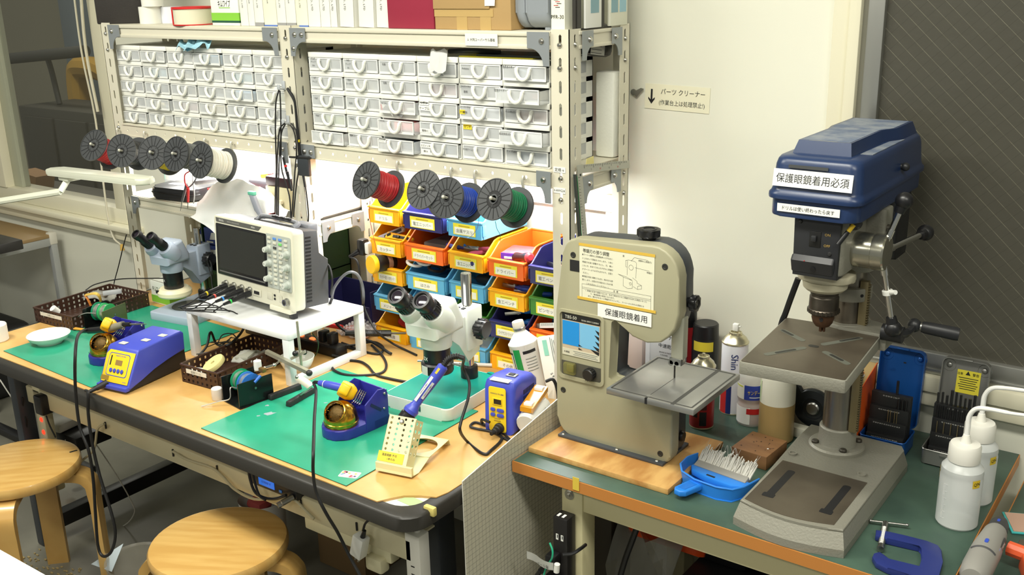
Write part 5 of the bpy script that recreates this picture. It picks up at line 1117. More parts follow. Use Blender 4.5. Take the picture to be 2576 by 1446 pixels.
# ---- upright station
t = thing('upright_soldering_station','upright blue station with a yellow front panel near the right end of the desk','station',(-1.313,1.703,DZ + .0004),7)
prof = [(.0,.0),(.125,.0),(.125,.105),(.105,.122),(.05,.130),(.015,.128),(.004,.112)]
m = MB(); b = rrect(.082,.128,.012,4)
def shellpoly(w0,z): return w0
m.prism(prof,-.041,.041,HB,YZ,.012,4)
for r0 in range(2):
    for i in range(10): m.box((.0413,.052 + i * .0055,.092 - r0 * .016),(.0008,.0025,.011),HK)
m.build('housing',t)
ft = frame((0,-.0006,.061),(1,0,0),(0,.02,1),(0,-1,.02))
m = MB(); m.prism(rrect(.046,.112,.006,3),0,.0024,HY,ft,.001); m.build('front_panel',t)
m = MB(); Q = ft @ T(0,0,.0025); m.text('HAKKO FX-888',.0052,mat('navy_ink',(40,44,110),.5),Q @ T(0,.040,0),fit=.036); m.box((.0,.021,.0008),(.026,.018,.002),HY,.0008,Q); m.box((0.002,.021,.0018),(.020,.012,.0006),mat('display_dark',(36,26,22),.2),M=Q); m.text('HAKKO',.0045,MATS['navy_ink'],Q @ T(.0,-.023,0)); m.box((0,-.028,.0002),(.018,.0022,.0004),mat('label_brown',(150,120,40),.5),M=Q); m.build('markings',t)
for x,z,w_ in ((-.011,.000,.013),(.009,.000,.019),(-.011,-.013,.013),(.009,-.013,.019)): m = MB(); m.prism(rrect(w_,.009,.004,3,x,z),0,.003,HB,Q,.0012); m.build('button',t)
m = MB(); Mp = ft @ T(.006,-.044,.002); m.lathe([(0.0,0),(.0125,0),(.0125,.006),(.010,.008),(.010,.016),(.008,.018),(.008,.026),(.0055,.028),(.0045,.040),(0,.040)],RUBBER,Mp,20); m.build('cord_plug',t)
m = MB(); m.box((0,.018,.1285),(.05,.018,.0014),WHITE,M=I4); m.box((.012,.05,.1312),(.026,.018,.003),mat('switch_grey',(140,140,140),.4),.001); m.box((.012,.05,.1332),(.014,.012,.003),INK,.001); m.build('power_switch',t)
cable([(-1.262,1.828,DZ + .10),(-1.245,1.835,DZ + .105),(-1.236,1.84,DZ + .07),(-1.232,1.835,DZ + .012)],'black cord leaving the rear of the upright blue station',.004)
cable([D_(1268,1090),D_(1285,1110),D_(1262,1098),D_(1235,1085),D_(1200,1078),D_(1183,1072),D_(1195,1062),D_(1222,1070)],'loose black cord coil in front of the upright blue station',.003)
t = thing('labelled_bag','clear bag with a white roll and amber strip leaning on the upright blue station','bag',(-1.245,1.735,DZ + .0004),10)
m = MB(); m.lathe([(0,0),(.026,0),(.028,.003),(.028,.08),(.026,.083),(0,.083)],WPLAS,frame((-.002,-.012,.030),(1,0,0),(0,-.25,.97),(0,.97,.25)),20); m.text('S98-X4',.014,INK,frame((.027,.03,.044),(0,.97,.25),(0,-.25,.97),(1,0,0)) @ R('Z',-90),fit=.05)
for i in range(5): m.box((.0275,.052 + .004 * i,.044),(.0008,.0012,.03),mat('print_grey',(120,124,118),.5))
m.build('roll',t)
m = MB(); m.prism([(0,.0),(.085,.022),(.085,.034),(0,.012)],-.018,.016,mat('amber_strip',(206,140,20),.25),SIDE(-.002,-.01,.062),.001); m.span((-.014,-.004,.070),(.008,.012,.082),WPLAS,.002); m.span((-.014,.055,.086),(.008,.07,.098),WPLAS,.002); m.build('amber_strip',t)
m = MB(); m.sheet([[(.0285 - .01 * (abs(i - 3) / 3) ** 2,-.03 + .02 * i,.006 + .016 * j + .003 * math.sin(i * 2 + j)) for i in range(7)] for j in range(6)],clear('bag_film',(225,226,226),.75,.12)); m.sheet([[(-.012 + .02 * i,-.030 + .004 * math.sin(j),.004 + .016 * j) for i in range(3)] for j in range(5)],MATS['bag_film']); m.build('film',t)
# ---- spout can and cartons behind
t = thing('flux_can','white spout can with a green stripe leaning behind the upright blue station','can',(-1.395,1.965,DZ + .0088),0,None,(0,-13,20))
m = MB(); m.lathe([(0,0),(.036,0),(.0375,.002),(.0375,.118),(.0385,.120),(.0385,.124),(.036,.126),(.017,.150),(.0145,.154),(.0145,.160),(0,.160)],mat('can_white',(232,232,226),.3),None,32); m.build('body',t)
m = MB(); m.lathe([(.0,.1602),(.0148,.1602),(.0155,.162),(.0155,.176),(.0145,.180),(0,.1805)],mat('cap_ivory',(226,220,208),.4),None,24); m.lathe([(.0152,.157),(.0165,.158),(.0165,.163),(.0152,.164)],STEEL); m.build('cap',t)
m = MB()
def wrapq(m,r,a0,a1,z0,z1,mm,dr_=.0004,n=8): m.sheet([[((r + dr_) * math.cos(math.radians(a0 + (a1 - a0) * i / n)),(r + dr_) * math.sin(math.radians(a0 + (a1 - a0) * i / n)),z) for i in range(n + 1)] for z in (z0,z1)],mm)
wrapq(m,.0375,238,268,.03,.114,mat('can_green',(30,150,70),.4)); wrapq(m,.0375,210,232,.05,.105,INK,.0003); wrapq(m,.0375,214,228,.056,.10,WHITE,.0005); wrapq(m,.0375,280,335,.100,.108,INK)
for i in range(5): wrapq(m,.0375,285,330,.085 - .008 * i,.087 - .008 * i,mat('print_grey',(120,124,118),.5))
m.build('label',t)
def carton(loc,rot,d,label,txts,mm=WHITE):
    t = thing('white_carton',label,'box',loc,0,'white cartons behind the upright station',rot); m = MB(); m.span((-d[0] / 2,0,0),(d[0] / 2,d[1],d[2]),mm,.001); m.build('carton',t); m = MB(); M = FRONT(0,-.0004,d[2] / 2)
    for f in txts: f(m,M)
    m.build('print',t)
carton((-1.293,1.945,DZ + .001),(-8,-14,14),(.075,.02,.165),'white carton with a mint tag leaning beside the spout can',[lambda m,M: m.box((-.018,.055,.0003),(.012,.04,.0006),mat('print_mint',(150,215,190),.5),M=M),lambda m,M: [m.box((-.002 + .0045 * i,.045,.0003),(.0014,.07 - .008 * (i % 3),.0006),mat('print_grey',(120,124,118),.5),M=M) for i in range(7)],lambda m,M: m.box((.034,.06,.0003),(.005,.06,.0006),RED,M=M),lambda m,M: m.text('S 9 0',.010,INK,M @ T(-.012,-.02,0) @ R('Z',-70)),lambda m,M: [m.box((.005 + .003 * i,-.045,.0003),(.0012 + .0006 * (i % 2),.03,.0006),INK,M=M) for i in range(8)]],mat('card_white',(236,238,228),.5))
m = MB(); m.cyl((0,0,0),(.165,.0,0),.0055,mat('tube_white',(228,228,228),.4)); q0,q1 = D_(1135,914,DZ + .006),D_(1278,920,DZ + .006)
m = MB(); m.cyl(q0,q1,.0050,mat('tube_white',(228,228,228),.4)); tag(m.build('plastic_tube'),'thin white rod lying on the desk behind the white microscope','rod')
# ---- microscope
MW = mat('scope_white',(226,232,222),.32); MG = mat('scope_bluegrey',(170,182,200),.38); LENS = mat('lens_glass',(40,34,44),.08)
def microscope(loc,rotz,label,body,zo,k,topz,base,ring,arml,knobc=BLACK,dz=0.,el=1.,er=1.,hk=1.):
    """origin at the foot of the pillar on the base; objective hangs arml in front; zo = height of the objective bottom"""
    t = thing('stereo_microscope',label,'microscope',loc,rotz)
    base(t)
    m = MB(); m.lathe([(0,0),(.0125 * k,0),(.0125 * k,topz - .003),(.0115 * k,topz),(0,topz)],CHROME,None,24); m.build('pillar',t)
    m = MB(); m.lathe([(.012 * k,0),(.021 * k,0),(.021 * k,.026 * k),(.0195 * k,.029 * k),(.012 * k,.029 * k)],BLACK,None,24); m.build('pillar_collar',t)
    zc = zo + .068 * k + dz
    m = MB(); m.prism(rrect(.052 * k,.062 * k,.006 * k,3,0,-.004 * k),zc - .055 * k,zc + .045 * k,body,None,.003); m.prism([(-.03 * k,zc - .085 * k),(.02 * k,zc - .07 * k),(.03 * k,zc + .03 * k),(-arml + .03 * k,zc + .032 * k),(-arml + .03 * k,zc - .012 * k),(-.06 * k,zc - .03 * k)],-.02 * k,.02 * k,body,YZ,.003)
    m.span((-.012 * k,-.03 * k,zc + .045 * k),(-.004 * k,-.02 * k,zc + .047 * k),INK); m.span((.004 * k,-.03 * k,zc + .045 * k),(.012 * k,-.02 * k,zc + .047 * k),INK); m.build('arm',t)
    for s in (1,-1):
        m = MB(); A = AXIS((s * .026 * k,-.01 * k,zc - .002),(s,0,0)); m.lathe([(0,0),(.008 * k,0),(.008 * k,.008 * k),(.020 * k,.010 * k),(.0225 * k,.014 * k),(.0225 * k,.030 * k),(.020 * k,.036 * k),(0,.037 * k)],knobc,A,22)
        for q in range(12): m.prism(circ(.0028 * k,6,.0225 * k,0),.013 * k,.031 * k,knobc,A @ R('Z',30 * q))
        m.build('focus_knob',t)
    o = Vector((0,-arml,0))
    m = MB(); zb = zo + .052 * k + dz; m.lathe([(0,zb),(.0345 * k,zb),(.036 * k,zb + .003),(.036 * k,zb + .028 * k),(.034 * k,zb + .032 * k),(0,zb + .032 * k)],body,T(*o),30)
    k0_ = k; k = k * hk
    m.prism([(-.046 * k,zb + .03 * k),(.042 * k,zb + .03 * k),(.044 * k,zb + .052 * k),(.02 * k,zb + .10 * k),(-.02 * k,zb + .095 * k),(-.05 * k,zb + .055 * k)],-.042 * k,.042 * k,body,T(0,-arml,0) @ YZ,.012 * k,4)
    up = Vector((0,-.72,.70)).normalized()
    for s in (1,-1):
        c0 = o + Vector((s * .030 * k,-.022 * k,zb + .068 * k)); A = AXIS(c0,up)
        m.lathe([(0,-.02 * k),(.024 * k,-.018 * k),(.027 * k,.0),(.0265 * k,.02 * k),(.022 * k,.03 * k),(.017 * k,.032 * k),(0,.032 * k)],body,A,26)
    m.build('head_body',t)
    for s in (1,-1):
        c0 = o + Vector((s * .030 * k,-.022 * k,zb + .068 * k)); A = AXIS(c0,up) @ T(0,0,.031 * k) @ Matrix.Diagonal((er,er,el,1)) @ T(0,0,-.031 * k)
        m = MB(); m.lathe([(0,.031 * k),(.0175 * k,.032 * k),(.018 * k,.036 * k),(.0172 * k,.052 * k),(.0155 * k,.054 * k),(.0155 * k,.066 * k),(.018 * k,.067 * k),(.0185 * k,.074 * k),(.0172 * k,.0785 * k),(.013 * k,.079 * k),(.0115 * k,.075 * k),(0,.0745 * k)],BLACK,A,26)
        for q in range(22): m.prism(circ(.0008 * k,5,.0182 * k,0),.034 * k,.05 * k,BLACK,A @ R('Z',16.4 * q))
        e = m.build('eyepiece',t); m = MB(); m.lathe([(0,.0758 * k),(.008 * k,.0755 * k),(.0113 * k,.0748 * k)],LENS,A,20); m.build('lens',e)
    k = k0_
    m = MB(); m.lathe([(0,zo),(.030 * k,zo),(.031 * k,zo + .002),(.031 * k,zb),(0,zb)],BLACK,T(*o),30); m.text('2X',.012 * k,WHITE,frame(o + Vector((-.008,-.0312 * k,zo + .035 * k)),(.97,-.25,0),(0,0,1),(-.25,-.97,0))); m.build('objective',t)
    ring(t,o)
    return t
def baseR(t):
    m = MB(); bz = -.034; m.prism(rrect(.205,.245,.022,5,-.022,-.078),bz,-.001,mat('base_white',(214,216,204),.4),None,.004,3); m.build('base',t)
    m = MB(); m.prism(rrect(.199,.239,.019,5,-.022,-.078),-.001,-.0001,mat('base_mat_green',(26,142,126),.25)); m.prism(rrect(.02,.016,.007,4,.035,.046),-.001,-.0001,MATS['base_mat_green']); m.build('base_mat',t)
    m = MB(); m.box((-.022,-.2012,-.015),(.034,.0012,.014),mat('badge_teal',(20,80,80),.4)); m.text('FASTUS',.006,mat('print_mint',(150,215,190),.5),FRONT(-.022,-.2019,-.015),fit=.028); m.build('badge',t)
def ringR(t,o):
    m = MB(); zo = .062; m.lathe([(.030,zo),(.0385,zo),(.0405,zo + .004),(.0405,zo + .024),(.036,zo + .028),(.030,zo + .028),(.03,zo)],BLACK,T(*o) @ T(0,0,0.0),34); m.build('ring_light',t)
    m = MB(); f = Vector((-.25,-.97,0)); m.box((0,0,0),(.021,.022,.0008),mat('ring_label',(196,200,190),.4),M=frame(o + Vector((-.008,-.0405,zo + .013)),(.97,-.2,0),(0,0,1),(-.2,-.97,0))); m.build('ring_label',t)
    m = MB(); m.cyl(o + Vector((.035,.01,zo + .022)),o + Vector((.062,.016,zo + .022)),.0028,STEEL); m.cyl(o + Vector((.056,.015,zo + .022)),o + Vector((.066,.017,zo + .022)),.0045,STEEL); m.build('thumb_screw',t); m = MB(); m.cyl(o + Vector((-.036,-.015,zo + .024)),o + Vector((-.046,-.02,zo + .024)),.0025,STEEL); m.build('thumb_screw',t)
microscope((-1.533,1.872,.7365),3,'white stereo microscope on a green topped base at the right of the desk',MW,.066,1.08,.280,baseR,ringR,.132,dz=.006,el=1.0,er=1.08,hk=1.15)
def baseL(t):
    m = MB(); m.prism(rrect(.185,.225,.014,4,.03,-.075),-.028,-.001,MG,T(.0,.0,0) @ R('Z',0),.004,2); m.build('base',t)
    m = MB(); m.lathe([(0,.0004),(.055,.0004),(.056,-.0006)],mat('stage_black',(52,56,52),.25),T(.015,-.085,0),36); m.build('stage_plate',t)
def ringL(t,o):
    m = MB(); zo = .045; m.lathe([(.028,zo),(.050,zo),(.0535,zo + .005),(.0535,zo + .016),(.048,zo + .022),(.044,zo + .026),(.028,zo + .026),(.028,zo)],mat('ring_cream',(232,224,190),.4),T(*o),34); m.box(o + Vector((-.03,-.042,zo + .018)),(.012,.006,.010),BLACK,.001); m.build('ring_light',t)
microscope((-2.715,1.945,.7285),8,'blue grey stereo microscope with a cream ring light at the left of the desk',MG,.066,.98,.238,baseL,ringL,.125,dz=.008,el=1.45,er=.82,hk=1.05)
# ---- tissue box under the left microscope
def kim2(t,d):
    t.span((-d[0] / 2 - .0006,-d[1] / 2 - .0006,.004),(d[0] / 2 + .0006,d[1] / 2 + .0006,.028),MATS['kim_green'])
    t.text('キムワイプ',.02,mat('kim_ink',(70,80,60),.5),FRONT(-.012,-d[1] / 2 - .0004,.052),fit=.055); t.text('WIPERS S-200',.014,MATS['kim_ink'],SIDE(d[0] / 2 + .0004,.0,.052),fit=.09); t.box((d[0] / 2,.0,.042),(.001,.10,.002),MATS['kim_green'])
boxthing('tissue_box','white and green lab tissue box on the desk behind the left microscope','box',(-2.90,1.868,DZ + .0008),(-2.802,1.932,DZ + .078),mat('card_white',(236,238,228),.5),.001,None,kim2)
# ---- brown baskets
BRN = mat('basket_brown',(62,40,30),.45)
def basket(loc,rotz,w,d,h,label,name_txt):
    t = thing('perforated_basket',label,'basket',loc,rotz,'brown perforated baskets'); m = MB()
    nx = max(3,round(w / .0185)); ny = max(3,round(d / .0185))
    def wall(a,b,n): 
        a,b = Vector(a),Vector(b); u = (b - a); L_ = u.length; u.normalize(); nn = u.cross(Vector((0,0,1))); m.perf(n,3,L_ / n,h / 3,.0072,.0082,.0022,BRN,frame(a,u,(0,0,1),nn),False)
    x,y = w / 2,d / 2; wall((-x,-y,0),(x,-y,0),nx); wall((x,-y,0),(x,y,0),ny); wall((x,y,0),(-x,y,0),nx); wall((-x,y,0),(-x,-y,0),ny)
    m.span((-x,-y,0),(x,y,.002),BRN); m.tube([(-x,-y,h),(x,-y,h),(x,y,h),(-x,y,h),(-x,-y,h)],.003,BRN,6,0); m.build('basket',t)
    m = MB(); M = FRONT(-.01,-y - .0008,h * .72); m.box((0,0,.0004),(w * .55,.012,.0008),mat('name_tag',(214,212,200),.5),M=M); m.text(name_txt,.008,mat('print_grey',(120,124,118),.5),M @ T(0,0,.0008),fit=w * .5); m.build('name_tag',t); return t
basket((-2.158,1.6225,DZ + .0006),4,.142,.262,.05,'brown basket in front of the white stand with a yellow tape disc in it','配線ツール')
basket((-2.962,1.688,DZ + .0006),4,.20,.285,.046,'brown basket at the back left corner of the desk','工具トレイ')
m = MB(); m.lathe([(.006,-.006),(.032,-.006),(.0335,0),(.032,.006),(.006,.006),(.0055,0),(.006,-.006)],mat('tape_disc',(230,218,150),.5),R('X',28) @ R('Y',-14),32); q = P(538,915,z=DZ + .043); tag(m.build('tape_disc',loc=q),'pale yellow disc lying on top of the middle basket','disc')
FB = clear('film_bag',(200,200,192),.5,.15)
m = MB(); q = P(625,895,z=DZ + .035); m.sheet([[(-.03 + .012 * i,-.045 + .015 * j,.012 * math.sin(i * .7 + .4) * math.sin(j * .55) + .004 * math.sin(i * 3 + j * 2)) for i in range(6)] for j in range(7)],FB,thick=.003); m.box((-.005,-.005,.004),(.04,.06,.012),mat('bag_inside',(150,150,138),.6),.005); tag(m.build('film_bag',loc=q,rotz=25),'crumpled clear film bag lying in the middle basket','bag')
m = MB(); q = P(500,935,z=DZ + .02); m.box((0,0,.0),(.05,.02,.02),WPLAS,.004,R('Z',20)); tag(m.build('white_tube',loc=q),'small white tube in the front corner of the middle basket','tube')
m = MB(); q = P(560,880,z=DZ + .012); r = random.Random(5)
for k in range(5): m.tube([(r.uniform(-.04,.04),r.uniform(-.07,.07),r.uniform(.0,.02)) for _ in range(5)],.0014,mat('basket_wire',(60,60,58),.4),5,4)
tag(m.build('wire_bundle',loc=q,rotz=10),'bundle of thin dark wires in the middle basket','wire')
m = MB(); q = P(139,780,z=DZ + .04); m.lathe([(0,-.012),(.011,-.012),(.011,.012),(0,.012)],WPLAS,R('X',40),18); tag(m.build('bottle_top',loc=q),'small white bottle cap in the left basket','cap')
m = MB(); q = P(250,742,z=DZ + .028); m.sheet([[(-.05 + .014 * i,-.04 + .016 * j,.016 * math.sin(i * .6) * math.sin(j * .6 + .3) + .003 * math.sin(i * 2 + j * 3)) for i in range(8)] for j in range(6)],FB,thick=.003); m.box((0,0,.0),(.06,.05,.014),mat('bag_inside2',(120,110,96),.6),.006); tag(m.build('film_bag',loc=q,rotz=30),'crumpled film bag lying in the left basket','bag')
m = MB(); q0,q1 = D_(272,748,DZ + .05),D_(292,722,DZ + .056); m.box((0,0,0),(.06,.022,.014),clear('clear_tray',(200,205,210),.4,.15),.004); tag(m.build('clear_tray',loc=(q0 + q1) / 2,rotz=60),'clear tray leaning in the back of the left basket','tray')
m = MB(); m.tube([P(238,790,y=1.70),P(222,755,y=1.69),P(214,742,y=1.69)],.004,mat('copper_strip',(200,120,50),.4),6,4); m.tube([P(215,742,y=1.69),P(240,738,y=1.69),P(252,750,y=1.70),P(253,775,y=1.71)],.005,mat('peel_yellow',(226,190,90),.4),6,4,.4); tag(m.build('braid_strip'),'curled orange and yellow strip sticking up from the left basket','strip')
# ---- solder dispensers
BX = mat('dispenser_black',(20,22,22),.22)
def dispenser(loc,rotz,label,side_m,reels,tail):
    t = thing('solder_dispenser',label,'dispenser',loc,rotz,'solder dispensers')
    m = MB(); m.span((-.046,-.052,0),(.044,.052,.003),BX,.001); m.prism([(-.05,.003),(.05,.003),(.05,.066),(-.05,.066)],.036,.039,side_m,YZ); m.prism([(-.05,.003),(.05,.003),(.05,.066),(-.05,.066)],-.042,-.039,BX,YZ); m.span((-.04,.049,.003),(.037,.051,.03),BX); m.build('frame',t)
    m = MB(); m.cyl((-.042,0,.042),(.04,0,.042),.003,STEEL); m.build('axle',t)
    for x,c in reels:
        m = MB(); m.lathe([(.006,-.012),(.029,-.012),(.029,-.010),(.015,-.010),(.015,.010),(.029,.010),(.029,.012),(.006,.012),(.006,-.012)],c,T(x,0,.046) @ R('Y',90),32); m.lathe([(.0152,-.0098),(.024,-.0098),(.024,.0098),(.0152,.0098)],mat('solder_wire',(196,196,190),.3,.8),T(x,0,.046) @ R('Y',90),28); m.build('reel',t)
    m = MB(); m.tube(tail,.0016,mat('solder_wire',(196,196,190),.3,.8),6,5); m.build('solder_end',t)
    return t
RG = mat('reel_green',(20,150,105),.35); RBL = mat('reel_blue',(52,120,205),.35)
dispenser((-1.972,1.508,DZ + .0004),-8,'black solder dispenser with a green and a blue reel in front of the middle basket',BX,((-.022,RG),(.008,RBL)),[(.0,-.03,.04),(-.004,-.046,.045),(.002,-.055,.02),(-.02,-.075,.012),(-.045,-.11,.003)])
dispenser((-2.812,1.640,DZ + .0004),14,'solder dispenser with a green reel and an olive side beside the left basket',mat('olive_clear',(96,104,60),.2),((-.018,RG),(.008,mat('reel_lime',(70,200,120),.35))),[(-.01,-.03,.05),(-.03,-.05,.055),(-.06,-.055,.04),(-.085,-.06,.01)])
m = MB(); m.lathe([(0,0),(.013,0),(.014,.002),(.014,.030),(.012,.032),(0,.032)],mat('frosted_vial',(214,210,204),.35),None,18); q = D_(550,1000,DZ); tag(m.build('white_vial',loc=(-2.040,1.462,DZ + .0005)),'small frosted white vial standing beside the middle solder dispenser','vial')
m = MB(); q = P(648,940,y=1.53); m.cyl(P(640,962,y=1.50),P(655,945,y=1.52),.004,mat('pot_blue',(40,100,190),.4)); m.box(P(660,930,y=1.535),(.018,.012,.012),mat('brass_dull',(150,120,70),.4,.8),.002,None); m.lathe([(0,-.012),(.010,-.012),(.0105,0),(.010,.012),(0,.012)],WPLAS,T(*P(648,918,y=1.55)),18)
tag(m.build('white_spool_cap'),'white knob on small brass and blue parts above the middle solder dispenser','part')
# ---- third hand
SIL = mat('third_hand_silver',(186,184,166),.35,.7); CI = mat('cast_black',(38,38,38),.5,bump=.3,bscale=200)
t = thing('third_hand','helping hand holder with two black feet and silver arms on the right mat','holder',(-1.852,1.585,MZ))
O = Vector(t.location); lv = lambda v: v - O
for a,b in (((677,1005),(756,975)),((724,1022),(788,985))):
    p,q = D_(*a,DZ + .004),D_(*b,DZ + .004); u = (q - p).normalized(); m = MB(); m.prism(rrect((q - p).length,.017,.003),.0,.014,CI,frame(lv((p + q) / 2) * 1 + Vector((0,0,-.0)),u,Vector((-u.y,u.x,0)),(0,0,1)) @ T(0,0,-.0014),.002,top=rrect((q - p).length * .98,.013,.003)); m.build('foot',t)
j = lv(P(748,948,y=1.60)); k2 = lv(P(783,972,y=1.60)); f2 = lv(D_(755,995,DZ + .016))
m = MB(); m.tube([j,k2],.010,SIL,4,0,.25); m.tube([k2,f2],.009,SIL,4,0,.25); m.ball(j,.006,BOLT,n=12,k=6); m.build('elbow_plate',t)
r0,r1 = lv(P(670,884,y=1.63)),lv(P(776,936,y=1.60)); m = MB(); m.tube([r0,r1],.0075,SIL,4,0,.8); m.build('rail',t)
m = MB(); v0 = lv(P(747,808,y=1.63)); v1 = lv(P(759,925,y=1.63)); m.cyl(v0,v1,.0035,SIL); m.build('rod',t)
m = MB(); c0,c1 = lv(P(732,902,y=1.615)),lv(P(768,884,y=1.635)); m.tube([c0,c1],.0055,SIL,4,0,.8); m.ball(lv(P(743,889,y=1.612)),.008,BLACK,n=14,k=8); m.ball(lv(P(766,886,y=1.64)),.007,BLACK,n=14,k=8); m.build('clamp',t)
m = MB(); g0 = lv(P(706,906,y=1.62)); g1 = lv(P(690,918,y=1.60)); g2 = lv(P(668,925,y=1.58)); m.ball(g0,.007,SIL,n=12,k=8); m.tube([g0,g1],.003,CHROME,8,0); m.ball(g1,.006,CHROME,n=12,k=8); m.tube([g1,g2],.0045,CHROME,8,0); m.prism([(0,-.004),(.03,-.001),(.03,.001),(0,.004)],-.003,.003,SIL,AXIS(g2,g2 - g1) @ R('Y',-90)); m.build('clip_arm',t)
m = MB(); m.ball(lv(P(778,938,y=1.60)),.0085,CI,n=14,k=8); m.build('joint_knob',t)
# ---- bowl, plate, power strip, cables, wrap, odd things
PORC = mat('porcelain',(232,232,224),.2)
m = MB(); m.lathe([(0,.003),(.018,.003),(.020,.0),(.023,0),(.024,.004),(.038,.016),(.046,.034),(.0485,.044),(.047,.0445),(.044,.034),(.036,.018),(.02,.008),(0,.007)],PORC,None,40)
tag(m.build('white_bowl',loc=(-2.008,1.708,DZ + .0005)),'small white bowl behind the front right leg of the white stand','bowl')
m = MB(); m.lathe([(0,.004),(.032,.004),(.034,0),(.037,0),(.040,.005),(.056,.016),(.062,.027),(.0605,.0275),(.054,.018),(.038,.009),(0,.008)],PORC,None,44)
tag(m.build('white_dish',loc=(-2.818,1.452,DZ + .0028)),'white shallow dish on the left end of the desk','dish')
SWL = mat('switch_lit',(255,130,70),.3,emit=1.2)
t = thing('power_strip','black power strip with lit orange switches under the white stand','power strip',(-2.185,1.857,DZ + .0006),0)
m = MB(); m.prism(rrect(.40,.044,.006),0,.030,mat('strip_black',(28,26,26),.4),None,.003); m.build('housing',t)
m = MB(); m.box((-.0,0,.0305),(.32,.03,.001),mat('strip_plate',(96,92,88),.35)); m.build('socket_plate',t)
for x in (-.155,-.105,.035,.085): m = MB(); m.box((x,-.004,.033),(.020,.012,.005),SWL,.002); m.build('switch',t)
for i,x in enumerate((.125,.16)): m = MB(); m.box((x,.004,.047),(.022,.03,.034),BLACK,.005); m.build('plug',t)
def wire3(pts,label,r=.0028,mm=RUBBER,k=6): return cable(pts,label,r,mm,'cable','cable',8,k)
# plug + cable from the bin wall
t = thing('plug_on_post','black angled plug with a white adapter on the left side of the bin wall','plug',P(915,625,y=2.02))
m = MB(); m.box((-.002,0,.005),(.028,.03,.05),BLACK,.008); m.cyl((-.008,-.01,-.006),(-.040,-.02,-.026),.009,BLACK,.0055); m.build('plug',t); m = MB(); m.box((.020,.004,.004),(.016,.028,.034),WPLAS,.004); m.build('adapter',t)
pb = P(915,625,y=2.02) + Vector((-.040,-.02,-.026))
wire3([pb,P(900,660,y=1.99),P(908,720,y=1.985),P(915,770,y=1.96),P(945,830,y=1.92),D_(985,862,DZ + .02),D_(1020,880),D_(1048,893)],'long black cord from the bin wall plug down to the white microscope ring light',.0032)
wire3([P(808,655,y=1.84),P(828,670,y=1.83),P(836,705,y=1.82),P(832,740,y=1.83)],'thin black cord behind the oscilloscope',.0028)
wire3([D_(835,745,STZ + .02),P(842,722,y=1.89),P(862,695,y=1.90),P(882,684,y=1.91),P(900,692,y=1.93),P(912,720,y=1.95),P(914,760,y=1.96),D_(905,800,DZ + .02)],'grey cord arching up behind the white stand',.0042,mat('cord_grey',(110,112,116),.4))
wire3([P(836,748,y=1.86),P(828,775,y=1.88),P(838,800,y=1.905),P(858,825,y=1.925),D_(900,848,DZ + .03),D_(940,862,DZ + .02),D_(975,885,DZ + .01),D_(985,890)],'black cord falling behind the white stand to the desk',.0042)
wire3([D_(850,870,DZ + .02),D_(890,868,DZ + .012),D_(940,860,DZ + .012),D_(965,875,DZ + .01),D_(950,890),D_(900,880),D_(862,870)],'black cord loop beside the rear leg of the white stand',.0034)
wire3([D_(835,893,DZ + .012),D_(870,900),D_(900,890),D_(893,875,DZ + .008),D_(860,862,DZ + .008)],'black cord looping around the rear foot of the white stand',.0034)
wire3([D_(935,868,DZ + .012),D_(962,895),D_(972,920),D_(958,938),D_(905,944),D_(860,940,DZ + .005),D_(836,925,DZ + .005),D_(850,908),D_(900,908),D_(925,920),D_(945,942),D_(980,952),D_(1030,962,DZ + .004)],'large black cord loop on the desk in front of the white microscope',.0036)
wire3([P(785,838,y=1.80),P(800,860,y=1.80),P(798,885,y=1.80),D_(790,897,DZ + .004)],'thin green wire hanging behind the white bowl',.0016,mat('wire_darkgreen',(40,90,60),.4))
wire3([D_(500,895,DZ + .01),D_(520,870,DZ + .03),D_(530,835,DZ + .06),D_(545,865,DZ + .02),D_(572,868,DZ + .055),D_(600,845,DZ + .058),D_(617,820,DZ + .05)],'black cord bending behind the middle basket',.0036)
wire3([D_(548,862,DZ + .012),D_(560,842,DZ + .03),D_(585,840,DZ + .03),D_(600,858,DZ + .01)],'thin black wire arch behind the middle basket',.0018)
wire3([P(534,690,y=1.92),P(530,660,y=1.93),P(520,650,y=1.94),P(530,690,y=1.90),P(538,740,y=1.88),D_(560,780,DZ + .08)],'thin black cord beside the left microscope pillar',.002)
wire3([P(415,700,y=1.85),P(380,700,y=1.87),P(300,702,y=1.90),P(240,715,y=1.86),P(215,730,y=1.83)],'thin black cord from the cream ring light to the left basket',.002)
wire3([P(318,590,y=1.902),P(310,620,y=1.90),P(298,670,y=1.92),P(287,712,y=1.95),D_(287,735,DZ + .01)],'thin black cord hanging from the left shelf post',.0018)
wire3([D_(660,795,DZ + .04),D_(668,780,DZ + .04),D_(652,800,DZ + .004)],'short cord end beside the black power strip',.003)
PW = clear('bubble_wrap',(215,210,210),.6,.12)
m = MB(); r = random.Random(6); q = D_(915,835,DZ)
m.sheet([[(-.06 + .013 * i,-.05 + .013 * j,.006 + .03 * math.sin(i * .31) * math.sin(j * .36) + .004 * math.sin(i * 2.1 + j * 1.7)) for i in range(10)] for j in range(9)],PW,thick=.002)
for i in range(9):
    for j in range(8): m.ball((-.055 + .013 * i,-.045 + .013 * j,.012 + .03 * math.sin(i * .31 + .15) * math.sin(j * .36 + .15)),.0045,PW,n=8,k=4)
m.box((-.02,-.01,.012),(.05,.04,.014),mat('pack_orange',(230,90,60),.5),.004); m.box((.03,-.03,.008),(.04,.03,.01),mat('pack_pink',(236,190,186),.5),.003)
tag(m.build('bubble_wrap_pack',loc=(q.x + .005,q.y - .015,DZ + .001)),'bubble wrapped orange parts on the desk beside the yellow bin','pack')
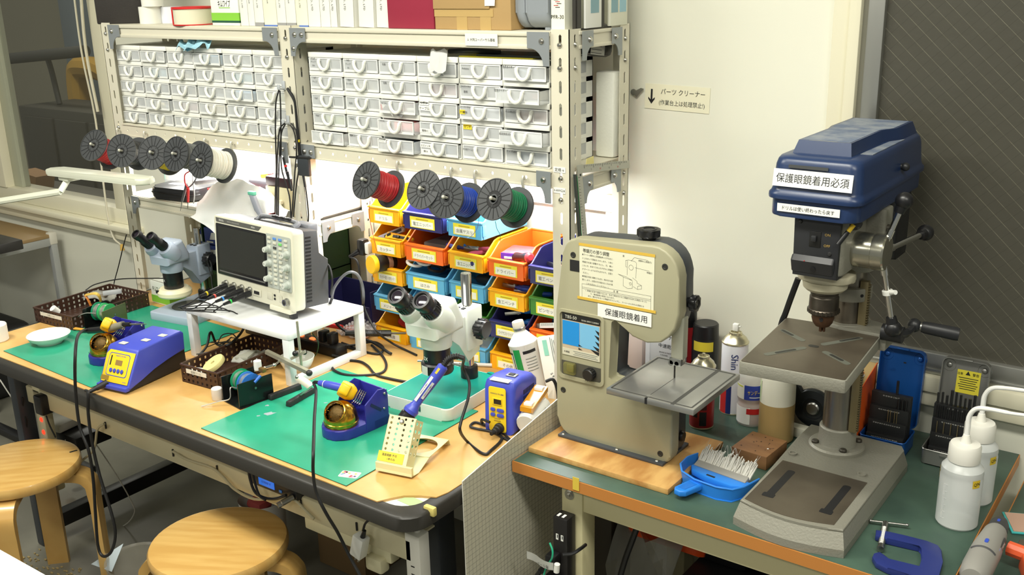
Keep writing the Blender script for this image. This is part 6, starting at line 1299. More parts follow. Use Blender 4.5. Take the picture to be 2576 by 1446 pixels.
m = MB(); a,b = D_(890,838,DZ + .056),D_(975,838,DZ + .052); u = b - a; m.tube([a - u * .25,a,b,b + u * .1],[.008,.0095,.0095,.006],BLACK,8,4); c = b + u * .55; m.cyl(b,c,.003,mat('file_steel',(96,92,84),.4,.8))
for i in range(16): m.lathe([(.0102,-.0008),(.0102,.0008),(.009,.0008),(.009,-.0008)],BLACK,AXIS(a + u * (.04 + .05 * i),u),10)
tag(m.build('black_handle_tool'),'long black ribbed handle tool lying over the bubble wrap','tool')
m = MB(); q = D_(1022,915,DZ); m.prism([(.040 * math.cos(a),.026 * math.sin(a)) for a in [i * math.pi / 12 for i in range(24)]],0,.022,WPLAS,R('Z',35),.006,3); m.prism([(.022 * math.cos(a),.015 * math.sin(a)) for a in [i * math.pi / 12 for i in range(24)]],.022,.0226,mat('label_rose',(206,90,100),.4),T(.006,.004,0) @ R('Z',35)); m.box((-.024,-.012,.0222),(.018,.008,.0008),mat('print_violet',(90,90,180),.5),M=R('Z',35)); m.prism(circ(.005,12),.0226,.023,mat('leaf_green',(60,120,60),.5),T(.014,.010,0))
tag(m.build('oval_container',loc=(-1.672,1.905,DZ + .0006)),'white oval container with a red label behind the white microscope objective','container')
m = MB(); q = D_(600,800,DZ); m.box((0,0,.012),(.026,.03,.024),WPLAS,.002); m.box((0,-.0152,.012),(.012,.0008,.02),GREEN); tag(m.build('small_bottle',loc=(-2.472,1.925,DZ + .0005)),'small white bottle with a green mark behind the white stand','bottle')
m = MB(); m.tube([(-.03,0,.008),(0,.0,.010),(.03,.005,.008)],[.005,.008,.005],RED,8,4); m.tube([(-.05,.012,.007),(-.02,.01,.009),(.0,.008,.006)],.005,BLACK,8,4); tag(m.build('red_screwdriver',loc=(-2.405,1.955,DZ + .001)),'small red and black screwdriver on the desk behind the left mat','tool')
m = MB(); m.tube([(-.03,0,.008),(.03,.0,.008)],.008,RED,8,0); tag(m.build('red_marker',loc=P(840,822,y=1.93) + Vector((0,0,-.005)),rotz=8),'short red tool lying behind the black power strip','tool')
# ---- long desk lamp at the left
LP_ = mat('lamp_cream',(220,222,204),.35)
a,b = P(138,430,y=1.76),P(365,455,y=1.76); u = (b - a).normalized()
t = thing('desk_lamp','long flat cream desk lamp head reaching in from the left over the desk','lamp',a)
m = MB(); L = (b - a).length; nrm = Vector((0,0,1)); side = u.cross(nrm).normalized(); upv = side.cross(u)
m.prism(rrect(L + .05,.062,.030,5,L / 2,0),-.010,.010,LP_,frame((0,0,0),u,-side,upv),.006,3); m.build('lamp_head',t)
m = MB(); k0 = P(175,444,y=1.76) - a; k1 = P(152,482,y=1.72) - a; k2 = P(0,506,y=1.62) - a; k3 = P(-300,545,y=1.5) - a; m.box(k0 + Vector((.0,0,-.004)),(.06,.05,.016),LP_,.005); m.tube([k0,k1],.010,LP_,8,0,.6); m.tube([k1,k2,k3],.012,LP_,8,0,.8); m.build('arm',t)
# ================================================================ on the work table
def osb():
    m = mat('strand_board',(206,164,100),.5,rgb2=(172,122,64),vscale=22,stretch=(1,.35,1),bump=.25,bscale=60); return m
OSB = osb()
m = MB(); m.span((-1.198,1.662,BZ + .0004),(-.846,1.928,BZ + .0134),OSB,.0015); tag(m.build('strand_board'),'tan strand board lying under the band saw','board')
OZ = BZ + .0138
# ---- band saw
SAW = mat('saw_cream',(164,160,132),.42); SAWD = mat('saw_dark',(66,70,74),.45); TBL = mat('saw_table',(176,176,174),.3,.75,rgb2=(150,150,150),vscale=4)
SY = 1.757; t = thing('band_saw','small cream band saw with paper notices on its upper arm','band saw',(-1.02,SY,OZ)); O = Vector(t.location)
def q2(px,py,y=SY): p = P(px,py,y=y); return (p.x - O.x,p.z - O.z)
def arcp(c,r,a0,a1,n=6): return [(c[0] + r * math.cos(math.radians(a0 + (a1 - a0) * i / n)),c[1] + r * math.sin(math.radians(a0 + (a1 - a0) * i / n))) for i in range(n + 1)]
xl,xr,zt = -.162,.140,.476
out = arcp((xl + .045,.045),.045,270,180) + [(xl,.30)] + arcp((xl + .055,zt - .04),.036,180,90) + arcp((xr - .065,zt - .055),.062,90,0) + [(xr,.345),(xr - .008,.312)] + [(xr - .022,.292),(.098,.275),(.066,.268),(.03,.276),(.005,.296),(-.012,.307)] + arcp((-.014,.297),.011,90,180,3) + [(-.026,.170)] + arcp((-.019,.168),.007,180,270,3) + [(.05,.161),(.122,.161)] + [(.131,.150),(.131,.03)] + arcp((.111,.02),.018,0,-90)
m = MB(); m.prism(out,.0,.036,SAW,FRONT(0,.036,0),.008,4); m.build('front_cover',t)
m = MB(); inn = [(x * .955 - .004,z * .994 + .001) for x,z in out]; m.prism(inn,0,.052,SAWD,FRONT(.0,.088,0),.004,2); m.build('rear_housing',t)
m = MB(); m.span((xl + .01,-.014,0),(.118,.11,.006),SAWD,.001)
for x in (xl + .02,.0,.10): m.lathe([(0,.0085),(.003,.008),(.0045,.006),(.0045,.005)],BOLT,T(x,-.006,0),10)
m.build('base_flange',t)
m = MB(); x0,z0 = q2(1402,763); x1,z1 = q2(1521,985)
fr = rrect(.122,.165,.012,4,-.0965,.226); fi = rrect(.108,.150,.009,4,-.0965,.227); n = len(fr)
m.add([(x,y,0) for x,y in fr] + [(x * .99 - .001,y * .995 + .001,.004) for x,y in fr] + [(x,y,.004) for x,y in fi] + [(x,y,.0005) for x,y in fi],[(a * n + i,a * n + (i + 1) % n,(a + 1) * n + (i + 1) % n,(a + 1) * n + i) for a in range(3) for i in range(n)],SAW,FRONT(0,0,0)); m.build('panel_frame',t)
m = MB(); LBX,LBZ = -.0965,.250; ML = FRONT(LBX,-.0006,LBZ); m.box((0,0,.0004),(.098,.098,.0008),mat('label_sand',(196,178,152),.45),M=ML); m.box((0,.042,.0010),(.098,.015,.0006),mat('label_black',(28,28,28),.4),M=ML); m.text('TBS-50',.0105,mat('label_silver',(220,220,205),.4),ML @ T(-.026,.042,.0013)); m.text('取付前に使用する注意事項',.0042,MATS['label_silver'],ML @ T(.024,.040,.0013),fit=.044)
m.box((-.026,.004,.0010),(.044,.056,.0005),mat('label_sky',(30,140,216),.4),M=ML); m.box((.022,.004,.0010),(.050,.056,.0005),mat('label_sky_light',(120,185,224),.4),M=ML); m.box((0,-.041,.0010),(.098,.016,.0005),mat('label_ivory',(206,202,180),.5),M=ML); m.text('丸鋸盤',.005,INK,ML @ T(-.037,-.041,.0013))
for i in range(3): m.box((.012,-.037 - .004 * i,.0013),(.064 - .008 * (i % 2),.0012,.0004),mat('print_grey',(120,124,118),.5),M=ML)
for k,(x,z,s) in enumerate(((.047,.020,.010),(.047,.008,.012),(.047,-.006,.010),(.047,-.018,.016),(.047,-.027,.022),(-.006,-.018,.010),(-.006,-.026,.010))):
    m.prism([(0,0),(-s,.0035),(-s * .4,-.0045),(0,-.008)] if k < 5 else [(0,0),(s,-.004),(0,-.004)],.0012,.0016,INK,ML @ T(x,z,0))
m.build('maker_label',t)
m = MB(); m.span((-.148,-.0012,.153),(-.046,.0,.186),mat('switch_recess',(78,76,66),.5)); m.build('switch_plate',t)
m = MB(); m.box((-.123,-.007,.172),(.030,.013,.028),clear('switch_cover',(150,145,80),.65,.2),.004); m.box((-.123,-.004,.172),(.018,.006,.018),mat('switch_olive',(110,104,50),.4),.002); m.build('switch',t)
m = MB(); m.lathe([(0,0),(.0135,0),(.0135,.016),(.012,.018),(0,.018)],BLACK,FRONT(-.070,0,.170),22)
for i in range(16): m.prism(circ(.0012,5,.0135,0),.004,.016,BLACK,FRONT(-.070,0,.170) @ R('Z',22.5 * i))
m.build('speed_knob',t)
for px,py in ((1442,641),(1673,671),(1417,980),(1661,1141)):
    x,z = q2(px,py); m = MB(); m.lathe([(.0068,0),(.0068,.0008),(.0055,.0012),(.0042,.0012),(.0035,.0004),(0,.0004)],mat('screw_hole',(44,44,40),.5),FRONT(x,0,z),16); m.build('screw_recess',t)
m = MB(); m.span((q2(1434,665)[0],-.0008,q2(1434,680)[1]),(q2(1460,665)[0],0,q2(1434,652)[1]),mat('window_black',(26,26,26),.3)); m.build('sight_window',t)
# notices on the saw
SB = Vector((O.x,SY - .0008,O.z)); TAN = mat('masking_tan',(216,178,70),.5)
ax0,az0 = q2(1459,612); ax1,az1 = q2(1648,640); bx0,bz0 = q2(1458,748); bx1,bz1 = q2(1644,790)
cw,chh = (ax1 + bx1) / 2 - (ax0 + bx0) / 2,(az0 + az1) / 2 - (bz0 + bz1) / 2; ccx,ccz = (ax0 + ax1 + bx0 + bx1) / 4,(az0 + az1 + bz0 + bz1) / 4
m = MB(); MN = FRONT(O.x + ccx,SY - .0006,O.z + ccz); rot_ = R('Z',0); m.box((0,0,.0003),(cw,chh,.0006),mat('notice_paper',(226,224,200),.55),M=MN)
m.text('帯鋸刃の張り調整',.0095,INK,MN @ T(-cw * .27,chh * .385,.0006),fit=cw * .36)
GI = mat('notice_ink',(84,84,76),.6)
lines = ['●プーリー調節ねじ(黒樹脂)無いとがるほど、','ぐしをおいて回転をさせします。つまに','帯鋸刃を張り調整するとし、刃、無い','このとき、あまり力を入れすぎると帯鋸刃','がプーリーよりはずれますので、注意く','ださい。','●帯鋸刃を張り調整たちもまた、締め付けは調','整とします。(次回の刃を緩めるときはの張','りをお忘れしてください。)']
for i,s in enumerate(lines): m.text(s,.0045,GI,MN @ T(-cw * .25 - (cw * .16 if i == 5 else 0),chh * (.31 - .064 * i),.0006),fit=cw * .42 if i != 5 else cw * .1)
m.text('注  意',.005,INK,MN @ T(0,-chh * .245,.0006))
for z in (-.215,-.275,-.30): m.box((0,chh * z,.0007),(cw * .93,.0005,.0002),GI,M=MN)
for s in (-1,1): m.box((s * cw * .465,-chh * .355,.0007),(.0005,chh * .28,.0002),GI,M=MN)
for i,s in enumerate(('1. 帯鋸刃を張り調整するには、あまり締め付けると帯鋸刃の切れる原因となった','り、機械故障の原因となります。','また、締めがゆるいと帯鋸刃がスリップし、プーリーから外れる原因とな','ります。')): m.text(s,.0042,GI,MN @ T(0 if len(s) > 20 else -cw * (.18 + .1 * (i == 3)),-chh * (.325 + .045 * i),.0006),fit=cw * .86)
# line drawing of the saw
def ln(pts,w_=.0006):
    for a,b in zip(pts,pts[1:]):
        a,b = Vector((*a,.0008)),Vector((*b,.0008)); d = b - a; nn = Vector((-d.y,d.x,0)).normalized() * w_ / 2; m.add([a + nn,a - nn,b - nn,b + nn],[(0,1,2,3)],GI,MN)
u = cw; v = chh
D0 = lambda pts: ln([(x * u,y * v) for x,y in pts])
D0([(.13,.22),(.13,.33),(.17,.345),(.25,.335),(.27,.31),(.265,.05)]); D0([(.13,.22),(.15,.215),(.15,.08)]); D0([(.15,.22),(.155,.33)]); D0([(.03,.07),(.11,.03),(.22,.0),(.14,.045),(.03,.07)]); D0([(.10,.03),(.10,-.12),(.16,-.155),(.22,-.135),(.22,-.01)]); D0([(.22,.05),(.28,.0),(.28,-.03),(.34,-.06),(.34,-.12),(.29,-.14),(.23,-.10)]); D0([(.29,-.14),(.29,-.085),(.34,-.06)]); D0([(.2 + .03 * math.cos(a),.22 + .045 * math.sin(a)) for a in [i * .63 for i in range(11)]]); D0([(.18,-.05),(.20,-.04),(.21,-.07),(.19,-.09),(.18,-.05)]); D0([(.2,.33),(.24,.40),(.42,.39)]); D0([(.25,.23),(.44,.21)])
m.text('調整ねじ(樹脂刃)',.0045,GI,MN @ T(cw * .38,chh * .36,.0006),fit=cw * .17); m.text('帯鋸刃',.0045,GI,MN @ T(cw * .44,chh * .18,.0006)); m.text('蓋',.0045,GI,MN @ T(cw * .10,chh * .40,.0006))
tag(m.build('instruction_sheet'),'printed instruction sheet with a small machine drawing taped on the band saw arm','notice')
m = MB(); m.box((0,chh / 2 - .002,.0009),(cw * 1.015,.006,.0006),TAN,M=MN); tag(m.build('masking_tape'),'tan masking tape along the top edge of the instruction sheet','tape')
m = MB(); m.box((0,-chh / 2 + .003,.0009),(cw * 1.06,.006,.0006),TAN,M=MN); tag(m.build('masking_tape'),'tan masking tape along the bottom edge of the instruction sheet','tape')
sx0,sz0 = q2(1505,762); sx1,sz1 = q2(1640,810); m = MB(); wS,hS = sx1 - sx0,.030; MS = FRONT(O.x + (sx0 + sx1) / 2,SY - .0018,O.z + bz0 * .5 + bz1 * .5 - .0168)
paper(m,MS,wS,hS,[('保護眼鏡着用',.0175,.004,0,wS * .86)],WHITE,INK); tag(m.build('warning_label'),'white label with six bold characters on the band saw arm','label')
# knobs, table, blade
def starknob(M,r,h,name,parent):
    m = MB(); poly = [(r * (1 + .10 * math.cos(7 * a)) * math.cos(a),r * (1 + .10 * math.cos(7 * a)) * math.sin(a)) for a in [i * 2 * math.pi / 56 for i in range(56)]]
    m.prism(poly,h * .45,h,BLACK,M,.0025); m.lathe([(0,0),(r * .62,0),(r * .68,h * .5),(0,h * .5)],BLACK,M,20); m.lathe([(r * .5,h + .0002),(r * .5,h + .0012),(r * .7,h + .0012),(r * .72,h)],BLACK,M,24); return m.build(name,parent)
starknob(T(q2(1633,610,1.81)[0],.052,.474),.0235,.028,'tension_knob',t); starknob(SIDE(xr - .010,.058,.355),.017,.022,'guide_knob',t)
m = MB(); m.lathe([(0,0),(.012,0),(.012,.004),(.010,.008),(0,.008)],BLACK,SIDE(.122,.06,.045),18); m.build('drive_hub',t)
tx,ty,tz = .5 * (-.996 - .792) - O.x,.5 * (1.66 + 1.881) - SY,.905 - O.z
m = MB(); tw,td = .2,.221; m.span((tx - tw / 2,ty - td / 2,tz - .013),(tx + tw / 2,ty + td / 2,tz),TBL,.0015)
GRV = mat('table_groove',(62,62,60),.5)
for sx in (-1,1): m.span((tx + sx * (tw / 2 - .008) - .002,ty - td / 2 + .008,tz),(tx + sx * (tw / 2 - .008) + .002,ty + td / 2 - .008,tz + .0002),GRV)
for sy in (-1,1): m.span((tx - tw / 2 + .008,ty + sy * (td / 2 - .008) - .002,tz),(tx + tw / 2 - .008,ty + sy * (td / 2 - .008) + .002,tz + .0002),GRV)
m.span((tx + .048,ty - td / 2 + .001,tz),(tx + .056,ty + td / 2 - .001,tz + .00025),GRV); m.span((tx - .009,ty - td / 2 - .0006,tz - .013),(tx - .004,ty - td / 2 + .004,tz + .0004),INK); m.span((tx - .0072,ty - td / 2 + .002,tz),(tx - .0062,ty + .015,tz + .0003),GRV); m.prism(circ(.0055,12,tx - .0065,ty - td / 2 + .014),tz,tz + .0004,TBL); m.build('table',t)
m = MB(); m.span((tx - .06,ty - .03,tz - .05),(tx + .02,ty + .06,tz - .013),SAWD,.004); m.build('table_bracket',t)
bxp,_ = q2(1698,900,1.787); m = MB(); m.span((bxp - .0012,.0285,tz - .02),(bxp + .0012,.0315,.33),mat('blade_dark',(52,50,46),.4,.6)); m.build('blade',t)
m = MB(); m.span((bxp - .006,.022,.238),(bxp + .022,.044,.33),mat('guide_grey',(168,168,152),.4,.4),.002); m.build('guide_post',t)
m = MB(); m.span((bxp - .008,.018,.224),(bxp + .020,.040,.240),STEEL,.002); m.cyl((bxp - .004,.018,.228),(bxp - .004,.040,.228),.006,STEEL); m.cyl((bxp + .010,.018,.229),(bxp + .010,.040,.229),.005,STEEL); m.build('blade_guide',t)
# ---- drill press
CASTG = mat('cast_grey',(144,142,130),.5,.25,bump=.35,bscale=220); DBL = mat('drill_blue',(34,54,92),.32,rgb2=(30,48,84),vscale=3); IRON = mat('machined_iron',(104,96,82),.45,.45,rgb2=(84,76,64),vscale=6); COLM = mat('column_steel',(150,146,136),.3,.85,rgb2=(120,112,100),vscale=10,stretch=(1,1,.2)); HDK = mat('drill_black',(36,37,40),.42); DUST = mat('dusty_grey',(150,152,152),.8)
cxD,cyD = -.606,1.970
t = thing('drill_press','blue topped bench drill press with cast iron base on the green work table','drill press',(cxD,cyD,BZ + .0004)); O = Vector(t.location); DXO = -.013
m = MB(); fy = [(-.100,.075)]
bp = [(-.092,.085),(.122,.085),(.133,.065),(.133,-.338)] + [(.133 - .216 * i / 8,-.338 - .022 * math.sin(math.pi * i / 8) - .0) for i in range(1,8)] + [(-.083,-.338),(-.083,-.20),(-.092,.0)]
bt = [(x * .93 + .001,y * .955 - .002) for x,y in bp]
m.prism(bp,0,.016,CASTG,None,.0); m.prism(bp,.016,.044,CASTG,None,0,top=bt); m.prism(bt,.044,.0495,CASTG,None,.003); m.build('base',t)
m = MB(); pt = [(-.070,-.125),(.105,-.125),(.105,-.318)] + [(.105 - .175 * i / 8,-.318 - .018 * math.sin(math.pi * i / 8)) for i in range(1,8)] + [(-.07,-.318)]; m.prism(pt,.0490,.0506,IRON,None,.0006); m.build('machined_face',t)
for x in (-.036,.078): m = MB(); m.prism(rrect(.016,.125,.006,3,x,-.222),.0504,.0509,INK); m.prism(rrect(.024,.016,.003,3,x - .001,-.280),.0504,.0510,INK); m.build('slot',t)
m = MB(); m.lathe([(0,.049),(.058,.049),(.058,.056),(.054,.060),(.040,.060),(.0385,.064),(.038,.098),(.036,.101),(.032,.101)],CASTG,None,40); m.build('column_flange',t)
for a in (215,305,35,125): m = MB(); m.lathe([(0,.066),(.006,.066),(.0075,.064),(.0075,.060)],mat('bolt_dark',(70,66,58),.5,.5),T(.046 * math.cos(math.radians(a)),.046 * math.sin(math.radians(a)),0),14); m.build('bolt',t)
m = MB(); m.lathe([(.009,.0498),(.009,.053),(.006,.053),(.0055,.050),(0,.050)],CASTG,T(-.064,-.085,0),16); m.build('boss',t); m = MB(); m.lathe([(.009,.0498),(.009,.053),(.006,.053),(.0055,.050),(0,.050)],CASTG,T(.085,-.098,0),16); m.build('boss',t)
m = MB(); m.lathe([(0,.06),(.0325,.06),(.0325,.62),(0,.62)],COLM,None,40); m.build('column',t)
m = MB(); m.span((.028,-.022,.10),(.044,-.008,.43),mat('rack_bar',(140,128,96),.4,.7),.001)
for i in range(60): m.span((.044,-.021,.102 + i * .0054),(.0465,-.009,.1045 + i * .0054),MATS['rack_bar'])
m.build('rack_bar',t)
m = MB(); m.lathe([(.032,.388),(.044,.388),(.045,.391),(.045,.412),(.044,.415),(.032,.415),(.032,.388)],CASTG,None,36); m.prism(circ(.0035,10),0,.0006,INK,FRONT(.035,-.0285,.402) @ R('Y',40)); m.build('column_collar',t)
# table
ZT = 1.031 - O.z
m = MB(); MT = R('Z',4); tc = (DXO - .006,-.168)
tp = rrect(.198,.285,.006,2,tc[0],tc[1]); m.prism(tp,ZT - .026,ZT - .001,CASTG,MT,.002); m.build('table',t)
m = MB(); m.prism(rrect(.192,.279,.004,2,tc[0],tc[1]),ZT - .001,ZT + .0002,IRON,MT); m.build('table_top',t)
m = MB(); SLOT = mat('slot_worn',(92,94,84),.55)
for a,l0,l1 in ((53,.018,.115),(233,.018,.112),(143,.030,.105),(323,.030,.105)): 
    m.prism(rrect(l1 - l0,.013,.006,3,(l0 + l1) / 2,0),ZT + .0001,ZT + .0007,SLOT,MT @ T(tc[0],tc[1],0) @ R('Z',a)); m.prism(rrect((l1 - l0) * .5,.007,.003,3,l0 + (l1 - l0) * (.7 if a < 200 else .5),.001),ZT + .0007,ZT + .0009,mat('slot_dark',(44,44,40),.6),MT @ T(tc[0],tc[1],0) @ R('Z',a))
m.prism(rrect(.02,.011,.005,3,tc[0],tc[1]),ZT + .0002,ZT + .0008,mat('slot_dark',(44,44,40),.6),MT); m.build('table_slots',t)
m = MB(); m.lathe([(.0325,ZT - .075),(.046,ZT - .075),(.048,ZT - .07),(.048,ZT + .004),(.046,ZT + .008),(.0325,ZT + .008),(.0325,ZT - .075)],CASTG,None,36); m.prism([(.0,-.05),(.095,-.05),(.095,.012),(.04,.03),(.0,.03)],ZT - .03,ZT + .007,CASTG,None,.006); m.span((-.03,-.07,ZT - .06),(.03,-.02,ZT - .024),CASTG,.006); m.build('table_bracket',t)
cr = lambda px,py,y: P(px,py,y=y) - O
m = MB(); h0 = cr(2243,838,1.925); m.cyl(h0 + Vector((-.018,0,0)),h0 + Vector((.022,0,0)),.0165,HDK); h1 = cr(2300,818,1.975); m.tube([h0 + Vector((.012,0,0)),(h0 + h1) / 2 + Vector((.008,0,-.006)),h1],[.013,.011,.012],HDK,8,5,.7); m.ball(h1,.014,HDK,n=14,k=8); m.build('crank_arm',t)
m = MB(); h2 = cr(2397,838,1.985); u = (h2 - h1).normalized(); m.cyl(h1,h1 + u * .016,.008,STEEL); m.lathe([(0,.014),(.0105,.014),(.012,.02),(.0135,.075),(.0125,.083),(0,.083)],HDK,AXIS(h1,u),20); m.build('crank_grip',t)
# head
m = MB(); m.prism(rrect(.098,.20,.02,4,DXO - .0,-.075),.475,.588,CASTG,None,.006); m.lathe([(.0325,.45),(.046,.45),(.048,.455),(.048,.588),(.0325,.588),(.0325,.45)],CASTG,None,36)
m.prism(rrect(.045,.05,.006,3,.05,-.02),.50,.585,CASTG,None,.004); m.lathe([(0,0),(.009,0),(.009,.008),(.006,.011),(0,.011)],mat('bolt_dark',(70,66,58),.5,.5),SIDE(.072,-.03,.545),16); m.build('head_casting',t)
hy = -.172
m = MB(); m.prism([(-.041,.470),(.045,.470),(.047,.585),(-.043,.585)],0,.04,HDK,FRONT(DXO - .003,hy + .035,0),.004,2); m.prism([(hy + .02,.466),(hy - .006,.478),(hy - .014,.502),(hy - .006,.512),(hy + .02,.514)],-.043 + DXO - .003,.040 + DXO - .003,HDK,YZ,.005,3); m.prism(circ(.005,14),0,.001,INK,frame((DXO - .002,hy - .0105,.488),(1,0,0),(0,-.3,.95),(0,-.95,-.3))); m.build('switch_box',t)
m = MB(); m.span((DXO - .014,hy - .0065,.530),(DXO + .008,hy - .004,.560),mat('switch_frame',(24,24,24),.35),.001); m.span((DXO - .009,hy - .013,.541),(DXO + .001,hy - .006,.553),HDK,.002); m.build('switch',t)
m = MB(); GOLD = mat('gold_print',(170,140,70),.5); m.text('ON',.007,GOLD,FRONT(DXO + .020,hy - .0052,.556)); m.text('OFF',.007,GOLD,FRONT(DXO + .020,hy - .0052,.535)); m.box((DXO - .018,hy - .0142,.503),(.0016,.0008,.0016),RED); m.build('lettering',t)
for x,z in ((-.033,.576),(.026,.520)): m = MB(); m.lathe([(0,.003),(.003,.0025),(.0045,0)],mat('screw_black',(60,60,60),.35,.5),FRONT(DXO + x,hy - .005,z),12); m.build('screw',t)
m = MB(); dcol = [(-.053,.0),(.053,.0)]; m.prism(rrect(.108,.085,.036,6,DXO,-.105),.450,.466,mat('cast_pale',(186,180,156),.5,bump=.2,bscale=200),None,.004); m.lathe([(0,.430),(.036,.430),(.042,.436),(.044,.450),(0,.450)],MATS['cast_pale'],T(DXO,-.11,0),30); m.build('spindle_collar',t)
m = MB(); m.cyl(Vector((DXO - .046,-.11,.464)),Vector((DXO - .046,-.11,.50)),.009,MATS['cast_pale']); m.ball((DXO - .052,-.12,.478),.010,MATS['cast_pale'],n=12,k=8); m.cyl((DXO - .052,-.13,.53),(DXO - .046,-.12,.53),.006,HDK); m.cyl((DXO - .052,-.13,.545),(DXO - .046,-.12,.545),.006,HDK); m.build('depth_stop',t)
m = MB(); CH = mat('chuck_steel',(96,90,82),.35,.85,rgb2=(70,62,54),vscale=14); RUST = mat('chuck_rust',(92,66,48),.5,.6)
m.lathe([(0,.432),(.028,.432),(.028,.424),(.0265,.422),(.0265,.418),(.028,.416),(.0285,.392),(.030,.390),(.030,.384),(.027,.381),(0,.381)],CH,T(DXO,-.11,0),36)
for i in range(24): m.prism(circ(.0016,5,.0295,0),.3835,.391,CH,T(DXO,-.11,0) @ R('Z',15 * i))
m.lathe([(0,.383),(.021,.381),(.022,.372),(.019,.362),(.014,.355),(.008,.353),(0,.353)],RUST,T(DXO,-.11,0),30)
for i in range(3): m.prism(rrect(.004,.006,.001,2,.004,0),.343,.356,RUST,T(DXO,-.11,0) @ R('Z',120 * i))
m.prism(circ(.004,12),0,.0008,INK,FRONT(DXO + .004,-.131,.373)); m.build('chuck',t)
# hub and feed handles
hb = P(2150,640,y=1.872) - O; hx1 = -.502 - O.x; hb0 = Vector((DXO + .046,hb.y,.516)); m = MB()
HUBM = mat('hub_steel',(176,174,160),.22,.9); m.lathe([(0,0),(.034,0),(.034,.036),(.0335,.037),(.0335,.039),(.035,.040),(.035,.060),(.033,.063),(.012,.064),(0,.064)],HUBM,AXIS(hb0,(1,0,0)),36); m.build('feed_hub',t)
he = hb0 + Vector((.052,0,0))
for px,py in ((2275,505),(2328,585),(2246,826)):
    d = RF + RX * ((px - 1288) / FPX) + RD * ((py - 723) / FPX); wx = he.x + O.x + .028; e = EYE + d * ((wx - EYE.x) / d.x) - O; u = (e - he).normalized()
    m = MB(); m.cyl(he + u * .024,e - u * .010,.0058,CHROME); m.cyl(he + u * .030,he + u * .046,.0075,CHROME); m.build('feed_lever',t)
    m = MB(); m.ball(e,.0165,BLACK,n=20,k=12); m.cyl(e - u * .024,e - u * .008,.0095,BLACK,.012); m.build('lever_ball',t)
    if py > 800:
        m = MB(); c = he + (e - he) * .52; m.lathe([(.0058,-.004),(.010,-.004),(.010,.004),(.0058,.004)],WPLAS,AXIS(c,u),14); m.cyl(c,c + Vector((.018,-.012,.006)),.005,WPLAS,.0045); m.build('depth_clip',t)
m = MB(); m.lathe([(0,0),(.014,0),(.016,.006),(.016,.014),(.012,.018),(0,.018)],BLACK,AXIS((DXO + .045,-.125,.572),(.7,-.6,.35)),14); a = cr(2148,565,1.80); b = cr(2108,615,1.785); m.cyl(a,a + (b - a) * .35,.0042,mat('marker_yellow',(216,180,40),.4)); m.cyl(a + (b - a) * .35,b,.0045,BLACK); m.build('chuck_key',t)
# motor
MOT = mat('motor_black',(30,31,33),.38); m = MB(); m.prism(rrect(.10,.110,.02,5,.000,.170),.44,.600,MOT,None,.008,3); m.build('motor',t)
# belt cover
m = MB(); cx = DXO - .006; fr = hy - .030; bk = .225; CW = .176
low = rrect(CW,bk - fr,.026,5,cx,(bk + fr) / 2); m.prism([(x * 0 + cx + (x - cx) * .955,(bk + fr) / 2 + (y - (bk + fr) / 2) * .98) for x,y in low],.586,.622,DBL,None,.003); m.build('cover_base',t)
m = MB(); sc = lambda k,dy=0: [(cx + (x - cx) * k,(bk + fr) / 2 + (y - (bk + fr) / 2) * (1 - (1 - k) * .55) + dy) for x,y in low]
rings = [(1.02,.620),(1.025,.624),(1.02,.630),(.985,.634),(.965,.640),(.93,.682),(.90,.692),(.86,.697),(.60,.699)]
n = len(low); vs = []
for k,z in rings: vs += [(x,y,z) for x,y in sc(k)]
m.add(vs,[(a * n + i,a * n + (i + 1) % n,(a + 1) * n + (i + 1) % n,(a + 1) * n + i) for a in range(len(rings) - 1) for i in range(n)] + [tuple(range((len(rings) - 1) * n,len(rings) * n))],DBL)
rp = [(cx - .062,fr + .052),(cx + .050,fr + .052),(cx + .050,.045),(cx + .070,.085),(cx + .070,bk - .020),(cx - .070,bk - .020),(cx - .070,.06),(cx - .062,.02)]
rt = [(cx + (x - cx) * .88,.02 + (y - .02) * .93) for x,y in rp]; m.prism(rp,.695,.722,DBL,None,0,top=rt); m.build('belt_cover',t,50)
m = MB(); rd = [(cx + (x - cx) * .80,.025 + (y - .025) * .90) for x,y in rp]
DST = mat('dust_layer',(134,140,148),.85,rgb2=(96,108,130),vscale=26); m.prism(rd,.7218,.7224,DST); m.prism([(cx + .052,fr + .09),(cx + .074,fr + .10),(cx + .074,.10),(cx + .056,.06)],.6975,.699,DST); m.build('dust',t)
m = MB(); m.box((cx - .01,fr + .088,.7215),(.052,.040,.0012),mat('faded_label',(176,172,148),.6)); m.build('top_label',t)
m = MB(); Mw = frame((cx - .002,fr + .0020,.6600),(1,0,0),(0,.16,.987),(0,-.987,.16)); m.box((0,0,.0006),(.148,.032,.0012),WHITE,M=Mw); m.text('保護眼鏡着用必須',.0185,mat('sign_ink',(40,42,46),.6),Mw @ T(0,0,.0012),fit=.136); m.box((-.010,.022,.0005),(.074,.006,.0008),mat('old_badge',(60,62,62),.5),M=Mw); m.build('warning_label',t)
m = MB(); Mw = FRONT(cx - .006,fr + .0018,.604); m.box((0,0,.0004),(.118,.015,.0008),WHITE,M=Mw); m.text('ドリルは使い終わったら戻す',.0088,mat('sign_ink',(40,42,46),.6),Mw @ T(0,0,.0008),fit=.098); m.build('notice_label',t)
m = MB(); m.ball((cx + CW / 2 + .004,.055,.652),.0085,HDK,n=14,k=8); m.cyl((cx + CW / 2 - .006,.055,.652),(cx + CW / 2 + .004,.055,.652),.006,HDK); m.build('cover_latch',t)
cable([P(2008,700,y=1.93),P(1990,748,y=1.93),P(1975,790,y=1.94),P(1966,812,y=1.95),P(1958,850,y=2.03)],'thick black cord hanging from the drill press head to behind its table',.0065,BLACK)
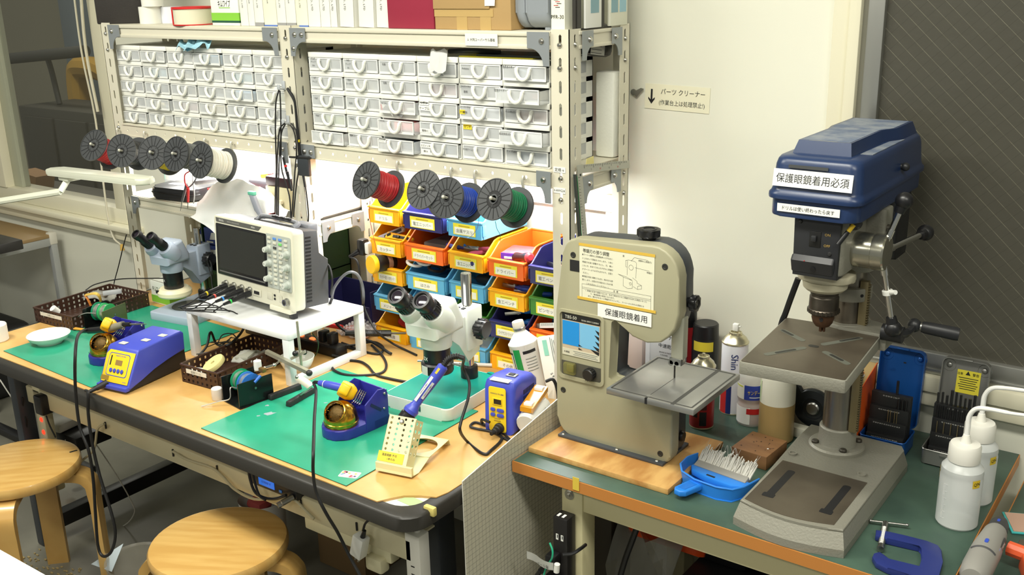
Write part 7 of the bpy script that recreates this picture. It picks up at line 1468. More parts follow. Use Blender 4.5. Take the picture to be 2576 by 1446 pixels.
# ---- cans and bottles behind the saw
GOLDM = mat('can_gold',(206,200,172),.28,.85); CANW = mat('can_white2',(222,224,230),.3)
def can(loc,r,h,body,label,parts,top=None,cap=None,nozzle=False,rz=0):
    t = thing('spray_can',label,'can',loc,rz,'spray cans behind the band saw')
    m = MB(); m.lathe([(0,0),(r * .95,0),(r * .97,.003),(r,.004),(r,h - .003),(r * .98,h)],body,None,32); m.lathe([(r * .94,0),(r * 1.01,.0005),(r * 1.01,.003),(r * .99,.004)],GOLDM,None,32); m.build('body',t)
    if cap:
        m = MB(); m.lathe([(0,h + cap[1]),(r * .85,h + cap[1]),(r * .93,h + cap[1] - .003),(r * .97,h),(r * .97,h - .004),(0,h - .004)],cap[0],None,32); m.build('cap',t)
    else:
        m = MB(); m.lathe([(r * .98,h - .001),(r * 1.03,h),(r * 1.03,h + .003),(r * .95,h + .005),(r * .85,h + .012),(r * .55,h + .020),(r * .48,h + .020),(r * .48,h + .026),(r * .38,h + .027),(r * .34,h + .023),(r * .15,h + .023),(r * .12,h + .032),(0,h + .032)],GOLDM,None,32); m.build('dome',t)
    if nozzle: m = MB(); m.box((0,0,h + .038),(.014,.012,.018),WPLAS,.002); m.cyl((.007,0,h + .040),(.012,0,h + .041),.002,WPLAS); m.build('nozzle',t)
    m = MB()
    for (a0,a1,z0,z1,mm,d_) in parts: wrapq(m,r,a0,a1,z0,z1,mm,d_)
    if parts: m.build('label',t)
    return t
KR = mat('can_red',(190,40,40),.35); KN = mat('can_navy',(34,50,110),.35); DR = mat('can_darkred',(150,26,28),.35)
t = can((-.938,2.005,BZ + .0004),.0285,.150,DR,'dark red spray can without cap under the band saw table',[(250,275,.03,.10,INK,.0004),(285,318,.01,.045,INK,.0004),(285,318,.05,.07,mat('can_blackish',(60,20,20),.4),.0004)],nozzle=False)
m = MB(); m.text('モノ',.035,mat('can_blackish',(60,20,20),.4),frame((.012,-.0265,.10),(.3,-.08,-.95),(.9,.42,.2),(.42,-.9,.1)),fit=.06); m.build('lettering',t)
t = can((-.912,2.122,BZ + .0004),.0315,.178,CANW,'white spray can with a blue word and white nozzle between saw and drill press',[(225,262,.003,.075,KR,.0004),(262,285,.003,.075,KN,.0004),(318,345,.095,.105,mat('can_teal',(20,130,120),.4),.0005)],nozzle=True)
m = MB(); m.text('Shin',.024,KN,frame((.013,-.0292,.138),(0,0,-1),(.91,.41,0),(.41,-.91,0))); m.build('lettering',t)
can((P(1772,870,y=2.185).x,2.19,BZ + .0004),.034,.150,mat('can_black',(30,30,32),.35),'spray can with a wide black cap behind the white one',[(240,330,.12,.145,mat('can_yellow',(220,200,60),.4),.0004)],cap=(BLACK,.036))
can((P(1726,850,y=2.20).x,2.205,BZ + .0004),.025,.165,mat('can_red2',(170,40,44),.35),'tall red can with a black cap half hidden behind the saw guide post',[],cap=(BLACK,.048))
tx_ = P(1674,860,y=2.13).x
t = thing('solvent_tin','white tin of brake cleaner seen through the throat of the band saw','tin',(tx_,2.135,BZ + .0004))
m = MB(); m.prism(rrect(.084,.075,.008),0,.23,mat('tin_white',(206,208,212),.35),None,.002); m.build('tin',t)
m = MB(); M = FRONT(.004,-.0379,.17); m.text('ブレーキ',.012,INK,M @ T(.014,.012,0),fit=.045); m.text('クリーナー',.012,INK,M @ T(.016,-.006,0),fit=.048); m.text('中速乾',.012,INK,M @ T(.012,-.030,0)); m.text('BRAKE & PARTS',.005,INK,M @ T(.014,-.048,0)); m.text('CLEANER',.005,INK,M @ T(.010,-.055,0)); m.box((-.036,-.05,.0003),(.012,.23,.0006),mat('tin_stripe',(228,230,238),.4),M=M); m.build('print',t)
m = MB(); m.box((0,0,.075),(.07,.05,.15),mat('pink_wall_reflection',(206,190,184),.4),.003); tag(m.build('pink_reflection_box',loc=(P(1600,900,y=2.13).x - .02,2.16,BZ + .0004)),'added box coloured as the pink wall reflection behind the band saw column','box')  # added box; its colour stands for a pink reflection on the white wall
PET = clear('bottle_frost',(226,224,216),.5,.25); LIQP = mat('liquid_pink',(190,128,110),.3)
t = thing('adhesive_bottle','clear bottle with pink cap and blue and white label beside the white spray can','bottle',(-.850,2.085,BZ + .0004))
m = MB(); m.lathe([(0,0),(.030,0),(.032,.004),(.032,.050),(.0305,.053),(.0305,.060),(.032,.063),(.032,.105),(.029,.120),(.022,.130),(.018,.134),(.018,.142),(0,.142)],PET,None,32); m.build('body',t)
m = MB(); m.lathe([(0,.004),(.0285,.004),(.0285,.066),(0,.066)],LIQP,None,28); m.build('liquid',t)
m = MB(); m.lathe([(.021,.128),(.0225,.128),(.0225,.150),(.020,.152),(0,.152)],clear('cap_pinkclear',(232,190,192),.55,.2),None,26); m.lathe([(.0,.136),(.019,.136),(.0195,.140),(.019,.146),(0,.146)],mat('cap_pink',(196,60,84),.4),None,24); m.build('cap',t)
m = MB(); wrapq(m,.032,200,290,.006,.048,WHITE,.0004); wrapq(m,.032,262,340,.068,.104,mat('label_blue',(50,70,160),.4),.0005); wrapq(m,.032,200,262,.068,.104,mat('label_white',(226,224,210),.4),.0005); wrapq(m,.032,275,335,.032,.046,KR,.0006); wrapq(m,.032,285,335,.074,.076,WHITE,.0008); wrapq(m,.032,210,255,.098,.101,mat('label_lime',(200,210,60),.4),.0008)
m.text('サンデー',.012,mat('label_gold',(226,200,60),.5),frame((.018,-.0282,.088),(.86,.5,0),(0,0,1),(.5,-.86,0)),fit=.030); m.build('label',t)
t = thing('oil_bottle','frosted bottle half full of amber oil standing behind the wooden block','bottle',(-.767,2.036,BZ + .0004))
m = MB(); m.lathe([(.0394,.092),(.0394,.10),(.0385,.15),(.037,.164),(.032,.171),(.012,.1735),(0,.1725)],mat('frost_white',(224,222,204),.35),None,36); m.build('body',t)
m = MB(); m.lathe([(0,0),(.0375,0),(.040,.004),(.0394,.092),(0,.092)],mat('amber_oil',(168,142,92),.3),None,36); m.build('oil',t)
m = MB(); wrapq(m,.039,195,225,.095,.145,mat('label_green_pale',(200,214,170),.4),.0006); wrapq(m,.039,195,212,.10,.13,mat('label_teal2',(60,130,90),.4),.0009); m.build('label',t)
m = MB(); m.span((-.042,-.05,0),(.042,.05,.032),mat('old_wood',(146,106,66),.7,rgb2=(116,80,50),vscale=18,stretch=(.3,1,1),bump=.3,bscale=60),.0015)
r = random.Random(3)
for i in range(16): m.prism(circ(r.uniform(.001,.0022),8),.032,.0324,mat('wood_pit',(60,42,28),.7),T(r.uniform(-.035,.035),r.uniform(-.042,.042),0))
m.prism(circ(.0022,8),.0322,.0326,WHITE,T(.026,-.012,0)); tag(m.build('wood_block',loc=(-.760,1.925,BZ + .0004),rotz=-4),'brown wooden block with drilled pits beside the blue dustpan','block')
m = MB(); a,b = P(1950,1062,z=BZ + .02),P(2033,1084,z=BZ + .02); m.span((-.055,-.013,0),(.055,.013,.024),mat('foam_bar',(222,220,204),.6),.002); tag(m.build('white_bar',loc=((a.x + b.x) / 2,(a.y + b.y) / 2 + .005,BZ + .0004),rotz=-3),'short white bar lying in front of the silver dial box','bar')
t = thing('dial_box','silver box with two black dials standing behind the drill press column','box',(-.70,2.135,BZ + .0004))
m = MB(); m.span((-.12,-.022,0),(.09,.03,.150),mat('silver_face',(196,190,172),.45),.003); m.span((-.12,-.024,.143),(.09,.03,.151),mat('silver_rim',(180,186,196),.3,.6),.002); m.span((-.05,-.01,.1512),(.085,.028,.153),mat('orange_top',(220,110,40),.5)); m.build('case',t)
for px,py in ((1975,990),(2047,1025)):
    q = P(px,py,y=2.112) - Vector(t.location); m = MB(); M = FRONT(q.x,-.022,q.z); m.lathe([(.047,0),(.047,.006),(.044,.010),(.026,.012),(.024,.008),(.016,.008)],mat('dial_black',(34,38,40),.3),M,36); m.build('dial',t); m = MB(); m.lathe([(.016,.0075),(.016,.010),(.013,.013),(0,.014)],STEEL,M,24); m.build('dial_centre',t)
m = MB(); m.text('NT1000',.007,INK,FRONT(-.078,-.0222,.020)); m.build('lettering',t)
t = thing('orange_folder','orange cardboard folder standing between the drill column and the blue drill case','folder',(-.600,2.095,BZ + .0004),0)
m = MB(); m.prism([(0,0),(.11,0),(.11,.165),(0,.140)],-.0015,.0,mat('orange_card',(226,92,26),.5),SIDE(0,0,0)); m.prism([(0,0),(.11,0),(.11,.163),(0,.138)],-.03,-.0018,mat('card_kraft',(176,150,100),.7),SIDE(0,0,0)); m.build('folder',t); m = MB(); m.box((-.016,.01,.148),(.006,.014,.04),mat('tag_green',(40,140,60),.4),.001); m.box((-.0125,.01,.148),(.001,.006,.03),mat('tag_yellow',(226,210,60),.4)); m.build('divider',t)
# ---- drill index cases
def index(loc,mm,label,full,seed,note=None):
    t = thing('drill_bit_case',label,'case',loc,0,'open drill bit cases')
    W_,Dp,Hb = .098,.085,.034; m = MB()
    def tray(z0,z1,wall):
        o = rrect(W_,Dp,.010,4,0,Dp / 2); i = rrect(W_ - wall * 2,Dp - wall * 2,.009,4,0,Dp / 2); n = len(o)
        return o,i,n
    o,i,n = tray(0,Hb,.0015); m.prism(o,0,.0015,mm); vs = [(x,y,0) for x,y in o] + [(x,y,Hb) for x,y in o] + [(x,y,Hb) for x,y in i] + [(x,y,.0015) for x,y in i]
    m.add(vs,[(a * n + k,a * n + (k + 1) % n,(a + 1) * n + (k + 1) % n,(a + 1) * n + k) for a in range(3) for k in range(n)],mm); m.tube([(x,y,Hb) for x,y in o + o[:1]],.0016,mm,6,0); m.box((0,-.002,Hb - .006),(.022,.005,.004),mm,.001); m.build('tray',t)
    m = MB(); ML = frame((0,Dp + .010,Hb - .002),(1,0,0),(0,.10,.995),(0,-.995,.10)); lh = .180
    o = rrect(W_,lh,.014,4,0,lh / 2); m.prism(o,-.012,-.010,mm,ML); i = rrect(W_ - .004,lh - .004,.012,4,0,lh / 2); n = len(o)
    m.add([(x,y,-.012) for x,y in o] + [(x,y,.004) for x,y in o] + [(x,y,.004) for x,y in i] + [(x,y,-.010) for x,y in i],[(a * n + k,a * n + (k + 1) % n,(a + 1) * n + (k + 1) % n,(a + 1) * n + k) for a in range(3) for k in range(n)],mm,ML)
    for x in (-.036,.036): m.ball((x,lh - .020,-.010),.0065,mm,ML,14,8,(1,1,.6)); m.lathe([(.013,-.0102),(.0135,-.0094),(.0145,-.0102)],mm,ML @ T(x,lh - .02,0),20)
    m.box((0,lh,.002),(.026,.003,.010),mm,.001,ML); m.build('lid',t)
    if note:
        m = MB(); m.box((.006,lh - .052,-.0094),(.048,.052,.0008),mat('caution_yellow',(214,200,60),.5),M=ML); m.prism([(-.005,0),(.005,0),(0,.009)],-.0089,-.0086,INK,ML @ T(.004,lh - .036,0)); m.text('警告',.007,INK,ML @ T(.020,lh - .033,-.0088)); m.text('注意',.006,INK,ML @ T(-.012,lh - .034,-.0088))
        for k in range(6): m.box((.006,lh - .043 - .005 * k,-.0087),(.040 - .004 * (k % 3),.0014,.0003),INK,M=ML)
        m.build('caution_label',t)
    BK_ = mat('index_black',(30,31,32),.5); rr = random.Random(seed); nums = (('51 52 53 54  5 56 57',.0042),('42 41 4 43 44 45 46 47 48 49',.0038),('27 28 29 30 31 32 33 34 35 36 37 38 39',.0036),('10 11 12 13 14 15 16 17 18 19 20 21 22 23 24',.0030))
    for k in range(4):
        zt_ = Hb + .090 - .030 * k; y0 = .040 - .009 * k + .008; m = MB(); ww_ = W_ - .012 - .002 * k
        m.span((-ww_ / 2,y0,.004),(ww_ / 2,y0 + .009 + .004,zt_),BK_,.0008); m.text(nums[k][0],nums[k][1],WHITE,FRONT(0,y0 - .0004,zt_ - .006),fit=ww_ * .9); m.build('bit_rack',t)
    m = MB(); SB_ = mat('bit_steel',(70,70,72),.3,.8); SBB = mat('bit_bright',(190,170,130),.3,.9)
    if full:
        for j in range(9): x = -.038 + .0092 * j; h = rr.uniform(.022,.038); m.cyl((x,.054,Hb + .088),(x,.054,Hb + .088 + h),rr.uniform(.0022,.0034),SB_,n=10)
        for j in range(9): x = -.034 + .0088 * j; m.cyl((x,.045,Hb + .058),(x,.045,Hb + .088),.002,SB_,n=8)
        for j in range(5): x = -.03 + .014 * j; m.cyl((x,.034,Hb + .028),(x,.034,Hb + .056),.0011,SBB,n=8)
    else:
        m.cyl((.010,.054,Hb + .088),(.010,.054,Hb + .122),.003,SB_,n=10)
        for j,x in enumerate((.018,.026,.034)): m.cyl((x,.0445,Hb + .055),(x,.0445,Hb + .084),.0028,SB_,n=8)
        for x in (.0,.005,.014,.019): m.cyl((x,.0345,Hb + .030),(x,.0345,Hb + .058),.001,SBB,n=8)
    m.build('drill_bits',t)
    if not note: m = MB(); m.prism(rrect(.006,.003,.001),-.0098,-.0094,INK,ML @ T(.004,lh - .034,0)); m.text('J-25',.008,mm,ML @ T(-.022,lh - .055,-.0094)); m.build('embossing',t)
IDB = mat('case_blue',(28,84,158),.3,.35); IDS = mat('case_silver',(150,150,146),.32,.7)
index((-.5455,2.088,BZ + .0004),IDB,'open blue drill bit case nearly empty of bits standing by the window',False,2)
index((-.413,2.092,BZ + .0004),IDS,'open silver drill bit case with a yellow caution label standing by the window',True,4,True)
# ---- wash bottles
PE = clear('polyethylene',(224,227,225),.35,.3); PEC = mat('pe_cap',(232,230,220),.4)
def wash(loc,label,rz,liq):
    t = thing('wash_bottle',label,'bottle',loc,rz,'wash bottles at the right end of the work table')
    m = MB(); m.lathe([(0,.003),(.030,.002),(.035,0),(.038,.004),(.0385,.10),(.0375,.105),(.0382,.109),(.0375,.119),(.030,.129),(.0255,.132),(.0255,.138),(0,.138)],PE,None,36); m.build('body',t)
    m = MB(); m.lathe([(.0,.133),(.0285,.133),(.0290,.135),(.0285,.163),(.026,.168),(.010,.170),(.0085,.176),(.006,.186),(0,.186)],PEC,None,32); m.build('cap',t)
    m = MB(); m.tube([(0,0,.170),(0,0,.20),(.001,-.001,.225),(.012,-.004,.243),(.035,-.010,.250),(.070,-.018,.254),(.100,-.024,.259)],[.0048,.0048,.0046,.0044,.0040,.0032,.0016],mat('pe_tube',(234,234,230),.35),10,6); m.build('spout',t)
    m = MB(); wrapq(m,.0384,312,336,.092,.108,mat('tape_yellow',(222,190,50),.5),.0006,4); wrapq(m,.0384,176,190,.088,.112,MATS['tape_yellow'],.0006,3); m.text('QN',.009,INK,frame((.0318,-.0228,.100),(.58,.81,.1),(-.05,0,1),(.81,-.58,0))); m.build('tape_label',t)
    m = MB()
    for i in range(26): wrapq(m,.0386,232,240 if i % 5 else 246,.020 + .0028 * i,.0207 + .0028 * i,mat('scale_line',(250,250,250),.4),.0006,3)
    m.build('scale_marks',t)
wash((-.337,1.878,BZ + .0004),'front white wash bottle with bent spout near the table edge',0,0)
wash((-.335,1.992,BZ + .0004),'rear white wash bottle partly hidden behind the front one',8,0)
# ---- C clamp
CB = mat('clamp_blue',(36,48,112),.4)
t = thing('c_clamp','dark blue C clamp with steel T handle lying on the work table front','clamp',P(2290,1390,z=BZ)); O = Vector(t.location); t.location.x += .008; t.location.z += .0004
ol = [(2193,1329),(2224,1334.5),(2270,1345),(2321,1356.6),(2348.6,1367.6),(2358,1381),(2360,1410),(2352,1437),(2346,1460),(2315,1455),(2278.7,1441),(2220,1426.5),(2192,1412),(2183,1397),(2187,1388),(2201.5,1384),(2214,1392),(2222,1403.5),(2304.5,1423.7),(2308,1400),(2310,1377),(2303,1369),(2220,1353),(2191,1343.7)]
m = MB(); m.prism([tuple((P(x,y,z=BZ + .012) - O)[:2]) for x,y in ol],.0006,.0125,CB,None,.0025,2); m.build('frame',t)
m = MB(); a,b = P(2217,1312,z=BZ + .008) - O,P(2204,1374,z=BZ + .008) - O; a.z = b.z = .0075
m.cyl(a,b,.0055,STEEL,n=16); u = (b - a).normalized()
for i in range(24): m.lathe([(.0058,-.0004),(.0062,0),(.0058,.0004)],STEEL,AXIS(a + (b - a) * (.25 + .028 * i),u),14)
m.lathe([(0,-.004),(.006,-.004),(.0068,.0),(.0064,.004),(0,.005)],STEEL,AXIS(b + u * .001,u),20); m.build('screw',t)
m = MB(); c,d = P(2180,1307,z=BZ + .008) - O,P(2271,1318,z=BZ + .008) - O; c.z = d.z = .0078; m.cyl(c,d,.0026,STEEL,n=12); m.ball(c,.0036,STEEL,n=10,k=6); m.ball(d,.0036,STEEL,n=10,k=6); m.build('tommy_bar',t)
# ---- dustpan and brush
DP = mat('dustpan_blue',(40,128,222),.38)
t = thing('dustpan','bright blue dustpan with a short handle in front of the wooden block','dustpan',(-.782,1.748,BZ + .0004),-6); O = Vector(t.location)
pl_ = [(-.076,.055),(-.080,.02),(-.074,-.015),(-.056,-.037),(-.02,-.047),(.03,-.047),(.06,-.036),(.070,-.01),(.072,.05)]
m = MB(); m.prism(pl_,0,.002,DP); pin = [(x * .965,y * .96 + .0) for x,y in pl_]; n = len(pl_)
hts = [.030,.034,.034,.032,.030,.030,.030,.028,.022]
vs = [(x * .97,y * .97,.001) for x,y in pl_] + [(x * 1.03,y * 1.03,h) for (x,y),h in zip(pl_,hts)] + [(x * .995,y * .995,h) for (x,y),h in zip(pl_,hts)] + [(x * .94,y * .94,.002) for x,y in pl_]
m.add(vs,[(a * n + i,a * n + i + 1,(a + 1) * n + i + 1,(a + 1) * n + i) for a in range(3) for i in range(n - 1)],DP); m.tube([(x * 1.02,y * 1.02,h) for (x,y),h in zip(pl_,hts)],.0022,DP,6,0); m.build('pan',t,50)
m = MB(); m.prism([(-.034,-.042),(-.002,-.048),(-.012,-.092),(-.022,-.100),(-.036,-.098),(-.042,-.088)],.010,.024,DP,None,.004,3); m.prism([(-.030,-.050),(-.010,-.054),(-.018,-.088),(-.034,-.088)],.024,.0246,mat('dustpan_blue_dark',(32,112,205),.4)); m.build('handle',t)  # handle top has an inset in a slightly darker blue
t = thing('hand_brush','blue hand brush with grey white bristles lying in the dustpan','brush',(-.776,1.765,BZ + .006),-7)
m = MB(); m.prism([(-.066,.012),(-.072,-.004),(-.06,-.020),(-.02,-.030),(.04,-.030),(.060,-.018),(.063,.008)],.003,.018,DP,None,.004,2); m.box((-.012,-.022,.0182),(.02,.005,.0008),INK); m.build('handle_block',t)
m = MB(); r = random.Random(9); BR_ = mat('bristle',(206,204,196),.6)
for i in range(34):
    for j in range(4):
        x = -.066 + .0037 * i + r.uniform(-.002,.002); b_ = Vector((x,.004 + .003 * j,.010 + .003 * j)); e_ = b_ + Vector((r.uniform(-.006,.006),.034 + r.uniform(-.006,.008),.022 + r.uniform(-.006,.008))); m.tube([b_,e_],[.0019,.0012],BR_,4,0)
for i in range(14): x = r.uniform(-.07,.06); b_ = Vector((x,.03,.03)); m.tube([b_,b_ + Vector((r.uniform(-.03,.02),.01,.035))],.00035,BR_,3,0)
m.box((-.004,.012,.014),(.124,.018,.012),mat('bristle_root',(150,148,142),.7),.002,R('X',20)); m.build('bristles',t)
# ---- rotary tool and things at the right edge
RT = mat('rotary_grey',(142,140,134),.5); RTD = mat('rotary_dark',(60,60,62),.5)
a,b = P(2448,1450,z=BZ + .026),P(2516,1318,z=BZ + .026); u = (b - a).normalized(); L = (b - a).length
t = thing('rotary_tool','grey rotary tool lying across the right edge of the work table','tool',(a.x,a.y,BZ + .0265)); A = AXIS((0,0,0),(u.x,u.y,0)) 
m = MB(); m.lathe([(0,-.01),(.018,-.008),(.0235,.004),(.0255,.03),(.0255,L * .45),(.023,L * .62),(.0205,L * .80),(.018,L * .84),(0,L * .84)],RT,A,28); m.build('body',t)
m = MB(); m.lathe([(.0182,L * .83),(.0185,L * .86),(.0165,L * .97),(.012,L * 1.04),(.006,L * 1.06),(0,L * 1.06)],RTD,A,22); m.build('nose',t)
up = Vector((0,0,1)); sd = Vector((u.y,-u.x,0)); MB2 = lambda s,ht: frame(Vector((u.x,u.y,0)) * s + up * ht,(u.x,u.y,0),(-u.y,u.x,0),up)
m = MB(); m.prism(rrect(.014,.006,.003),0,.002,mat('tool_blue',(50,80,190),.4),MB2(L * .42,.0245)); m.prism(rrect(.010,.005,.002),0,.002,MATS['tool_blue'],MB2(L * .90,.0165)); m.tube([MB2(L * .30,0) @ Vector((.0,.0255 * math.sin(x),.0255 * math.cos(x))) for x in [i * .22 - .9 for i in range(9)]],.0022,RTD,6,3)
v2 = (up * .35 + sd * .94).normalized(); Mx = frame(Vector((u.x,u.y,0)) * L * .50 + v2 * .0236,(u.x,u.y,0),v2.cross(Vector((u.x,u.y,0))),v2); m.box((.01,0,0),(.05,.010,.002),RTD,.0008,Mx); m.box((-.024,0,.0004),(.010,.010,.002),mat('tool_orange',(220,90,40),.4),.0008,Mx); m.box((-.012,0,.0006),(.010,.010,.002),mat('tool_lilac',(130,140,200),.4),.0008,Mx); m.text('DREMEL',.006,WHITE,Mx @ T(.012,0,.0012)); m.build('trim',t)
OZ2 = .6724; ORG = mat('clamp_orange',(226,96,56),.4)
q = P(2545,1408,z=OZ2 + .03)
t = thing('orange_clamp','orange bar clamp with grey jaws lying at the right edge of the picture','clamp',(q.x + .012,q.y,OZ2 + .0006),20)
m = MB(); m.prism(rrect(.05,.09,.016,4,.03,-.01),0,.045,ORG,None,.008,3); m.tube([(-.012,.035,.035),(.02,.015,.035),(.05,.0,.03)],.014,ORG,10,4); m.build('body',t)
m = MB(); m.box((.012,.062,.030),(.05,.026,.012),mat('clamp_grey',(96,86,74),.5,.3),.003,R('Z',-20)); m.box((.02,.05,.038),(.036,.016,.012),MATS['clamp_grey'],.003,R('Z',-30)); m.build('jaw',t)
m = MB(); m.box((.026,.012,.046),(.03,.03,.002),WHITE,.0006,R('Z',-25)); m.build('label',t)
m = MB(); q = P(2540,1340,z=OZ2); m.span((-.01,-.02,0),(.09,.06,.003),mat('ruler_teal',(70,180,180),.3),.0006); m.span((-.006,-.016,.003),(.08,.056,.0045),mat('card_rose',(196,160,140),.5)); tag(m.build('teal_ruler',loc=(q.x + .005,q.y + .02,OZ2 + .0006),rotz=24),'teal edged plate lying under the clear cover at the right edge','plate')
m = MB(); prof = [(.052,0),(.053,.002),(.050,.03),(.045,.060),(.034,.078),(.015,.084),(0,.085)]; m.lathe(prof,clear('clear_dome',(220,222,218),.82,.08),T(0,0,0),36); q = P(2590,1390,z=OZ2); tag(m.build('clear_cover',loc=(q.x + .035,q.y + .12,OZ2 + .008)),'clear plastic dome over the plate at the right edge','cover')
# ================================================================ under the tables
LEDR = mat('led_red',(255,40,20),.3,emit=3.); PSC = mat('strip_cream',(206,200,166),.45); PSW = mat('strip_white',(214,212,202),.45)
# cream strip with red lamps hanging on the desk front at the left
a = P(88,975,y=1.40); b = P(112,1110,y=1.40); u = (b - a).normalized()
t = thing('power_strip','cream power strip with red lamps hanging below the desk at the left','power strip',a)
Mv = frame((0,0,0),(1,0,0),-u,u.cross(Vector((1,0,0))) * 1)
m = MB(); m.prism(rrect(.046,.36,.012,4,0,-.17),-.03,0,PSC,frame((0,0,0),(1,0,0),-u,(Vector((1,0,0)).cross(-u))),.004,2); m.build('housing',t)
F0 = frame((0,0,0),(1,0,0),-u,Vector((1,0,0)).cross(-u))
for i in range(5): m = MB(); m.prism(circ(.007,14),0,.003,LEDR,F0 @ T(.006,-.062 - .042 * i,.0),.001); m.build('lamp',t)
m = MB(); m.box((.045,-.04,.0),(.042,.062,.05),BLACK,.006,F0); m.build('adapter',t)
m = MB(); m.box((0,0,.014),(.10,.11,.028),PSW,.006); q = P(160,1060,y=1.50); tag(m.build('white_router',loc=(q.x,1.50,q.z - .01),rotz=8),'white network box hanging under the desk at the left','device')
m = MB(); m.box((0,0,0),(.16,.12,.045),mat('device_black',(24,24,26),.35),.003); m.prism(circ(.002,8),0,.0008,WHITE,FRONT(.02,-.0605,.005)); tag(m.build('black_device',loc=(q.x + .05,1.52,q.z - .0345)),'black device box under the white network box','device')
m = MB(); m.prism(circ(.008,12),0,.004,LEDR,FRONT(0,-.0,0)); m.box((0,.012,0),(.03,.022,.024),BLACK,.003); tag(m.build('lit_switch',loc=P(168,1204,y=1.62)),'small lit red switch low under the desk behind the left stool','switch')
def ucab(pts,label,r=.003,c=None,ys=1.385): cable([P(a_,b_,y=ys) if len(p_) == 2 else P(a_,b_,y=p_[2]) for p_ in pts for a_,b_ in [p_[:2]]],label,r,c or MATS['cord_cream'],'cable','cable',8,5)
mat('cord_cream',(178,170,140),.5); mat('cord_white',(206,204,196),.5)
ucab([(262,1066),(245,1080),(236,1130),(205,1160),(200,1175)],'beige cable bending down behind the left cord loop',.0035)
ucab([(435,1135),(470,1155),(530,1175),(560,1198),(590,1230),(640,1255),(700,1252),(740,1258),(765,1280),(790,1305)],'beige cable tied along the cream rail under the desk front',.0035)
ucab([(205,1070),(240,1115),(290,1190),(330,1260),(338,1290),(315,1320),(270,1335),(180,1365)],'thin white cable trailing to the floor under the desk',.0022,MATS['cord_white'],1.6)
ucab([(0,955),(30,1000),(56,1030)],'thin grey cable at the left edge under the desk',.0022,MATS['cord_white'],1.42)
ucab([(57,1000),(58,1035),(66,1060),(67,1100)],'thin black cable behind the cream power strip',.0025,RUBBER,1.39)
ucab([(116,1045),(125,1070),(140,1100)],'thin black adapter cable under the desk at the left',.0025,RUBBER,1.39)
ucab([(625,1170),(628,1200),(640,1235),(660,1250),(690,1255),(720,1245)],'black meter lead under the middle of the desk front',.0035,RUBBER,1.37)
ucab([(632,1172),(640,1210),(652,1245),(668,1258)],'second black meter lead under the middle of the desk front',.003,RUBBER,1.36)
m = MB()
for px,py in ((265,1068),(435,1137),(546,1178),(757,1265),(897,1322)):
    q = P(px,py,y=1.398); m.cyl(q + Vector((0,0,.008)),q - Vector((0,0,.012)),.0025,RUBBER)
tag(m.build('cable_ties'),'small black ties along the cream rail under the desk front','tie',kind='stuff')
a,b = P(625,1190,y=1.385),P(745,1235,y=1.385)
t = thing('bench_meter','black panel meter with a blue display hung under the desk front','meter',((a.x + b.x) / 2,1.385,(a.z + b.z) / 2 - .004))
m = MB(); m.span((-.085,0,-.024),(.085,.05,.026),mat('meter_black',(30,31,34),.4),.004); m.build('housing',t)
m = MB(); m.box((-.02,-.0006,-.004),(.056,.0012,.022),mat('display_blue',(40,110,220),.3,emit=.5)); m.text('0.0000 V',.009,mat('display_text',(20,40,110),.4),FRONT(-.02,-.0014,-.004),fit=.05); m.build('display',t)
for x,z in ((-.07,.014),(-.055,.014),(.03,.016),(.05,.012),(.03,-.012)): m = MB(); m.box((x,-.001,z),(.010,.002,.007),mat('meter_button',(70,130,210),.4),.0006); m.build('button',t)
m = MB(); m.cyl((.062,-.002,-.022),(.05,-.03,-.030),.007,STEEL); m.cyl((.075,-.002,-.012),(.066,-.03,-.018),.007,STEEL); m.build('connector',t)
a,b = P(800,1305,y=1.44),P(1000,1372,y=1.44)
t = thing('power_strip','long cream power strip under the right end of the cream rail','power strip',((a.x + b.x) / 2,1.428,(a.z + b.z) / 2 - .004))
m = MB(); w_ = (b.x - a.x) / 2 + .01; m.span((-w_,-.022,-.016),(w_,.008,.018),PSC,.004); m.build('housing',t); m = MB(); m.box((w_ * .72,-.026,-.022),(.05,.03,.036),PSC,.006); m.build('plug',t)
a = P(905,1372,y=1.37)
t = thing('usb_charger','white usb charger block dangling below the desk with its black plug','charger',a,0,None,(0,16,0))
m = MB(); m.span((-.016,-.013,-.028),(.016,.013,.028),WPLAS,.003); m.build('block',t); m = MB(); m.span((-.006,-.003,-.044),(-.003,.003,-.028),STEEL); m.span((.003,-.003,-.044),(.006,.003,-.028),STEEL); m.build('prong',t); m = MB(); m.cyl((.004,0,.028),(.006,0,.048),.006,BLACK,.004); m.build('cable_plug',t)
ucab([(913,1335),(920,1315),(940,1300),(958,1292)],'thin black cable feeding the white charger',.0028,RUBBER,1.37)
ucab([(972,1375),(975,1395),(988,1405),(1000,1395),(1005,1372)],'white cable loop below the long cream strip',.0035,MATS['cord_white'],1.43)
a = P(1062,1322,y=1.435)
t = thing('power_strip','upright white power strip beside the dark desk leg','power strip',(a.x,1.418,a.z))
m = MB(); m.span((-.022,-.018,-.45),(.020,.016,-.006),PSW,.003); m.build('housing',t); m = MB()
for z in (-.085,-.105,-.19,-.21): m.box((-.002,-.0184,z),(.010,.0008,.0025),INK)
m.build('sockets',t); m = MB(); m.cyl((0,0,-.008),(-.004,.01,.028),.007,PSW); m.build('cord',t)
m = MB(); m.box((0,0,.09),(.11,.14,.18),mat('box_beige',(196,190,162),.5),.003); m.box((.035,-.0705,.12),(.03,.001,.01),mat('print_pale',(190,190,184),.5)); m.box((.05,-.0705,.05),(.02,.001,.02),INK); tag(m.build('beige_unit',loc=(-1.282,1.74,.0005)),'beige boxy unit on the floor behind the dark desk leg','unit')
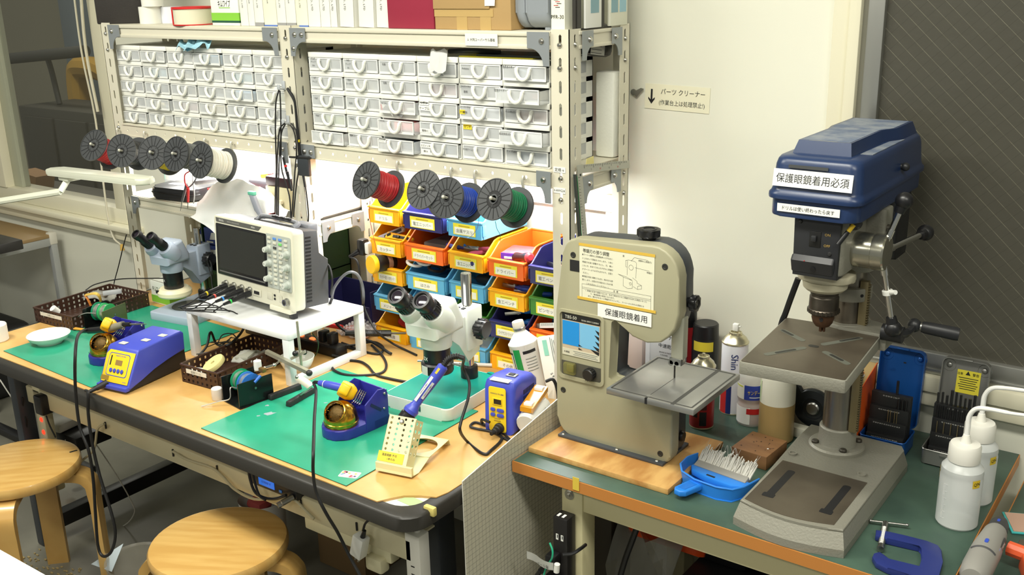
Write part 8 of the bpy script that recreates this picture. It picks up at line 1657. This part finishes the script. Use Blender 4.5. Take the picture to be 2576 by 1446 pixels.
m = MB(); m.box((0,0,.15),(.20,.22,.30),mat('kraft_dark',(120,96,62),.7),.003); tag(m.build('brown_carton',loc=(-2.02,1.93,.0005)),'brown carton on the floor far under the desk','box')
m = MB(); m.lathe([(0,0),(.055,0),(.06,.02),(.068,.24),(.070,.25),(.066,.24),(.057,.02),(0,.015)],mat('bin_white',(206,204,200),.5),None,28); m.box((.0,-.01,.235),(.07,.06,.04),mat('rag_red',(150,60,56),.7,bump=.5,bscale=20),.025); m.text('トルク',.02,INK,FRONT(-.015,-.0665,.2),fit=.05); tag(m.build('waste_bin',loc=(-2.215,1.70,.0005)),'white waste bin with reddish rubbish under the desk','bin')
m = MB(); r = random.Random(4)
for i in range(60): m.box((r.uniform(-.12,.12),r.uniform(-.05,.05),.002),(r.uniform(.004,.012),r.uniform(.002,.006),.003),mat('crumb',(170,150,104),.7),0,R('Z',0))
q = P(125,1425,z=0); tag(m.build('crumbs',loc=(q.x,q.y,.0004)),'pale crumbs scattered on the floor between the stools','crumbs',kind='stuff')
q = P(355,1446,z=.07)
t = thing('rubbish_bag','clear lined rubbish bin with a folded paper beside the middle stool','bin',(q.x - .01,q.y + .0,.0005))
m = MB(); m.lathe([(0,0),(.075,0),(.08,.01),(.088,.12),(.090,.122),(.085,.116),(.076,.01),(0,.008)],clear('bin_clear',(190,186,172),.65,.25),None,30); m.build('bin',t); m = MB(); m.text('トレイ',.03,INK,FRONT(.01,-.088,.085) @ R('X',-6)); m.build('writing',t)
m = MB(); m.prism([(-.05,-.05),(.03,-.03),(.02,.06)],0,.001,mat('paper_pale',(206,220,228),.6),frame((-.075,-.04,.118),(.9,.1,-.3),(.2,.5,.8),(.3,-.8,.5))); m.build('paper',t)
m = MB(); m.box((0,0,.035),(.06,.05,.07),mat('caster_black',(26,26,28),.5),.01); m.box((.06,.01,.03),(.05,.05,.06),MATS['caster_black'],.012); tag(m.build('castor_wheels',loc=(-2.42,2.0,.0005)),'black caster lumps on the floor behind the middle stool','caster')
m = MB(); m.span((-.2,-.02,0),(.5,.02,.03),mat('tube_black',(24,24,26),.4),.008); tag(m.build('black_hose',loc=(-3.75,1.75,.0005)),'black tube on the floor at the far left','tube')
m = MB(); m.tube([(-.03,.05,.02),(.05,.06,.02),(.10,0,.02),(.04,-.05,.02),(-.04,-.03,.02),(-.03,.05,.02)],.012,RUBBER,8,5); tag(m.build('black_cable_coil',loc=(-2.72,2.02,.0005)),'black cable coil on the floor under the left of the desk','cable')
# ---- strip on the bench leg
a = P(1420,1300,y=1.635)
t = thing('power_strip','black power strip with usb ports fixed on the leg of the work table','power strip',(a.x,1.634,a.z))
m = MB(); m.span((-.019,-.018,-.40),(.019,.018,.006),mat('strip_black',(28,26,26),.4),.004); m.build('housing',t)
m = MB()
for x in (-.007,.006): m.box((x - .002,-.006,.0064),(.006,.013,.0010),WHITE,M=None); m.box((x,-.0184,-.042),(.006,.0008,.014),WHITE); m.box((x + .001,-.019,-.040),(.002,.0006,.008),INK)
m.build('usb_port',t)
for i,(z,dz) in enumerate(((-.095,-.03),(-.145,-.03))):
    m = MB(); m.box((-.010,-.032,z),(.026,.028,.034),BLACK,.005); m.cyl((-.018,-.04,z - .008),(-.034,-.046,z - .03),.009,BLACK,.007); m.build('plug',t)
cable([a + Vector((-.032,-.05,-.12)),a + Vector((-.046,-.05,-.15)),a + Vector((-.046,-.05,-.20)),a + Vector((-.040,-.05,-.26)),a + Vector((-.036,-.05,-.40))],'thick black cord with a white sleeve beside the work table leg',.0055,BLACK)
cable([P(1383,1365,y=1.58),P(1390,1385,y=1.575),P(1388,1405,y=1.575),P(1375,1425,y=1.58),P(1368,1446,y=1.58)],'thin green earth wire beside the work table leg',.0022,mat('wire_teal',(40,170,130),.4))
cable([P(1415,1395,y=1.585),P(1440,1392,y=1.60),P(1460,1380,y=1.62),P(1473,1370,y=1.65)],'black cord passing in front of the work table leg',.004,BLACK)
m = MB(); q = P(1358,1416,y=1.575); m.sheet([[(-.035 + .012 * i,0 + .004 * math.sin(i),.009 * j - .006 + .006 * abs(i - 3) / 3 * (1 if i < 3 else .4)) for i in range(7)] for j in (0,1,2)],WHITE,thick=.001); m.text('ボール盤',.009,INK,FRONT(.012,-.006,.002),fit=.03); m.cyl((.044,0,-.006),(.046,0,.014),.0065,WHITE); tag(m.build('cable_flag'),'white paper flag with writing tied on the black cord','label') ; bpy.data.objects['cable_flag'].location = q
cable([P(1604,1322,y=1.75),P(1590,1360,y=1.75),P(1575,1400,y=1.75),P(1560,1450,y=1.75),P(1540,1520,y=1.75)],'thick black cable slanting down behind the rail of the work table',.0075,BLACK)
t = thing('orange_tool','orange handled machine lying on the floor under the work table','tool',P(1660,1420,y=1.95) * 1)
m = MB(); OT = mat('tool_vivid_orange',(236,84,24),.4); m.tube([(-.06,0,-.05),(-.055,0,.0),(-.01,0,.03),(.03,0,.09),(.04,0,.12)],.030,OT,10,5); m.box((.02,.02,-.05),(.22,.08,.05),OT,.02); m.build('handle',t); m = MB(); m.box((.13,.05,.0),(.20,.12,.16),mat('tool_body_black',(20,20,20),.5),.02); m.build('body',t)  # machine body is a near-black box
t.location.z = .46
m = MB(); m.box((0,0,.19),(.50,.30,.38),mat('box_black',(26,26,27),.5),.01); tag(m.build('black_crate',loc=(-.66,1.98,.0005)),'black crate on the floor under the work table carrying the orange machine','crate')
m = MB(); FBG = clear('bag_grey',(150,148,138),.5,.15); m.sheet([[(-.088 + .022 * i,.05 * math.sin(i * .8 + j),.05 * j + .01 * math.sin(i * 2 + j)) for i in range(9)] for j in range(8)],FBG,thick=.003); q = P(1560,1430,y=1.9); tag(m.build('plastic_sack',loc=(-1.02,1.90,.10)),'crumpled grey plastic sack under the left of the work table','sack')
m = MB(); m.box((0,0,.30),(.05,.10,.60),mat('panel_dark_brown',(60,54,44),.6),.004); tag(m.build('dark_board',loc=(-1.145,1.95,.0005)),'dark upright board behind the front leg of the work table','board')
# ---- table at the far left and white table in front
t = thing('side_rack','grey framed small table against the wall at the far left','table',(-4.40,2.02,0))
m = MB(); m.span((-.4,-.2,.69),(.30,.2,.705),mat('rack_wood',(150,124,84),.5),.002); m.build('top',t)
SG = mat('rack_steel',(172,174,172),.4,.3); m = MB(); m.span((-.4,-.2,.655),(.30,-.18,.69),SG,.002); m.span((.28,-.2,.655),(.30,.2,.69),SG,.002); m.span((-.4,-.2,.47),(.29,-.18,.50),SG,.002); m.build('rail',t)
for x in (-.39,.275):
    for y in (-.2,.17): m = MB(); m.span((x,y,0),(x + .028,y + .028,.69),SG,.002); m.span((x - .002,y - .002,.66),(x + .030,y + .030,.712),mat('rack_cap',(214,210,196),.5),.003); m.build('leg',t)
m = MB(); m.box((0,0,.02),(.20,.10,.04),mat('box_dark',(44,42,40),.5),.004); tag(m.build('dark_box',loc=(P(5,592,y=1.95).x - .04,1.95,.7055)),'dark box on the grey framed table at the far left','box')
m = MB(); BB = mat('bag_black2',(24,24,26),.5,bump=.4,bscale=20); m.box((0,0,.16),(.42,.24,.32),BB,.04,seg=3); m.tube([(.05,-.13,.30),(.10,-.14,.38),(.19,-.14,.37),(.22,-.12,.28),(.24,-.13,.1)],.013,BB,8,5); tag(m.build('black_bag',loc=(-4.42,1.99,.0005)),'black strapped bag under the grey framed table','bag')
a0,a1 = P(0,1380,z=.74),P(118,1446,z=.74); u = (a1 - a0).normalized(); nn = Vector((u.y,-u.x,0))
if nn.dot(EYE - a0) < 0: nn = -nn
t = thing('white_table','white table corner in the bottom left foreground','table',(a0.x,a0.y,0)); e0 = a0 - u * 0.5; e1 = a1 + u * .25; e2 = e1 + nn * .7; e3 = e0 + nn * .7
m = MB(); m.prism([(p.x - a0.x,p.y - a0.y) for p in (e0,e1,e2,e3)],.715,.74,mat('table_white',(228,230,224),.45),None,.003); m.build('tabletop',t)
for p in (e0 + u * .06 + nn * .06,e1 - u * .06 + nn * .06,e2 - u * .06 - nn * .06,e3 + u * .06 - nn * .06): m = MB(); m.cyl((p.x - a0.x,p.y - a0.y,0),(p.x - a0.x,p.y - a0.y,.715),.018,SG); m.build('leg',t)
m = MB(); m.lathe([(0,0),(.03,0),(.032,.003),(.032,.05),(.030,.053),(0,.053)],WPLAS,None,24); q = P(-5,862,z=DZ); tag(m.build('white_pot',loc=(q.x - .02,q.y + .01,DZ + .0004)),'white pot cut off by the left picture edge on the desk','pot')
